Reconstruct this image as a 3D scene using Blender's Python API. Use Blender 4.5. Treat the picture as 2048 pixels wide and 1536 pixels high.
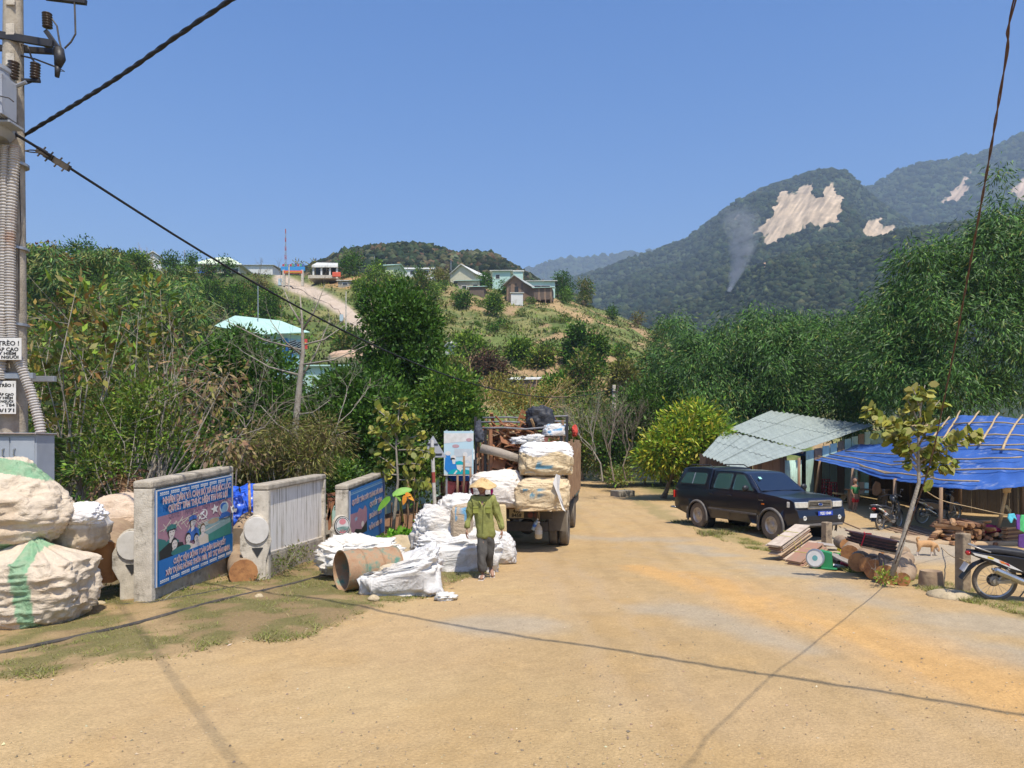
import bpy,bmesh,math,random
import numpy as np
from mathutils import Vector,Matrix,Euler
R=math.radians
S=bpy.context.scene
for o in list(bpy.data.objects):bpy.data.objects.remove(o)
COL=S.collection
# camera
FPX,CX,HY,CH=1500.0,1024.0,890.0,2.2
cam=bpy.data.objects.new('camera',bpy.data.cameras.new('camera'));COL.objects.link(cam)
cam.location=(0,0,CH);cam.rotation_euler=(R(90),0,0)
cam.data.sensor_width=36;cam.data.lens=FPX*36/2048
cam.data.shift_y=(HY-768)/2048
cam.data.clip_start=.05;cam.data.clip_end=20000
S.camera=cam
# light
SX,SY=-.2,.5
sun_el=math.atan2(1,math.hypot(SX,SY))
W=bpy.data.worlds.new('World');S.world=W;W.use_nodes=True
wn=W.node_tree;wn.nodes.clear()
wo=wn.nodes.new('ShaderNodeOutputWorld');wb=wn.nodes.new('ShaderNodeBackground')
sk=wn.nodes.new('ShaderNodeTexSky');sk.sky_type='NISHITA';sk.sun_disc=False
sk.sun_elevation=sun_el;sk.sun_rotation=math.atan2(-SX,-SY)
sk.altitude=0;sk.air_density=1.15;sk.dust_density=1.6;sk.ozone_density=4.0
wb.inputs[1].default_value=.148
hs=wn.nodes.new('ShaderNodeHueSaturation');hs.inputs['Hue'].default_value=.511;hs.inputs['Saturation'].default_value=1.42;hs.inputs['Value'].default_value=1.0
wn.links.new(sk.outputs[0],hs.inputs['Color']);wn.links.new(hs.outputs[0],wb.inputs[0]);wn.links.new(wb.outputs[0],wo.inputs[0])
sl=bpy.data.lights.new('sun','SUN');sl.energy=4.5;sl.angle=R(.53);sl.color=(1,.94,.83)
so=bpy.data.objects.new('sun',sl);COL.objects.link(so);so.location=(5,-10,40)
so.rotation_euler=Vector((-SX,-SY,1)).to_track_quat('Z','Y').to_euler()
S.view_settings.view_transform='Standard';S.view_settings.look='None'
S.view_settings.exposure=0.36;S.view_settings.gamma=1
S.view_settings.use_curve_mapping=False
# helpers
def P(px,py,Y):return Vector(((px-CX)/FPX*Y,Y,CH+(HY-py)/FPX*Y))
def _h(i,j,k):
 n=np.sin(i*127.1+j*311.7+k*74.7)*43758.5453
 return n-np.floor(n)
def vn(x,y,z=0.):
 x=np.asarray(x,float);y=np.asarray(y,float);z=np.asarray(z,float)+0*x
 i,j,k=np.floor(x),np.floor(y),np.floor(z);a,b,c=x-i,y-j,z-k
 a,b,c=a*a*(3-2*a),b*b*(3-2*b),c*c*(3-2*c)
 r=0
 for di in(0,1):
  for dj in(0,1):
   for dk in(0,1):
    r=r+_h(i+di,j+dj,k+dk)*(a if di else 1-a)*(b if dj else 1-b)*(c if dk else 1-c)
 return r
def fbm(x,y,z=0.,o=4):
 r,w,t=0,.5,0
 for q in range(o):
  r=r+w*vn(x*2**q+q*17.3,y*2**q-q*9.1,z*2**q+q*3.7 if not np.isscalar(z)or z else q*3.7);t+=w;w*=.5
 return r/t
def ss(a,b,x):
 t=np.clip((x-a)/(b-a),0,1);return t*t*(3-2*t)
def tag(o,label=None,cat=None,group=None,kind=None):
 if label:o['label']=label
 if cat:o['category']=cat
 if group:o['group']=group
 if kind:o['kind']=kind
 return o
def thing(name,loc,label,cat,group=None,rz=0):
 o=bpy.data.objects.new(name,None);COL.objects.link(o)
 o.location=loc;o.rotation_euler=(0,0,rz);o.empty_display_size=.2
 return tag(o,label,cat,group)
def wm(o):
 m=o.matrix_basis.copy()
 while o.parent:m=o.parent.matrix_basis@o.matrix_parent_inverse@m if False else(o.parent.matrix_basis@o.matrix_parent_inverse@m);o=o.parent
 return m
def link(name,me,parent=None,world=False):
 o=bpy.data.objects.new(name,me);COL.objects.link(o)
 if parent:
  o.parent=parent
  if world:
   m=Matrix();q=parent
   ch=[]
   while q:ch.append(q);q=q.parent
   for q in reversed(ch):m=m@q.matrix_parent_inverse@q.matrix_basis
   o.matrix_parent_inverse=m.inverted()
 return o
def copy_tree(o,parent=None):
 c=o.copy();COL.objects.link(c)
 if parent:c.parent=parent
 for ch in[q for q in bpy.data.objects if q.parent==o]:copy_tree(ch,c)
 return c
def npmesh(name,V,F,mats,col=None,smooth=False,mi=None):
 """V (n,3); F (m,k) int array, k constant"""
 me=bpy.data.meshes.new(name);V=np.asarray(V,np.float32);F=np.asarray(F,np.int32)
 m,k=F.shape
 me.vertices.add(len(V));me.vertices.foreach_set('co',V.ravel())
 me.loops.add(m*k);me.loops.foreach_set('vertex_index',F.ravel())
 me.polygons.add(m);me.polygons.foreach_set('loop_start',np.arange(m,dtype=np.int32)*k)
 me.polygons.foreach_set('loop_total',np.full(m,k,np.int32))
 if smooth:me.polygons.foreach_set('use_smooth',np.ones(m,bool))
 if mi is not None:me.polygons.foreach_set('material_index',np.asarray(mi,np.int32))
 for q in(mats if isinstance(mats,(list,tuple))else[mats]):me.materials.append(q)
 me.update(calc_edges=True)
 if col is not None:
  a=me.color_attributes.new('Col','FLOAT_COLOR','POINT')
  c=np.ones((len(V),4),np.float32);c[:,:3]=col;a.data.foreach_set('color',c.ravel())
 return me
def grid_faces(nu,nv,wrap=False):
 """grid of nu x nv verts, index i*nv+j ; wrap in j"""
 i=np.arange(nu-1)[:,None];j=np.arange(nv if wrap else nv-1)[None,:]
 j2=(j+1)%nv
 return np.stack([i*nv+j+0*i,i*nv+j2,(i+1)*nv+j2,(i+1)*nv+j+0*i],-1).reshape(-1,4)
class MB:
 def __init__(s):s.v,s.f,s.m,s.M,s.mi=[],[],[],Matrix(),0
 def add(s,vs,fs,mi=None):
  b=len(s.v);s.v+=[tuple(s.M@Vector(q))for q in vs]
  s.f+=[tuple(b+i for i in q)for q in fs];s.m+=[s.mi if mi is None else mi]*len(fs);return s
 def box(s,c,d,rot=None,mi=None,taper=1.):
  x,y,z=d[0]/2,d[1]/2,d[2]/2;c=Vector(c)
  vs=[Vector((i*x*(taper if k>0 else 1),j*y*(taper if k>0 else 1),k*z))for k in(-1,1)for j in(-1,1)for i in(-1,1)]
  if rot is not None:
   m=rot if isinstance(rot,Matrix)else Euler(rot).to_matrix();vs=[m@q for q in vs]
  return s.add([c+q for q in vs],[(0,2,3,1),(4,5,7,6),(0,1,5,4),(2,6,7,3),(0,4,6,2),(1,3,7,5)],mi)
 def beam(s,a,b,w,h,up=(0,0,1),mi=None):
  a,b=Vector(a),Vector(b);d=(b-a);L=d.length;d.normalize();u=Vector(up)
  sx=d.cross(u)
  if sx.length<1e-4:sx=d.cross(Vector((1,0,0)))
  sx.normalize();u=sx.cross(d)
  m=Matrix((sx,d,u)).transposed()
  return s.box((a+b)/2,(w,L,h),m,mi)
 def tube(s,pts,r,n=8,mi=None,caps=True,close=False):
  pts=[Vector(q)for q in pts];k=len(pts)
  rs=r if isinstance(r,(list,tuple))else[r]*k
  vs=[];prev=None
  for i,p in enumerate(pts):
   a=pts[i-1]if(i or close)else p;b=pts[(i+1)%k]if(i<k-1 or close)else p
   d=(b-a)
   if d.length<1e-7:d=Vector((0,0,1))
   d.normalize()
   if prev is None:
    u=d.cross(Vector((0,0,1)));
    if u.length<1e-3:u=d.cross(Vector((1,0,0)))
   else:u=prev-d*prev.dot(d)
   u.normalize();prev=u;w=d.cross(u)
   vs+=[p+(u*math.cos(t)+w*math.sin(t))*rs[i]for t in[2*math.pi*q/n for q in range(n)]]
  fs=[]
  for i in range(k if close else k-1):
   i2=(i+1)%k
   for j in range(n):fs.append((i*n+j,i*n+(j+1)%n,i2*n+(j+1)%n,i2*n+j))
  if caps and not close:fs+=[tuple(reversed(range(n))),tuple((k-1)*n+j for j in range(n))]
  return s.add(vs,fs,mi)
 def cyl(s,a,b,r0,r1=None,n=12,mi=None):return s.tube([a,b],[r0,r0 if r1 is None else r1],n,mi)
 def lathe(s,prof,n=16,mi=None,M=None,caps=True):
  vs=[];k=len(prof)
  for r,z in prof:vs+=[Vector((r*math.cos(2*math.pi*j/n),r*math.sin(2*math.pi*j/n),z))for j in range(n)]
  if M is not None:vs=[M@q for q in vs]
  fs=[(i*n+j,i*n+(j+1)%n,(i+1)*n+(j+1)%n,(i+1)*n+j)for i in range(k-1)for j in range(n)]
  if caps:fs+=[tuple(reversed(range(n))),tuple((k-1)*n+j for j in range(n))]
  return s.add(vs,fs,mi)
 def ell(s,c,r,n=10,m=6,mi=None,M=None):
  vs=[];c=Vector(c)
  for i in range(m+1):
   a=math.pi*i/m-math.pi/2
   vs+=[Vector((r[0]*math.cos(a)*math.cos(2*math.pi*j/n),r[1]*math.cos(a)*math.sin(2*math.pi*j/n),r[2]*math.sin(a)))for j in range(n)]
  if M is not None:vs=[M@q for q in vs]
  vs=[q+c for q in vs]
  return s.add(vs,[(i*n+j,i*n+(j+1)%n,(i+1)*n+(j+1)%n,(i+1)*n+j)for i in range(m)for j in range(n)],mi)
 def prism(s,poly,dvec,mi=None):
  """poly: 3-D points of a planar loop, dvec: extrusion"""
  a=[Vector(q)for q in poly];d=Vector(dvec);n=len(a)
  return s.add(a+[q+d for q in a],[tuple(reversed(range(n))),tuple(range(n,2*n))]+[(i,(i+1)%n,n+(i+1)%n,n+i)for i in range(n)],mi)
 def quad(s,*q,mi=None):return s.add(q,[tuple(range(len(q)))],mi)
 def mesh(s,name,mats,smooth=False,bevel=0,seg=2,auto=None):
  me=bpy.data.meshes.new(name);me.from_pydata(s.v,[],s.f)
  for q in(mats if isinstance(mats,(list,tuple))else[mats]):me.materials.append(q)
  me.polygons.foreach_set('material_index',s.m)
  bm=bmesh.new();bm.from_mesh(me)
  bmesh.ops.remove_doubles(bm,verts=bm.verts,dist=1e-5)
  bmesh.ops.recalc_face_normals(bm,faces=bm.faces)
  if bevel:
   es=[e for e in bm.edges if len(e.link_faces)==2 and e.calc_face_angle(0)>.5]
   bmesh.ops.bevel(bm,geom=es,offset=bevel,segments=seg,affect='EDGES',profile=.5,clamp_overlap=True)
  if smooth or auto:
   for f in bm.faces:f.smooth=True
   if auto:
    for e in bm.edges:
     if len(e.link_faces)==2 and e.calc_face_angle(0)>auto:e.smooth=False
  bm.to_mesh(me);bm.free();me.update()
  return me
 def build(s,name,mats,parent=None,world=False,**k):return link(name,s.mesh(name,mats,**k),parent,world)
 # materials
MC={}
def _base(name,rough,metal=0,spec=.5):
 m=bpy.data.materials.new(name);m.use_nodes=True;nt=m.node_tree;b=nt.nodes['Principled BSDF']
 b.inputs['Roughness'].default_value=rough;b.inputs['Metallic'].default_value=metal
 b.inputs['Specular IOR Level'].default_value=spec
 return m,nt,b
def rgba(c):return(c[0],c[1],c[2],1)
def pm(name,c1,c2=None,scale=4.,rough=.8,bump=0.,bscale=30.,metal=0.,spec=.4,stretch=None,c3=None,s3=1.5,t3=.6,coat=0.,detail=6,coord='Object'):
 """procedural material: two-tone noise, optional third stain tone, bump"""
 if name in MC:return MC[name]
 m,nt,b=_base(name,rough,metal,spec);N=nt.nodes;Lk=nt.links
 tc=N.new('ShaderNodeTexCoord');vec=tc.outputs[coord]
 if stretch:
  mp=N.new('ShaderNodeMapping');mp.inputs['Scale'].default_value=stretch;Lk.new(vec,mp.inputs[0]);vec=mp.outputs[0]
 c2=c2 or tuple(q*.8 for q in c1)
 nz=N.new('ShaderNodeTexNoise');nz.inputs['Scale'].default_value=scale;nz.inputs['Detail'].default_value=detail;nz.inputs['Roughness'].default_value=.65
 Lk.new(vec,nz.inputs[0])
 cr=N.new('ShaderNodeValToRGB');cr.color_ramp.elements[0].position=.34;cr.color_ramp.elements[1].position=.66
 cr.color_ramp.elements[0].color=rgba(c1);cr.color_ramp.elements[1].color=rgba(c2);Lk.new(nz.outputs[0],cr.inputs[0])
 out=cr.outputs[0]
 if c3:
  n3=N.new('ShaderNodeTexNoise');n3.inputs['Scale'].default_value=s3;n3.inputs['Detail'].default_value=8;n3.inputs['Roughness'].default_value=.7;Lk.new(vec,n3.inputs[0])
  r3=N.new('ShaderNodeMapRange');r3.inputs[1].default_value=t3-.06;r3.inputs[2].default_value=t3+.08;Lk.new(n3.outputs[0],r3.inputs[0])
  mx=N.new('ShaderNodeMix');mx.data_type='RGBA';Lk.new(r3.outputs[0],mx.inputs[0]);Lk.new(out,mx.inputs[6]);mx.inputs[7].default_value=rgba(c3);out=mx.outputs[2]
 Lk.new(out,b.inputs['Base Color'])
 if bump:
  nb=N.new('ShaderNodeTexNoise');nb.inputs['Scale'].default_value=bscale;nb.inputs['Detail'].default_value=5;Lk.new(vec,nb.inputs[0])
  bp=N.new('ShaderNodeBump');bp.inputs['Strength'].default_value=bump;bp.inputs['Distance'].default_value=.02;Lk.new(nb.outputs[0],bp.inputs['Height']);Lk.new(bp.outputs[0],b.inputs['Normal'])
 if coat:b.inputs['Coat Weight'].default_value=coat;b.inputs['Coat Roughness'].default_value=.05
 MC[name]=m;return m
def vc(name,rough=.85,var=.25,vscale=20.,bump=0.,bscale=40.,trans=0.,spec=.3,dist=.02,wrinkle=0.):
 """material whose base colour comes from the mesh's own Col attribute, with fine noise"""
 if name in MC:return MC[name]
 m,nt,b=_base(name,rough,0,spec);N=nt.nodes;Lk=nt.links
 at=N.new('ShaderNodeVertexColor');at.layer_name='Col'
 tc=N.new('ShaderNodeTexCoord');nz=N.new('ShaderNodeTexNoise');nz.inputs['Scale'].default_value=vscale;nz.inputs['Detail'].default_value=7;nz.inputs['Roughness'].default_value=.7
 Lk.new(tc.outputs['Object'],nz.inputs[0])
 mr=N.new('ShaderNodeMapRange');mr.inputs[1].default_value=.3;mr.inputs[2].default_value=.7;mr.inputs[3].default_value=1-var;mr.inputs[4].default_value=1+var*.8;Lk.new(nz.outputs[0],mr.inputs[0])
 mx=N.new('ShaderNodeVectorMath');mx.operation='SCALE';Lk.new(at.outputs[0],mx.inputs[0]);Lk.new(mr.outputs[0],mx.inputs['Scale'])
 Lk.new(mx.outputs[0],b.inputs['Base Color'])
 if bump:
  nb=N.new('ShaderNodeTexNoise');nb.inputs['Scale'].default_value=bscale;nb.inputs['Detail'].default_value=6;nb.inputs['Roughness'].default_value=.6;Lk.new(tc.outputs['Object'],nb.inputs[0])
  bp=N.new('ShaderNodeBump');bp.inputs['Strength'].default_value=bump;bp.inputs['Distance'].default_value=dist;Lk.new(nb.outputs[0],bp.inputs['Height']);Lk.new(bp.outputs[0],b.inputs['Normal'])
  if wrinkle:
   prevn=None
   for sc_,st_,mpz in((3.2,1.,(1,1,1.6)),(8.,.6,(1.4,1.4,1))):
    mp=N.new('ShaderNodeMapping');mp.inputs['Scale'].default_value=mpz;Lk.new(tc.outputs['Object'],mp.inputs[0]);n4=N.new('ShaderNodeTexNoise');n4.inputs['Scale'].default_value=sc_;n4.inputs['Detail'].default_value=2.5;n4.inputs['Distortion'].default_value=1.6;Lk.new(mp.outputs[0],n4.inputs[0])
    a1=N.new('ShaderNodeMath');a1.operation='SUBTRACT';a1.inputs[1].default_value=.5;Lk.new(n4.outputs[0],a1.inputs[0]);a2=N.new('ShaderNodeMath');a2.operation='ABSOLUTE';Lk.new(a1.outputs[0],a2.inputs[0])
    b2=N.new('ShaderNodeBump');b2.inputs['Strength'].default_value=wrinkle*st_;b2.inputs['Distance'].default_value=.35/sc_;Lk.new(a2.outputs[0],b2.inputs['Height']);Lk.new((prevn or bp).outputs[0],b2.inputs['Normal']);prevn=b2
   Lk.new(prevn.outputs[0],b.inputs['Normal'])
 if trans:
  tr=N.new('ShaderNodeBsdfTranslucent');ms=N.new('ShaderNodeMixShader');ms.inputs[0].default_value=trans
  Lk.new(mx.outputs[0],tr.inputs[0]);Lk.new(b.outputs[0],ms.inputs[1]);Lk.new(tr.outputs[0],ms.inputs[2]);Lk.new(ms.outputs[0],N['Material Output'].inputs[0])
 MC[name]=m;return m
LEAF=vc('leaf',.5,.12,6.,trans=.26,spec=.28)
LEAFFAR=vc('leaf_far',.8,.15,.3,trans=.12,spec=.1)
BARK=pm('bark',(.16,.12,.085),(.26,.21,.16),9,.9,.6,30)
BARKG=pm('grey_bark',(.22,.19,.15),(.34,.3,.24),9,.9,.6,30)
CONC=pm('old_concrete',(.44,.385,.3),(.28,.24,.18),5,.9,.5,40,c3=(.07,.06,.05),s3=2.2,t3=.62)
CONCL=pm('whitewashed_concrete',(.6,.54,.44),(.42,.37,.29),6,.9,.4,50,c3=(.12,.1,.07),s3=3.5,t3=.6)
WOOD=pm('weathered_wood',(.2,.12,.07),(.3,.2,.12),3,.85,.3,20,stretch=(6,6,1))
REDW=pm('red_brown_scrap',(.24,.1,.05),(.36,.17,.08),5,.75,.3,20)
PALEW=pm('pale_wood',(.5,.34,.18),(.38,.24,.12),5,.8,.3,20)
BAMB=pm('dry_bamboo',(.5,.37,.2),(.36,.25,.13),5,.6,.2,20)
BLACKM=pm('black_metal',(.02,.02,.022),(.035,.032,.03),8,.5,.1,30)
RUBBER=pm('dusty_rubber',(.035,.032,.03),(.12,.1,.075),6,.85,.3,60)
CHROME=pm('dull_chrome',(.5,.5,.5),(.38,.37,.35),8,.28,metal=1)
GALV=pm('galvanised_steel',(.42,.44,.46),(.33,.34,.36),6,.45,metal=.6)
def text_mesh(txt,size,mat,ext=0.,align='CENTER',xs=1.,bold=0.):
 cu=bpy.data.curves.new('t','FONT');cu.body=txt;cu.size=size;cu.align_x=align;cu.align_y='CENTER';cu.offset=bold;cu.extrude=ext;cu.resolution_u=2
 o=bpy.data.objects.new('t',cu);COL.objects.link(o);dg=bpy.context.evaluated_depsgraph_get();dg.update()
 me=bpy.data.meshes.new_from_object(o.evaluated_get(dg));bpy.data.objects.remove(o);bpy.data.curves.remove(cu)
 for v in me.vertices:v.co.x*=xs
 me.materials.clear();me.materials.append(mat);return me
def lettering(txt,size,mat,M,parent,xs=1.,bold=0.,width=None,name='lettering'):
 """flat lettering in the plane M (x right, y up, z out)"""
 me=text_mesh(txt,size,mat,xs=xs,bold=bold)
 if width and len(me.vertices):
  w=max(v.co.x for v in me.vertices)-min(v.co.x for v in me.vertices)
  for v in me.vertices:v.co.x*=width/w
 me.transform(M);o=link(name,me,parent,True);return o
 # foliage
def leaves(name,pos,dirs,L,Wd,cols,mat,parent=None,world=True,nrm=None,rng=None,fold=.25):
 """rhombic folded leaves: pos (n,3), dirs (n,3) unit-ish, L, Wd (n,), cols (n,3)"""
 n=len(pos);rng=rng or np.random.default_rng(1)
 dirs=dirs/np.maximum(np.linalg.norm(dirs,axis=1,keepdims=True),1e-6)
 if nrm is None:nrm=rng.normal(size=(n,3))+np.array([0,0,.8])
 sd=np.cross(dirs,nrm);sd/=np.maximum(np.linalg.norm(sd,axis=1,keepdims=True),1e-6)
 up=np.cross(sd,dirs)
 L=np.broadcast_to(L,(n,))[:,None];Wd=np.broadcast_to(Wd,(n,))[:,None]
 a=pos;b=pos+dirs*L*.45+sd*Wd*.5-up*Wd*fold*0;c=pos+dirs*L-up*L*.12;d=pos+dirs*L*.45-sd*Wd*.5
 mid=pos+dirs*L*.5-up*Wd*fold
 V=np.stack([a,b,c,d,mid],1).reshape(-1,3)if False else np.stack([a,b,c,d],1).reshape(-1,3)
 F=np.arange(n*4).reshape(n,4)
 col=np.repeat(cols,4,axis=0)
 return link(name,npmesh(name,V,F,mat,col),parent,world)
def pal(rng,n,cols,wts=None,var=.18):
 cols=np.array(cols,float);i=rng.choice(len(cols),n,p=None if wts is None else np.array(wts)/sum(wts))
 cols=cols*np.where(cols[:,1:2]>cols[:,:1],np.array([[1.38,1.2,.95]]),1.)
 return cols[i]*(1+rng.normal(0,var,(n,1)))*(1+rng.normal(0,.05,(n,3)))
G_DARK=[(.035,.095,.016),(.05,.13,.02),(.075,.17,.024),(.024,.062,.013)]
G_MID=[(.075,.15,.025),(.12,.22,.03),(.05,.11,.022),(.15,.24,.035)]
G_OLIVE=[(.15,.18,.04),(.2,.2,.055),(.1,.13,.03),(.24,.19,.07)]
G_DRY=[(.2,.15,.07),(.26,.18,.09),(.14,.11,.05),(.1,.11,.035)]
G_BAM=[(.035,.095,.024),(.055,.14,.032),(.09,.2,.045),(.022,.065,.018),(.16,.2,.06)]
def crown_pts(rng,ells,n,shell=.45,gap=.42,gs=1.3,cl=12,cr=.12):
 """leaf positions in clumps through the given ellipsoids (cx,cy,cz,rx,ry,rz)"""
 E=np.array(ells,float);vol=(E[:,3]*E[:,4]+E[:,4]*E[:,5]+E[:,3]*E[:,5]);nc=max(1,n//cl)
 i=rng.choice(len(E),nc*3,p=vol/vol.sum());d=rng.normal(size=(nc*3,3));d/=np.linalg.norm(d,axis=1,keepdims=True)
 r=shell+(1-shell)*rng.random(nc*3)**.5
 r=r*(1+.16*(fbm(d[:,0]*2.2+i*5,d[:,1]*2.2,d[:,2]*2.2+9,3)-.5)*4)
 c=E[i,:3]+d*E[i,3:]*r[:,None]
 m=np.mean(E[:,3:]);q=gs/m*3
 k=fbm(c[:,0]*q+3,c[:,1]*q,c[:,2]*q,3)>gap
 c,d=c[k][:nc],d[k][:nc]
 cc=np.repeat(c,cl,0);dd=np.repeat(d,cl,0);n2=len(cc)
 off=rng.normal(size=(n2,3))*cr
 tone=np.repeat(rng.normal(0,.16,len(c)),cl)
 return cc+off,dd,off,tone
def limbs(mb,base,ells,r0,rng,h0=.35,n=7,mi=None):
 """trunk from base up into the ellipsoids, with tapered bending limbs"""
 base=Vector(base);E=[Vector(e[:3])for e in ells];zc=sum((e for e in E),Vector())/len(E)
 top=zc.copy();k=6;pts=[]
 for i in range(k+1):
  t=i/k;p=base.lerp(top,t);p+=Vector((rng.normal()*.04,rng.normal()*.04,0))*(top-base).length*.35*math.sin(math.pi*t);pts.append(p)
 mb.tube(pts,[r0*(1.25 if i==0 else 1)*(1-.7*i/k)for i in range(k+1)],n,mi)
 for e in ells:
  c=Vector(e[:3])
  for q in range(3):
   st=pts[int(k*(h0+(.9-h0)*rng.random()))]
   en=c+Vector((rng.normal()*e[3],rng.normal()*e[4],abs(rng.normal())*e[5]))*.5
   md=st.lerp(en,.5)+Vector((0,0,-.08*(en-st).length));ra=r0*.38
   mb.tube([st,st.lerp(md,.6),md,en],[ra,ra*.8,ra*.6,ra*.15],5,mi)
def tree(name,base,ells,n,L,Wd,cols,label=None,cat='tree',group=None,wts=None,seed=1,trunk=.15,bark=None,droop=.0,cl=12,cr=None,gap=.42,shell=.45,mat=None,var=.15,lv=.3,up=.35,gs=1.3):
 rng=np.random.default_rng(seed);t=thing(name,base,label,cat,group)
 if trunk:
  mb=MB();limbs(mb,base,ells,trunk,rng);mb.build('trunk',bark or BARK,t,True,smooth=True)
 cr=cr if cr is not None else L*1.1
 p,d,off,tone=crown_pts(rng,ells,n,shell,gap,gs,cl,cr)
 m=len(p);dr=d*.5+off/cr*.6+rng.normal(size=(m,3))*.35+np.array([0,0,up-droop])
 col=pal(rng,m,cols,wts,var)*(1+tone[:,None])
 leaves('crown',p,dr,L*(1+rng.normal(0,lv,m)).clip(.4,2),Wd*(1+rng.normal(0,.25,m)).clip(.4,2),col.clip(.005,.8),mat or LEAF,t,True,rng=rng)
 return t
def E(px,py,Y,wx,wy,dy=None):
 """ellipsoid seen at (px,py), half sizes in photo px, at depth Y"""
 p=P(px,py,Y);k=Y/FPX;return(p.x,p.y,p.z,wx*k,(dy if dy else wx*k*.8),wy*k)
 # fabric sacks
def sack(name,c,size,mat,col,seed=0,e=.55,wr=.05,nu=90,nv=56,rz=0,flat=.35,tie=False,parent=None,fn=None,colfn=None,tilt=(0,0),sharp=1.):
 """crumpled woven bag standing with its base centre at c"""
 u=np.linspace(-np.pi/2,np.pi/2,nv)[:,None];v=np.linspace(0,2*np.pi,nu,endpoint=False)[None,:]
 f=lambda w,m:np.sign(w)*np.abs(w)**m
 cu,su=f(np.cos(u),e),f(np.sin(u),e)
 x=cu*f(np.cos(v),e);y=cu*f(np.sin(v),e);z=su+0*v
 s=1.7;X,Y,Z=x*s+seed*7.3,y*s,z*s
 warp=fbm(X*.8,Y*.8,Z*.8+5,2)*2.2
 w1=1-np.abs(2*fbm(X+warp,Y*1.2,Z*1.5+warp,3)-1)*2
 w2=1-np.abs(2*fbm(X*2.6+warp*2,Y*2.6+3,Z*2.2,3)-1)*2
 w4=np.maximum(0,1-np.abs(2*fbm(X*.9+warp*1.3+9,Y*.9,Z*3.4,3)-1)*5)**1.5
 w3=(fbm(X*.6+4,Y*.6,Z*.6,2)-.5)*2.4
 dsp=1+w3*wr*2.4+(w1-.5)*wr*1.5*sharp+(w2-.5)*wr*.75*sharp+w4*wr*.9*sharp
 x,y=x*dsp,y*dsp;z=z*(1+(dsp-1)*.8)
 x=x*(1+.10*np.cos(z*1.4));y=y*(1+.10*np.cos(z*1.4))
 if tie:
  k=ss(.62,1.0,z);x,y=x*(1-.72*k),y*(1-.72*k);pl=np.sin(v*13+seed)*.10*ss(.2,.9,z);x,y=x*(1+pl),y*(1+pl);z=z+.12*k
 if fn:x,y,z=fn(x,y,z)
 z=np.where(z<-flat*2,-flat*2+(z+flat*2)*.08,z);z0=z.min();z=(z-z0)/(z.max()-z0)
 x,y=x*size[0]/2,y*size[1]/2;z=z*size[2]
 x=x+tilt[0]*z;y=y+tilt[1]*z
 ca,sa=math.cos(rz),math.sin(rz);xr=x*ca-y*sa;yr=x*sa+y*ca
 V=np.stack([xr,yr,z],-1).reshape(-1,3)
 C=np.broadcast_to(np.array(col,float),(len(V),3)).copy()
 if colfn:C=colfn(x.ravel()/size[0]*2,y.ravel()/size[1]*2,z.ravel()/size[2],C)
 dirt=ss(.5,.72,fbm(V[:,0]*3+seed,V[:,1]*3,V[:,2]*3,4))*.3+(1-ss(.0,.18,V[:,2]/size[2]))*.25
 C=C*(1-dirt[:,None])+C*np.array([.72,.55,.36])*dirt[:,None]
 F=grid_faces(nv,nu,True)
 o=link(name,npmesh(name,V,F,mat,C,smooth=True),parent)
 o.location=c
 return o
FAB=vc('woven_bag',.7,.12,26,.35,70,spec=.3,wrinkle=.42)
FABW=vc('white_woven_bag',.6,.06,14,.3,45,trans=.06,spec=.3,wrinkle=.4)
def skin_mesh(verts,edges,lvl=2,root=0):
 """verts: [(x,y,z,r) or (x,y,z,rx,ry)]; evaluated Skin + Subdivision surface as a mesh"""
 me=bpy.data.meshes.new('sk');me.from_pydata([q[:3]for q in verts],edges,[]);me.update()
 o=bpy.data.objects.new('sk',me);COL.objects.link(o)
 m=o.modifiers.new('s','SKIN');m.use_smooth_shade=True
 if not me.skin_vertices:
  bm=bmesh.new();bm.from_mesh(me);bm.verts.layers.skin.verify();bm.to_mesh(me);bm.free()
 sv=me.skin_vertices[0].data
 for i,q in enumerate(verts):
  sv[i].radius=(q[3],q[4]if len(q)>4 else q[3]);sv[i].use_root=i==root
 o.modifiers.new('d','SUBSURF').levels=lvl;o.modifiers['d'].render_levels=lvl
 dg=bpy.context.evaluated_depsgraph_get();dg.update()
 out=bpy.data.meshes.new_from_object(o.evaluated_get(dg));bpy.data.objects.remove(o)
 for p in out.polygons:p.use_smooth=True
 return out
def skinned(name,verts,edges,mat,parent,lvl=2,world=False):
 me=skin_mesh(verts,edges,lvl);me.materials.clear();me.materials.append(mat);me.name=name
 return link(name,me,parent,world)
 # TERRAIN
def xs_(y):return np.interp(y,[0,9,13,20,35,60,200],[-7.6,-6.6,-5.6,-4.6,-3.0,-2,-2])
def gz(x,y):
 x=np.asarray(x,float);y=np.asarray(y,float)
 z=-.22*ss(11,18,y)-.1*ss(20,50,y)
 d=xs_(y)-x
 z=z-3.6*ss(0,7,d)*ss(8.5,11,y)-.3*ss(0,5,d)
 z=z+.16*np.exp(-((d-(-1.1))/.9)**2)*ss(15,18,y)
 far=np.maximum(np.maximum(np.abs(x)-70,y-70),-y-30)
 z=z-24*ss(0,160,far)
 z=z+(fbm(x*.5,y*.5,0,3)-.5)*.10+(fbm(x*2.2,y*2.2,0,3)-.5)*.035*(1-ss(30,60,y))
 return z
def G(px,py):
 """ground point seen at (px,py)"""
 u=(px-CX)/FPX;s=(HY-py)/FPX;Y=2.2/max(-s,.02)
 for _ in range(12):Y=(CH-float(gz(u*Y,Y)))/max(-s,.02)*.6+Y*.4
 return Vector((u*Y,Y,float(gz(u*Y,Y))))
def GZ(x,y):return float(gz(x,y))
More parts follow.
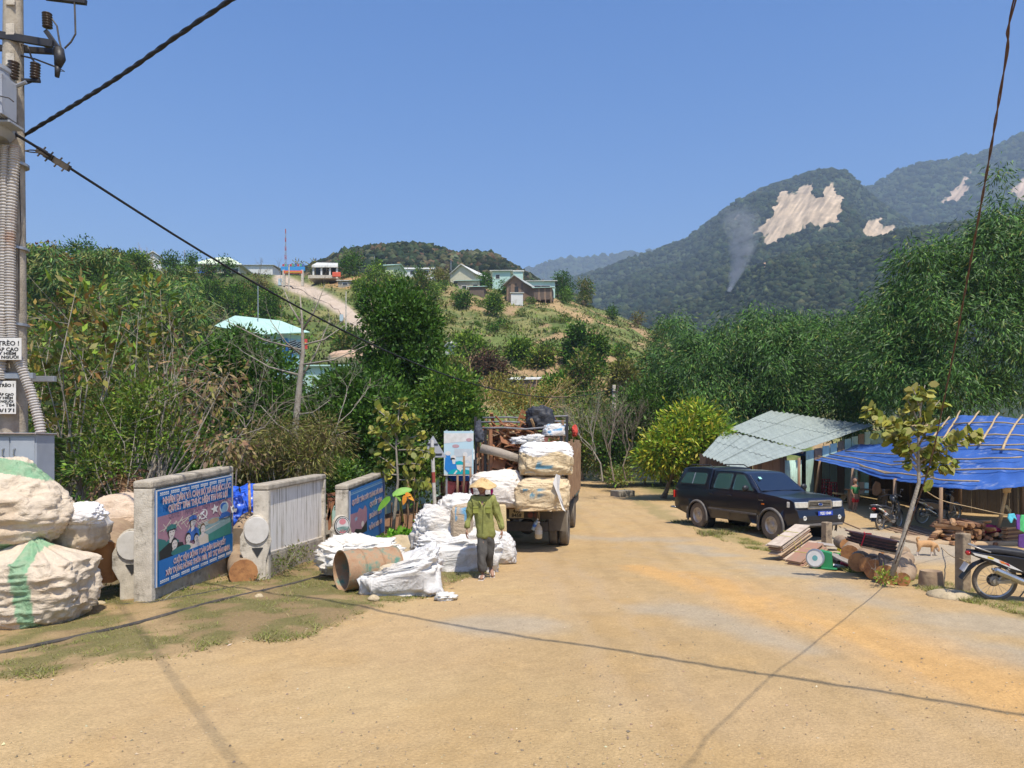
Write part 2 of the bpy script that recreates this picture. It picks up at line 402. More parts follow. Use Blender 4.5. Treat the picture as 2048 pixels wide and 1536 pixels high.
def inpoly(px,py,poly):
 r=np.zeros(np.shape(px),bool);n=len(poly)
 for i in range(n):
  x1,y1=poly[i];x2,y2=poly[(i+1)%n]
  if y1==y2:continue
  c=((y1>py)!=(y2>py))&(px<(x2-x1)*(py-y1)/(y2-y1)+x1);r^=c
 return r
def polydist(px,py,pts):
 d=np.full(np.shape(px),1e9)
 for(x1,y1),(x2,y2)in zip(pts[:-1],pts[1:]):
  t=np.clip(((px-x1)*(x2-x1)+(py-y1)*(y2-y1))/((x2-x1)**2+(y2-y1)**2+1e-9),0,1)
  d=np.minimum(d,np.hypot(px-x1-t*(x2-x1),py-y1-t*(y2-y1)))
 return d
def gline(pts):return[tuple(G(*q)[:2])for q in pts]
ROADL=gline([(-300,1420),(0,1372),(230,1330),(400,1318),(520,1285),(640,1262),(800,1212),(880,1192),(960,1150),(1010,1110),(1040,1060)])
ROADR=gline([(2300,1310),(2048,1232),(1900,1196),(1780,1165),(1650,1132),(1560,1108),(1450,1085),(1330,1040),(1270,1008),(1230,975),(1190,950)])
BAND=gline([(1265,1132),(1400,1165),(1560,1222),(1750,1285),(2048,1405)])
BANDw=gline([(1265,1132),(1330,1142)])
GREYP=[gline(q)for q in([(1150,1075),(1330,1080),(1420,1110)],[(1480,1122),(1700,1185),(1850,1230),(2048,1262)],[(1330,1200),(1500,1262),(1620,1300)],[(1860,1285),(1990,1305),(2080,1320)],[(980,1248),(1040,1246)])]
def axis(a,b,lo,hi,st,g=1.12):
 m=list(np.arange(lo,hi,st));s=st;q=lo
 while q>a:s*=g;q-=s;m.insert(0,q)
 s=st;q=m[-1]
 while q<b:s*=g;q+=s;m.append(q)
 return np.array(m)
ax=axis(-450,450,-8.5,10,.085,1.06);ay=axis(-300,700,4.2,24,.085,1.06)
gx,gy=np.meshgrid(ax,ay,indexing='ij');gzv=gz(gx,gy)
dl=polydist(gx,gy,ROADL);drr=polydist(gx,gy,ROADR);wob=(fbm(gx*1.3,gy*1.3,0,4)-.5)
xl_=np.interp(gy,[q[1]for q in ROADL],[q[0]for q in ROADL]);xr_=np.interp(gy,[q[1]for q in ROADR][::1],[q[0]for q in ROADR][::1])
sgl=gx-xl_+wob*1.1;sgr=xr_-gx+wob*1.1
road=ss(-.15,.25,np.minimum(sgl,sgr));
gzv=gzv+(1-road)*.03*ss(-.1,.5,-np.minimum(sgl,sgr))
gzv=gzv+(fbm(gx*7,gy*7,0,3)-.5)*.016+(1-road)*(fbm(gx*4,gy*4,0,3)-.5)*.05*(gy<30)
n1=fbm(gx*.45+3,gy*.45,0,4);n2=fbm(gx*1.7,gy*1.7+5,0,4);n3=fbm(gx*.8-9,gy*.25,0,4)
C=np.zeros(gx.shape+(3,));C[:]=(.485,.335,.172)
def mixc(C,c,m):return C*(1-m[...,None])+np.array(c)*m[...,None]
C=mixc(C,(.52,.37,.185),ss(.45,.65,n1)*.6)
C=mixc(C,(.43,.295,.14),ss(.5,.7,n3)*.6)
C=mixc(C,(.5,.325,.14),ss(.5,.72,n2)*.4)
for k in GREYP:C=mixc(C,(.41,.345,.25),ss(.8,.0,polydist(gx,gy,k)+wob*1.4)*.7)
bd=polydist(gx,gy,BAND);bw=np.interp(gx,[1.4,2.6,4,7],[.12,.38,.5,.5])
C=mixc(C,(.60,.355,.135),ss(2.3,.1,(bd+wob*.9+(n2-.5)*.5)/bw)*.85)
C=C*(1+(fbm(gx*9,gy*9,0,3)-.5)*.22+(vn(gx*23,gy*23)-.5)*.10)[...,None]
for off in(-.35,.35,1.9,2.6):C=mixc(C,(.44,.33,.21),ss(.16,.03,np.abs((gx-(1.2+off)+(gy-8)*.05)+wob*.8))*.25*ss(4,8,gy))
vergL=ss(.05,-.25,sgl);soil=(.27,.19,.095)
C=mixc(C,soil,vergL*(.45+.55*ss(.38,.55,n2)))
C=mixc(C,(.15,.145,.05),vergL*ss(.40,.56,fbm(gx*3.6+1,gy*3.6,0,4))*.75)
vr=ss(0,.15,-sgr)*ss(.9,.5,-sgr);C=mixc(C,(.3,.25,.11),vr*.6)
C=mixc(C,(.2,.12,.065),ss(0,1.2,xs_(gy)-gx)*ss(9,10,gy))
C=mixc(C,(.24,.13,.07),ss(.6,-.2,gx+np.interp(gy,[12,30],[3.4,1.8]))*ss(13,15,gy)*ss(30,26,gy))
C=mixc(C,(.14,.15,.05),ss(28,45,gy)*ss(-.5,-2.5,np.minimum(sgl,sgr)))
C=mixc(C,(.42,.37,.29),ss(1.6,.9,np.hypot((gx-8.9)/1.6,(gy-18.0)/3.2))*.7)
C=C*.9
for(a_,b_)in((1.0,.9),(1.75,.9),(3.3,1.0),(4.1,1.0)):C=C*(1-.07*ss(.16,.05,np.abs(gx-(a_+(gy-6)*.02*b_+.25*np.sin(gy*.35)))+wob*.25)*ss(.35,.6,n1+n2*.3)*road)[...,None]
GROUND=vc('dry_dirt_road',.95,.22,34,.8,45,spec=.08,dist=.02)
nt=GROUND.node_tree;N=nt.nodes;Lk=nt.links;bsdf=N['Principled BSDF']
tc=N.new('ShaderNodeTexCoord');vo=N.new('ShaderNodeTexVoronoi');vo.inputs['Scale'].default_value=19;Lk.new(tc.outputs['Object'],vo.inputs[0])
sp=N.new('ShaderNodeSeparateColor');Lk.new(vo.outputs['Color'],sp.inputs[0])
m1=N.new('ShaderNodeMapRange');m1.inputs[1].default_value=.16;m1.inputs[2].default_value=.1;Lk.new(vo.outputs['Distance'],m1.inputs[0])
m2=N.new('ShaderNodeMath');m2.operation='GREATER_THAN';m2.inputs[1].default_value=.93;Lk.new(sp.outputs[0],m2.inputs[0])
m3=N.new('ShaderNodeMath');m3.operation='MULTIPLY';Lk.new(m1.outputs[0],m3.inputs[0]);Lk.new(m2.outputs[0],m3.inputs[1])
src=bsdf.inputs['Base Color'].links[0].from_socket;mx=N.new('ShaderNodeMix');mx.data_type='RGBA'
Lk.new(m3.outputs[0],mx.inputs[0]);Lk.new(src,mx.inputs[6]);mx.inputs[7].default_value=(.33,.24,.15,1);Lk.new(mx.outputs[2],bsdf.inputs['Base Color'])
V=np.stack([gx,gy,gzv],-1).reshape(-1,3)
g=link('ground',npmesh('ground',V,grid_faces(len(ax),len(ay)),GROUND,C.reshape(-1,3),True));tag(g,kind='structure')
MG=pm('valley_green',(.05,.075,.03),(.08,.1,.04),.01,.95)
b=MB();b.quad((-9000,-4000,-26.5),(9000,-4000,-26.5),(9000,12000,-26.5),(-9000,12000,-26.5));tag(b.build('valley_floor',MG),kind='structure')
rng=np.random.default_rng(5)
n=14000;Y=4.3+rng.random(n)**1.6*15;u=(rng.random(n)-.5)*1.5;X=u*Y;ok=(X>-7)&(X<9);X,Y=X[ok],Y[ok];n=len(X)
cl=fbm(X*1.1,Y*1.1,0,3);ok=rng.random(n)<ss(.4,.62,cl)*.8+.14;X,Y=X[ok],Y[ok];n=len(X)
oc=np.array([(1,0,0),(-.6,.8,0),(-.5,-.9,0),(0,.1,1)],float);sz=(.0035+.011*rng.random(n)**4)[:,None,None]
V=oc[None]*sz*(1+.4*rng.normal(size=(n,4,3)))*np.array([1,1,.7]);V[:,:,0]+=X[:,None];V[:,:,1]+=Y[:,None];V[:,:,2]+=gz(X,Y)[:,None]+.004
F=(np.array([(0,1,3),(1,2,3),(2,0,3)])[None]+np.arange(n)[:,None,None]*4).reshape(-1,3)
col=np.repeat(pal(rng,n,[(.36,.26,.15),(.28,.2,.12),(.48,.38,.24),(.2,.16,.11)]),4,0)
tag(link('road_pebbles',npmesh('road_pebbles',V.reshape(-1,3),F,vc('pebble',.9,.1),col)),kind='stuff')
def grass(name,X,Y,h,cols,wts,rng,lean=.5,w=.010,zf=gz):
 n=len(X);Z=zf(X,Y);a=rng.random(n)*6.28;l=h*(.5+rng.random(n));ld=rng.normal(size=(n,2))*lean
 dx,dy=np.cos(a)*w,np.sin(a)*w
 V=np.stack([np.stack([X-dx,Y-dy,Z-.01],-1),np.stack([X+dx,Y+dy,Z-.01],-1),np.stack([X+ld[:,0]*l,Y+ld[:,1]*l,Z+l],-1)],1).reshape(-1,3)
 o=link(name,npmesh(name,V,np.arange(n*3).reshape(n,3),LEAF,np.repeat(pal(rng,n,cols,wts),3,0)));return tag(o,kind='stuff')
n=210000;X=-8.5+rng.random(n)*8.5;Y=6+rng.random(n)*14
sl_=X-np.interp(Y,[q[1]for q in ROADL],[q[0]for q in ROADL])+(fbm(X*1.3,Y*1.3,0,4)-.5)*1.1
d=fbm(X*3.6+1,Y*3.6,0,4);k=(sl_<-.03)&(rng.random(n)<ss(.43,.55,d)*1.0+.1)&(X>xs_(Y)-2.5)
grass('verge_grass',X[k],Y[k],.042,[(.2,.24,.06),(.28,.26,.1),(.4,.32,.17),(.13,.18,.04)],[3,3,2,2],rng,1.3,.008)
n=90000;t=rng.random(n);yy=7+t*15;xx=np.interp(yy,[q[1]for q in ROADR][::1],[q[0]for q in ROADR][::1])+rng.random(n)*.75
k=rng.random(n)<ss(.42,.58,fbm(xx*2,yy*2,0,3))*ss(22,15,yy)*1.
grass('verge_grass',xx[k],yy[k],.055,[(.2,.25,.06),(.3,.28,.1),(.42,.34,.18),(.14,.2,.04)],[3,3,2,2],rng,.9,.007)
n=5200;X=-8+rng.random(n)*8;Y=6+rng.random(n)*9;k=(X-np.interp(Y,[q[1]for q in ROADL],[q[0]for q in ROADL])+(fbm(X*1.3,Y*1.3,0,4)-.5)*1.1<.12)&(X>xs_(Y)-1.5);X,Y=X[k],Y[k];n=len(X);a=rng.random(n)*6.28
tag(leaves('leaf_litter',np.stack([X,Y,gz(X,Y)+.012],-1),np.stack([np.cos(a),np.sin(a),rng.normal(size=n)*.15],-1),.02+.07*rng.random(n)**3,.008+.03*rng.random(n)**2,pal(rng,n,[(.5,.38,.22),(.34,.22,.12),(.6,.5,.34),(.2,.13,.08),(.26,.26,.1)]).clip(.02,.7),LEAF,nrm=np.tile(np.array([0,0,1.]),(n,1))+rng.normal(size=(n,3))*.2),kind='stuff')
n=9000;xx=5+rng.random(n)*2.2;yy=19+rng.random(n)*4.5;k=rng.random(n)<ss(.45,.6,fbm(xx*1.5,yy*1.5,0,3))
grass('verge_grass',xx[k],yy[k],.09,[(.14,.19,.04),(.22,.22,.08),(.3,.24,.12)],None,rng,.8,.012)
# village hill
RX=[-700,-300,0,100,250,330,560,620,760,900,1110,1180,1240,1300,1340,1400,1500,1700,2600]
RY=[560,545,520,515,515,545,549,549,550,566,592,612,632,660,684,720,770,830,850]
YR=[110,110,112,115,120,135,150,155,155,155,160,162,165,170,170,170,170,170,170]
Y0H=52.
def hill(px,Y):
 ry=np.interp(px,RX,RY);yr=np.interp(px,RX,YR);zr=CH+(HY-ry)/FPX*yr
 t=(Y-Y0H)/(yr-Y0H);zf=np.interp(px,[0,500,900,1200,1500],[-6,-5,-1.0,-.8,-.8])
 z=zf+(zr-zf)*np.where(t<1,np.maximum(t,0)**.93,1-np.maximum(t-1,0)*.12)
 z=np.where(t>1.35,z-(t-1.35)*30,z)
 X=(px-CX)/FPX*Y;nz=(fbm(X*.07,Y*.07,0,4)-.5)*6+(fbm(X*.35,Y*.35,0,3)-.5)*1.2
 return z+nz*ss(0,.15,t)*ss(1.02,.9,t)
def hillhit(px,py):
 Y=np.arange(Y0H,175,.25);z=hill(px,Y);a=CH+(HY-py)/FPX*Y;k=np.argmax(z>=a)
 if not(z>=a).any():k=int(np.argmin(a-z+np.where(Y>165,99,0)))
 return Vector(((px-CX)/FPX*Y[k],Y[k],float(z[k])))
hp=np.arange(-700,2600,6.);hy=np.concatenate([np.arange(Y0H-6,175,.8),np.arange(175,260,5)])
PX,YY=np.meshgrid(hp,hy,indexing='ij');Z=hill(PX,YY);X=(PX-CX)/FPX*YY
PY=HY-(Z-CH)/YY*FPX
c1=fbm(X*.12,YY*.12,0,4);c2=fbm(X*.5,YY*.5,0,4);c3=fbm(X*.25+40,YY*.25,0,5)
C=np.zeros(X.shape+(3,));C[:]=(.13,.165,.05)
C=mixc(C,(.235,.21,.085),ss(.42,.62,c1)*.8);C=mixc(C,(.09,.125,.04),ss(.48,.6,c2)*.8)
C=mixc(C,(.36,.24,.13),ss(.58,.66,c3)*ss(800,950,PX)*.9)
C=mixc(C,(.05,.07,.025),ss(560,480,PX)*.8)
C=mixc(C,(.42,.24,.11),ss(22,6,polydist(PX,PY,[(650,560),(700,563),(760,570)])+(c2-.5)*22)*.85)
C=mixc(C,(.45,.3,.16),ss(12,2,polydist(PX,PY,[(905,600),(1000,598),(1090,606)])+(c2-.5)*26)*.8)
C=mixc(C,(.43,.28,.15),ss(12,2,polydist(PX,PY,[(1090,600),(1130,622),(1180,640)])+(c2-.5)*16)*.8)
C=mixc(C,(.46,.37,.28),ss(17,8,polydist(PX,PY,[(742,690),(722,655),(690,622),(655,600),(620,583),(590,573),(560,558)])))
HM=vc('hill_ground',.95,.3,1.4,.5,2.5,spec=.05,dist=.4)
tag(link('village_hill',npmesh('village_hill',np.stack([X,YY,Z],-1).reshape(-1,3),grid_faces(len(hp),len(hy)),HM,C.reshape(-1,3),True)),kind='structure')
cl=[(742,690),(722,655),(690,622),(655,600),(620,583),(590,573),(570,565),(560,558)];wd=[15,12.5,11.5,10.5,9,7.5,6.5,6]
pts=[];
for(a,b,w)in[(cl[i][0]+(cl[i+1][0]-cl[i][0])*t,cl[i][1]+(cl[i+1][1]-cl[i][1])*t,wd[i]+(wd[i+1]-wd[i])*t)for i in range(len(cl)-1)for t in(0,.25,.5,.75)]:
 p=hillhit(a,b);pts.append((p,w*1.15*p.y/FPX))
mb=MB();
for(p,w),(q,w2)in zip(pts[:-1],pts[1:]):
 sd=Vector((1,.35,0)).normalized()
 on=lambda c:Vector((c.x,c.y,float(hill(CX+c.x/c.y*FPX,c.y))+.10))
 for j in range(4):mb.quad(*[on(c)for c in(p+sd*w*(j/2-1),p+sd*w*(j/2-.5),q+sd*w2*(j/2-.5),q+sd*w2*(j/2-1))])
 pass
tag(mb.build('lane',pm('pale_concrete_lane',(.5,.4,.3),(.42,.33,.24),.4,.9,.2,2)),kind='structure')
# mountains
def ridge_layer(name,RX,RY,YR,Y0,z0,px0,px1,stp,nt_,col,amp,seed,bare=[],crown=None,pw=1.0,bcol=(.5,.4,.3)):
 px=np.arange(px0,px1,stp);t=np.concatenate([np.linspace(0,1,nt_),[1.05,1.15,1.4]])
 def f(px,t):
  ry=np.interp(px,RX,RY);yr=np.interp(px,RX,YR)if isinstance(YR,list)else YR+0*px
  Y=Y0+(yr-Y0)*t;zr=CH+(HY-ry)/FPX*yr;X=(px-CX)/FPX*Y
  s=yr/1500.
  z=z0+(zr-z0)*np.where(t<=1,np.clip(t,0,1)**pw,1-(t-1)*1.6)
  rg=1-np.abs(2*fbm(X/(260*s)+seed,Y/(420*s),0,4)-1);z=z+(rg-.62)*amp*s*ss(0,.3,t)*ss(1.04,.8,t)
  z=z+(fbm(X/(60*s),Y/(60*s),0,4)-.5)*amp*.25*s*ss(0,.2,t)*ss(1.08,.99,t)
  return X,Y,z
 A,T=np.meshgrid(px,t,indexing='ij');X,Y,Z=f(A,T)
 PY=HY-(Z-CH)/Y*FPX;wx=A+(fbm(A*.09,PY*.09+seed,0,4)-.5)*26+(fbm(A*.4,PY*.4,0,2)-.5)*8;wy=PY+(fbm(A*.09+7,PY*.09,0,4)-.5)*22
 C=np.zeros(X.shape+(3,));C[:]=col;C*=(1+.5*(fbm(A*.05,PY*.05,0,3)-.5))[...,None]
 bm_=np.zeros(X.shape,bool)
 for q in bare:bm_|=inpoly(wx,wy,q)
 streak=fbm(A*.25+PY*.18,PY*.05-A*.02,0,4)
 bc=np.array(bcol)*(1+(streak[...,None]-.5)*1.5)
 C=np.where(bm_[...,None],bc,C)
 tag(link(name,npmesh(name,np.stack([X,Y,Z],-1).reshape(-1,3),grid_faces(len(px),len(t)),vc('mountain_ground',.95,.25,.02,.6,.06,spec=.05,dist=6.),C.reshape(-1,3),True)),kind='structure')
 if crown:
  n,r,pals,vis=crown;rg=np.random.default_rng(seed)
  a=px0+rg.random(n)*(px1-px0);tt=rg.random(n)**.8*1.0;tt[:n//10]=1-.03*rg.random(n//10)
  X,Y,Z=f(a,tt);py=HY-(Z-CH)/Y*FPX
  wx=a+(fbm(a*.09,py*.09+seed,0,4)-.5)*26+(fbm(a*.4,py*.4,0,2)-.5)*8;wy=py+(fbm(a*.09+7,py*.09,0,4)-.5)*22
  k=np.ones(n,bool)
  for q in bare:k&=~inpoly(wx,wy,q)
  if vis:k&=vis(a,py)
  X,Y,Z,a,py=X[k],Y[k],Z[k],a[k],py[k];n=len(X)
  g_=(1+5**.5)/2;ic=np.array([(-1,g_,0),(1,g_,0),(-1,-g_,0),(1,-g_,0),(0,-1,g_),(0,1,g_),(0,-1,-g_),(0,1,-g_),(g_,0,-1),(g_,0,1),(-g_,0,-1),(-g_,0,1)])/1.9
  fc=np.array([(0,11,5),(0,5,1),(0,1,7),(0,7,10),(0,10,11),(1,5,9),(5,11,4),(11,10,2),(10,7,6),(7,1,8),(3,9,4),(3,4,2),(3,2,6),(3,6,8),(3,8,9),(4,9,5),(2,4,11),(6,2,10),(8,6,7),(9,8,1)]);fc=fc[ic[fc][:,:,2].mean(1)>-.62]
  rr=(r*(.55+.9*rg.random(n)**1.8))[:,None,None]
  V=ic[None]*rr*(1+.28*rg.normal(size=(n,12,3)))*np.array([1,1,.9]);V+=np.stack([X,Y,Z+rr[:,0,0]*.35],-1)[:,None,:]
  F=(fc[None]+np.arange(n)[:,None,None]*12).reshape(-1,3)
  cc=pal(rg,n,pals,None,.28)*(1+(fbm(a*.03,py*.03,0,3)-.5)*.9)[:,None]
  tag(link('forest_canopy',npmesh('forest_canopy',V.reshape(-1,3),F,vc('canopy',.9,.35,.12,.8,.35,spec=.05,dist=2.5),np.repeat(cc,12,0),True)),kind='stuff')
 return f
FG=[(.022,.038,.022),(.03,.048,.025),(.016,.029,.018),(.042,.057,.03)]
ridge_layer('far_ridge',[900,1040,1060,1100,1150,1200,1250,1290,1350,1500],[580,552,541,527,522,517,510,508,505,510],3400.,2300,40,900,1500,6,40,(.05,.07,.03),120,3,crown=(5000,12,FG,None))
BIG=[[(1500,476),(1527,447),(1554,407),(1552,385),(1578,376),(1584,392),(1603,378),(1626,366),(1632,396),(1664,368),(1690,395),(1690,420),(1680,447),(1640,454),(1606,456),(1586,473),(1557,490),(1540,492),(1525,486),(1536,464),(1520,476)],[(1455,454),(1468,438),(1486,425),(1478,442)],[(1720,468),(1727,446),(1761,434),(1766,452),(1788,450),(1780,474),(1763,486),(1739,483)]]
RBK=[[(1880,408),(1906,383),(1938,346),(1930,400)],[(2020,384),(2048,352),(2120,380),(2050,408)],[(1715,432),(1735,420),(1735,434)]]
ridge_layer('mountain',[1500,1640,1700,1735,1790,1850,1900,1960,2000,2048,2150,2400,2700],[470,420,388,380,357,334,327,308,290,265,225,190,230],2200.,1300,0,1480,2700,4,100,(.05,.07,.03),100,7,RBK,(11000,7.8,FG,lambda a,p:(p<640)&(a<2120)),bcol=(.46,.34,.24))
ridge_layer('mountain',[900,1080,1180,1240,1330,1370,1400,1440,1480,1530,1580,1620,1650,1690,1715,1735,1800,1900,2100,2500],[600,575,552,532,505,490,465,437,407,381,362,350,347,351,374,392,440,500,540,560],1700.,420,-10,900,2400,3,130,(.05,.068,.03),75,12,BIG,(33000,4.8,FG,lambda a,p:(p<730)&(a<2120)),bcol=(.50,.38,.25))
ridge_layer('foothill',[1100,1300,1400,1480,1530,1620,1760,1900,2100,2500],[700,640,600,560,528,503,480,455,430,400],760.,330,-8,1150,2400,5,60,(.045,.06,.028),90,21,[[(1505,536),(1508,520),(1549,515),(1535,533)],[(1264,602),(1290,600),(1290,622),(1270,622)]],(16000,2.8,FG,lambda a,p:(p<760)&(a<2120)),bcol=(.5,.3,.17))
ridge_layer('back_hill',[400,600,690,740,790,840,880,915,950,985,1010,1060,1150],[570,548,512,500,494,498,508,519,510,514,530,560,600],380.,230,10,420,1180,5,50,(.07,.085,.035),60,31,crown=(8000,1.9,FG+[(.13,.09,.05),(.1,.1,.05)],lambda a,p:p<640))
# haze and smoke
def volmat(name,dens,col,anis=.3,noise=None):
 m=bpy.data.materials.new(name);m.use_nodes=True;nt=m.node_tree;nt.nodes.clear();o=nt.nodes.new('ShaderNodeOutputMaterial');v=nt.nodes.new('ShaderNodeVolumePrincipled')
 v.inputs['Color'].default_value=rgba(col);v.inputs['Density'].default_value=dens;v.inputs['Anisotropy'].default_value=anis;nt.links.new(v.outputs[0],o.inputs['Volume'])
 if noise:
  tc=nt.nodes.new('ShaderNodeTexCoord');nz=nt.nodes.new('ShaderNodeTexNoise');nz.inputs['Scale'].default_value=noise;nz.inputs['Detail'].default_value=4;nt.links.new(tc.outputs['Object'],nz.inputs[0])
  r=nt.nodes.new('ShaderNodeMapRange');r.inputs[1].default_value=.42;r.inputs[2].default_value=.68;r.inputs[3].default_value=0;r.inputs[4].default_value=dens;nt.links.new(nz.outputs[0],r.inputs[0]);nt.links.new(r.outputs[0],v.inputs['Density'])
 return m
HAZE_ON=True
if HAZE_ON:
 b=MB();b.box((0,2600,545),(11000,5600,1145));tag(b.build('haze',volmat('haze_air',.00025,(.62,.80,1.0),-.05)),kind='stuff')
SM=volmat('smoke_volume',0.,(.93,.96,1.),-.45);nt=SM.node_tree;N=nt.nodes;Lk=nt.links
def mth(op,a,b_=None):
 m=N.new('ShaderNodeMath');m.operation=op
 for i,v in enumerate((a,b_)):
  if v is None:continue
  if isinstance(v,(int,float)):m.inputs[i].default_value=v
  else:Lk.new(v,m.inputs[i])
 return m.outputs[0]
sa,sb=P(1457,585,560),P(1480,405,560);tc=N.new('ShaderNodeTexCoord');sx=N.new('ShaderNodeSeparateXYZ');Lk.new(tc.outputs['Object'],sx.inputs[0])
tt=mth('DIVIDE',mth('SUBTRACT',sx.outputs[2],sa.z),sb.z-sa.z);ccx=mth('ADD',mth('ADD',mth('MULTIPLY',tt,sb.x-sa.x),sa.x),mth('MULTIPLY',mth('SINE',mth('MULTIPLY',tt,3.3)),6.));rr=mth('ADD',mth('MULTIPLY',tt,19.),1.5)
dd=mth('SQRT',mth('ADD',mth('POWER',mth('SUBTRACT',sx.outputs[0],ccx),2.),mth('POWER',mth('SUBTRACT',sx.outputs[1],560.),2.)));fd=mth('MAXIMUM',mth('SUBTRACT',1.,mth('DIVIDE',dd,rr)),0.)
nz=N.new('ShaderNodeTexNoise');nz.inputs['Scale'].default_value=.16;nz.inputs['Detail'].default_value=4;nz.inputs['Distortion'].default_value=.6;Lk.new(tc.outputs['Object'],nz.inputs[0])
nn=mth('MAXIMUM',mth('SUBTRACT',nz.outputs[0],.36),0.);den=mth('MULTIPLY',mth('MULTIPLY',mth('MULTIPLY',fd,nn),mth('MAXIMUM',mth('SUBTRACT',1.,tt),0.)),mth('DIVIDE',24.,rr));Lk.new(den,N['Principled Volume'].inputs['Density'])
b=MB();pl=[(1457,583,2),(1462,566,4),(1472,545,7),(1488,522,13),(1490,495,22),(1478,462,30),(1474,430,26),(1472,412,8)]
b.tube([P(x,y,560)for x,y,r in pl],[(r*1.9+4)*560/FPX for x,y,r in pl],14)
tag(b.build('smoke',SM,smooth=True),kind='stuff')
# VEGETATION
rng=np.random.default_rng(11)
n=120000;a=480+rng.random(n)*1100;Y=Y0H+1+rng.random(n)**1.3*118;Z=hill(a,Y);py=HY-(Z-CH)/Y*FPX
X=(a-CX)/FPX*Y;d=fbm(X*.12,Y*.12,0,4);d2=fbm(X*.5+9,Y*.5,0,4);lane=polydist(a,py,cl)
k=(rng.random(n)<ss(.40,.58,d2)*.75+.1)&(lane>17+0*a)&(py<830);X,Y,Z,a,d=X[k],Y[k],Z[k],a[k],d[k];n=len(X)
dr=rng.normal(size=(n,3))*.6+np.array([0,-.1,.8]);c=pal(rng,n,[(.1,.13,.035),(.17,.17,.06),(.06,.09,.025),(.26,.22,.1),(.12,.17,.04)],None,.22)
c*=(1+(d-.5)[:,None]*1.2)
tag(leaves('hill_scrub',np.stack([X,Y,Z-.1],-1),dr,.25+.55*rng.random(n)**2,.16+.22*rng.random(n),c.clip(.01,.5),LEAFFAR),kind='stuff')
n=48000;a=-250+rng.random(n)*880;Y=Y0H+1+rng.random(n)**1.2*80;Z=hill(a,Y)
k=Z>-90;X=(a-CX)/FPX*Y;hgt=rng.random(n)*2.2*fbm(X*.3,Y*.3,0,3)*1.6;dr=rng.normal(size=(n,3))+np.array([0,-.2,.2])
k=~((a>540)&(polydist(a,HY-(Z-CH)/Y*FPX,cl)<60))&(hgt*(a>520)<.8)
tag(leaves('forest_undergrowth',np.stack([X,Y,Z+hgt],-1)[k],dr[k],.4+.4*rng.random(k.sum()),.22+.2*rng.random(k.sum()),pal(rng,k.sum(),G_DARK+G_OLIVE+[(.2,.13,.06)],[4,4,4,3,2,2,2,1,.6],.25).clip(.01,.4),LEAFFAR),kind='stuff')
def proto(name,h,w,n,L,cols,seed,label,group,k=5,low=.25,wts=None,gap=.42,trunk=.16,flatten=1.,up=.2):
 rg=np.random.default_rng(seed);ells=[]
 for i in range(k):
  t=i/max(1,k-1);r=w*(.33+.22*rg.random());an=rg.random()*6.28;q=w*.5*(1-abs(t-.4))*rg.random()**.5
  ells.append((q*math.cos(an),q*math.sin(an),h*(low+(1-low)*(.12+.74*t)),r,r,r*.8*flatten))
 return tree(name,(0,0,0),ells,n,L,L*.55,cols,label,'tree',group,wts,seed,trunk,mat=LEAFFAR,gap=gap,cl=9,cr=L*1.0,gs=1.1,up=up)
FGP='trees packed on the forested left hillside'
FL='tree in the dense dark forest covering the left hillside below the village'
pr=[proto('broadleaf_tree',6.5,4.2,2600,.42,G_DARK,1,'dark broadleaf tree',FGP,gap=.4),proto('broadleaf_tree',5.6,5.0,2600,.4,G_MID,2,'mid green tree',FGP),proto('broadleaf_tree',6.2,4.0,2200,.4,G_OLIVE+[(.2,.13,.06)],3,'olive tree',FGP,gap=.46),proto('broadleaf_tree',7.8,3.6,2600,.4,G_DARK+G_MID[:2],4,'tall dark tree',FGP,k=6,low=.15)]
spots=[]
for i in range(120):
 rg=np.random.default_rng(100+i);px=-60+rg.random()*610;row=i%5
 py=np.interp(px,[-100,0,300,500,560],[540,540,556,585,600])+row*32+rg.random()*20
 if px>400 and(py<612 or py>655):continue
 if px>300 and py<575:continue
 spots.append((px,py,rg.integers(0,4),.42+.26*rg.random()))
spots+=[(430,600,2,.4),(500,602,0,.5),(172,556,0,.82),(60,556,1,.6),(110,560,3,.55),(240,560,2,.6),(215,556,0,.6),(290,565,2,.5),(30,565,2,.6),(520,596,2,.6)]
used=set();KN=['dark broadleaf tree','mid green tree','olive brown tree','tall dark tree'];RW=['on the skyline','in the upper row','in the middle row','in the lower row','in the lowest row'];CN=['hidden by the pole','just right of the pole','left of the forest centre','at the forest centre','below the white fence','below the cream house','above the mint roof']
for i,(px,py,k,s)in enumerate(spots):
 p=hillhit(px,py);q=pr[k]
 if k in used:q=copy_tree(q)
 used.add(k);q['label']=KN[k]+' in left hillside forest, '+RW[min(4,max(0,int((py-530)/36)))]+', '+CN[min(6,max(0,int((px+60)/92)))];q.location=p-Vector((0,0,.4));q.rotation_euler=(0,0,i*1.9);q.scale=(s*1.05,s*1.05,s)
def hilltree(px,py,w,h,src,label,name='hill_tree',cols=None,n=1500,seed=0,L=.4,group=None,gap=.4,k=6,low=.12,yo=0,up=.2):
 """tree standing at (px,py): w,h its size in photo px"""
 p=hillhit(px,py)if src is None else P(px,py,src);s=p.y/FPX
 rg=np.random.default_rng(seed+7);H,Wd=h*s,w*s;el=[]
 for i in range(k):
  t=i/(k-1);r=Wd*(.22+.1*rg.random());an=rg.random()*6.28;q=Wd*.2*(1-abs(t-.45))
  el.append((p.x+q*math.cos(an),p.y+q*math.sin(an),p.z+H*(low+(1-low)*(.15+.68*t)),r,r,max(r*.75,H*.2)))
 return tree(name,p,el,n,L,L*.55,cols or G_DARK,label,'tree',group,None,seed,.12*H/4,mat=LEAFFAR,gap=gap,cl=8,cr=L,gs=1.1,up=up)
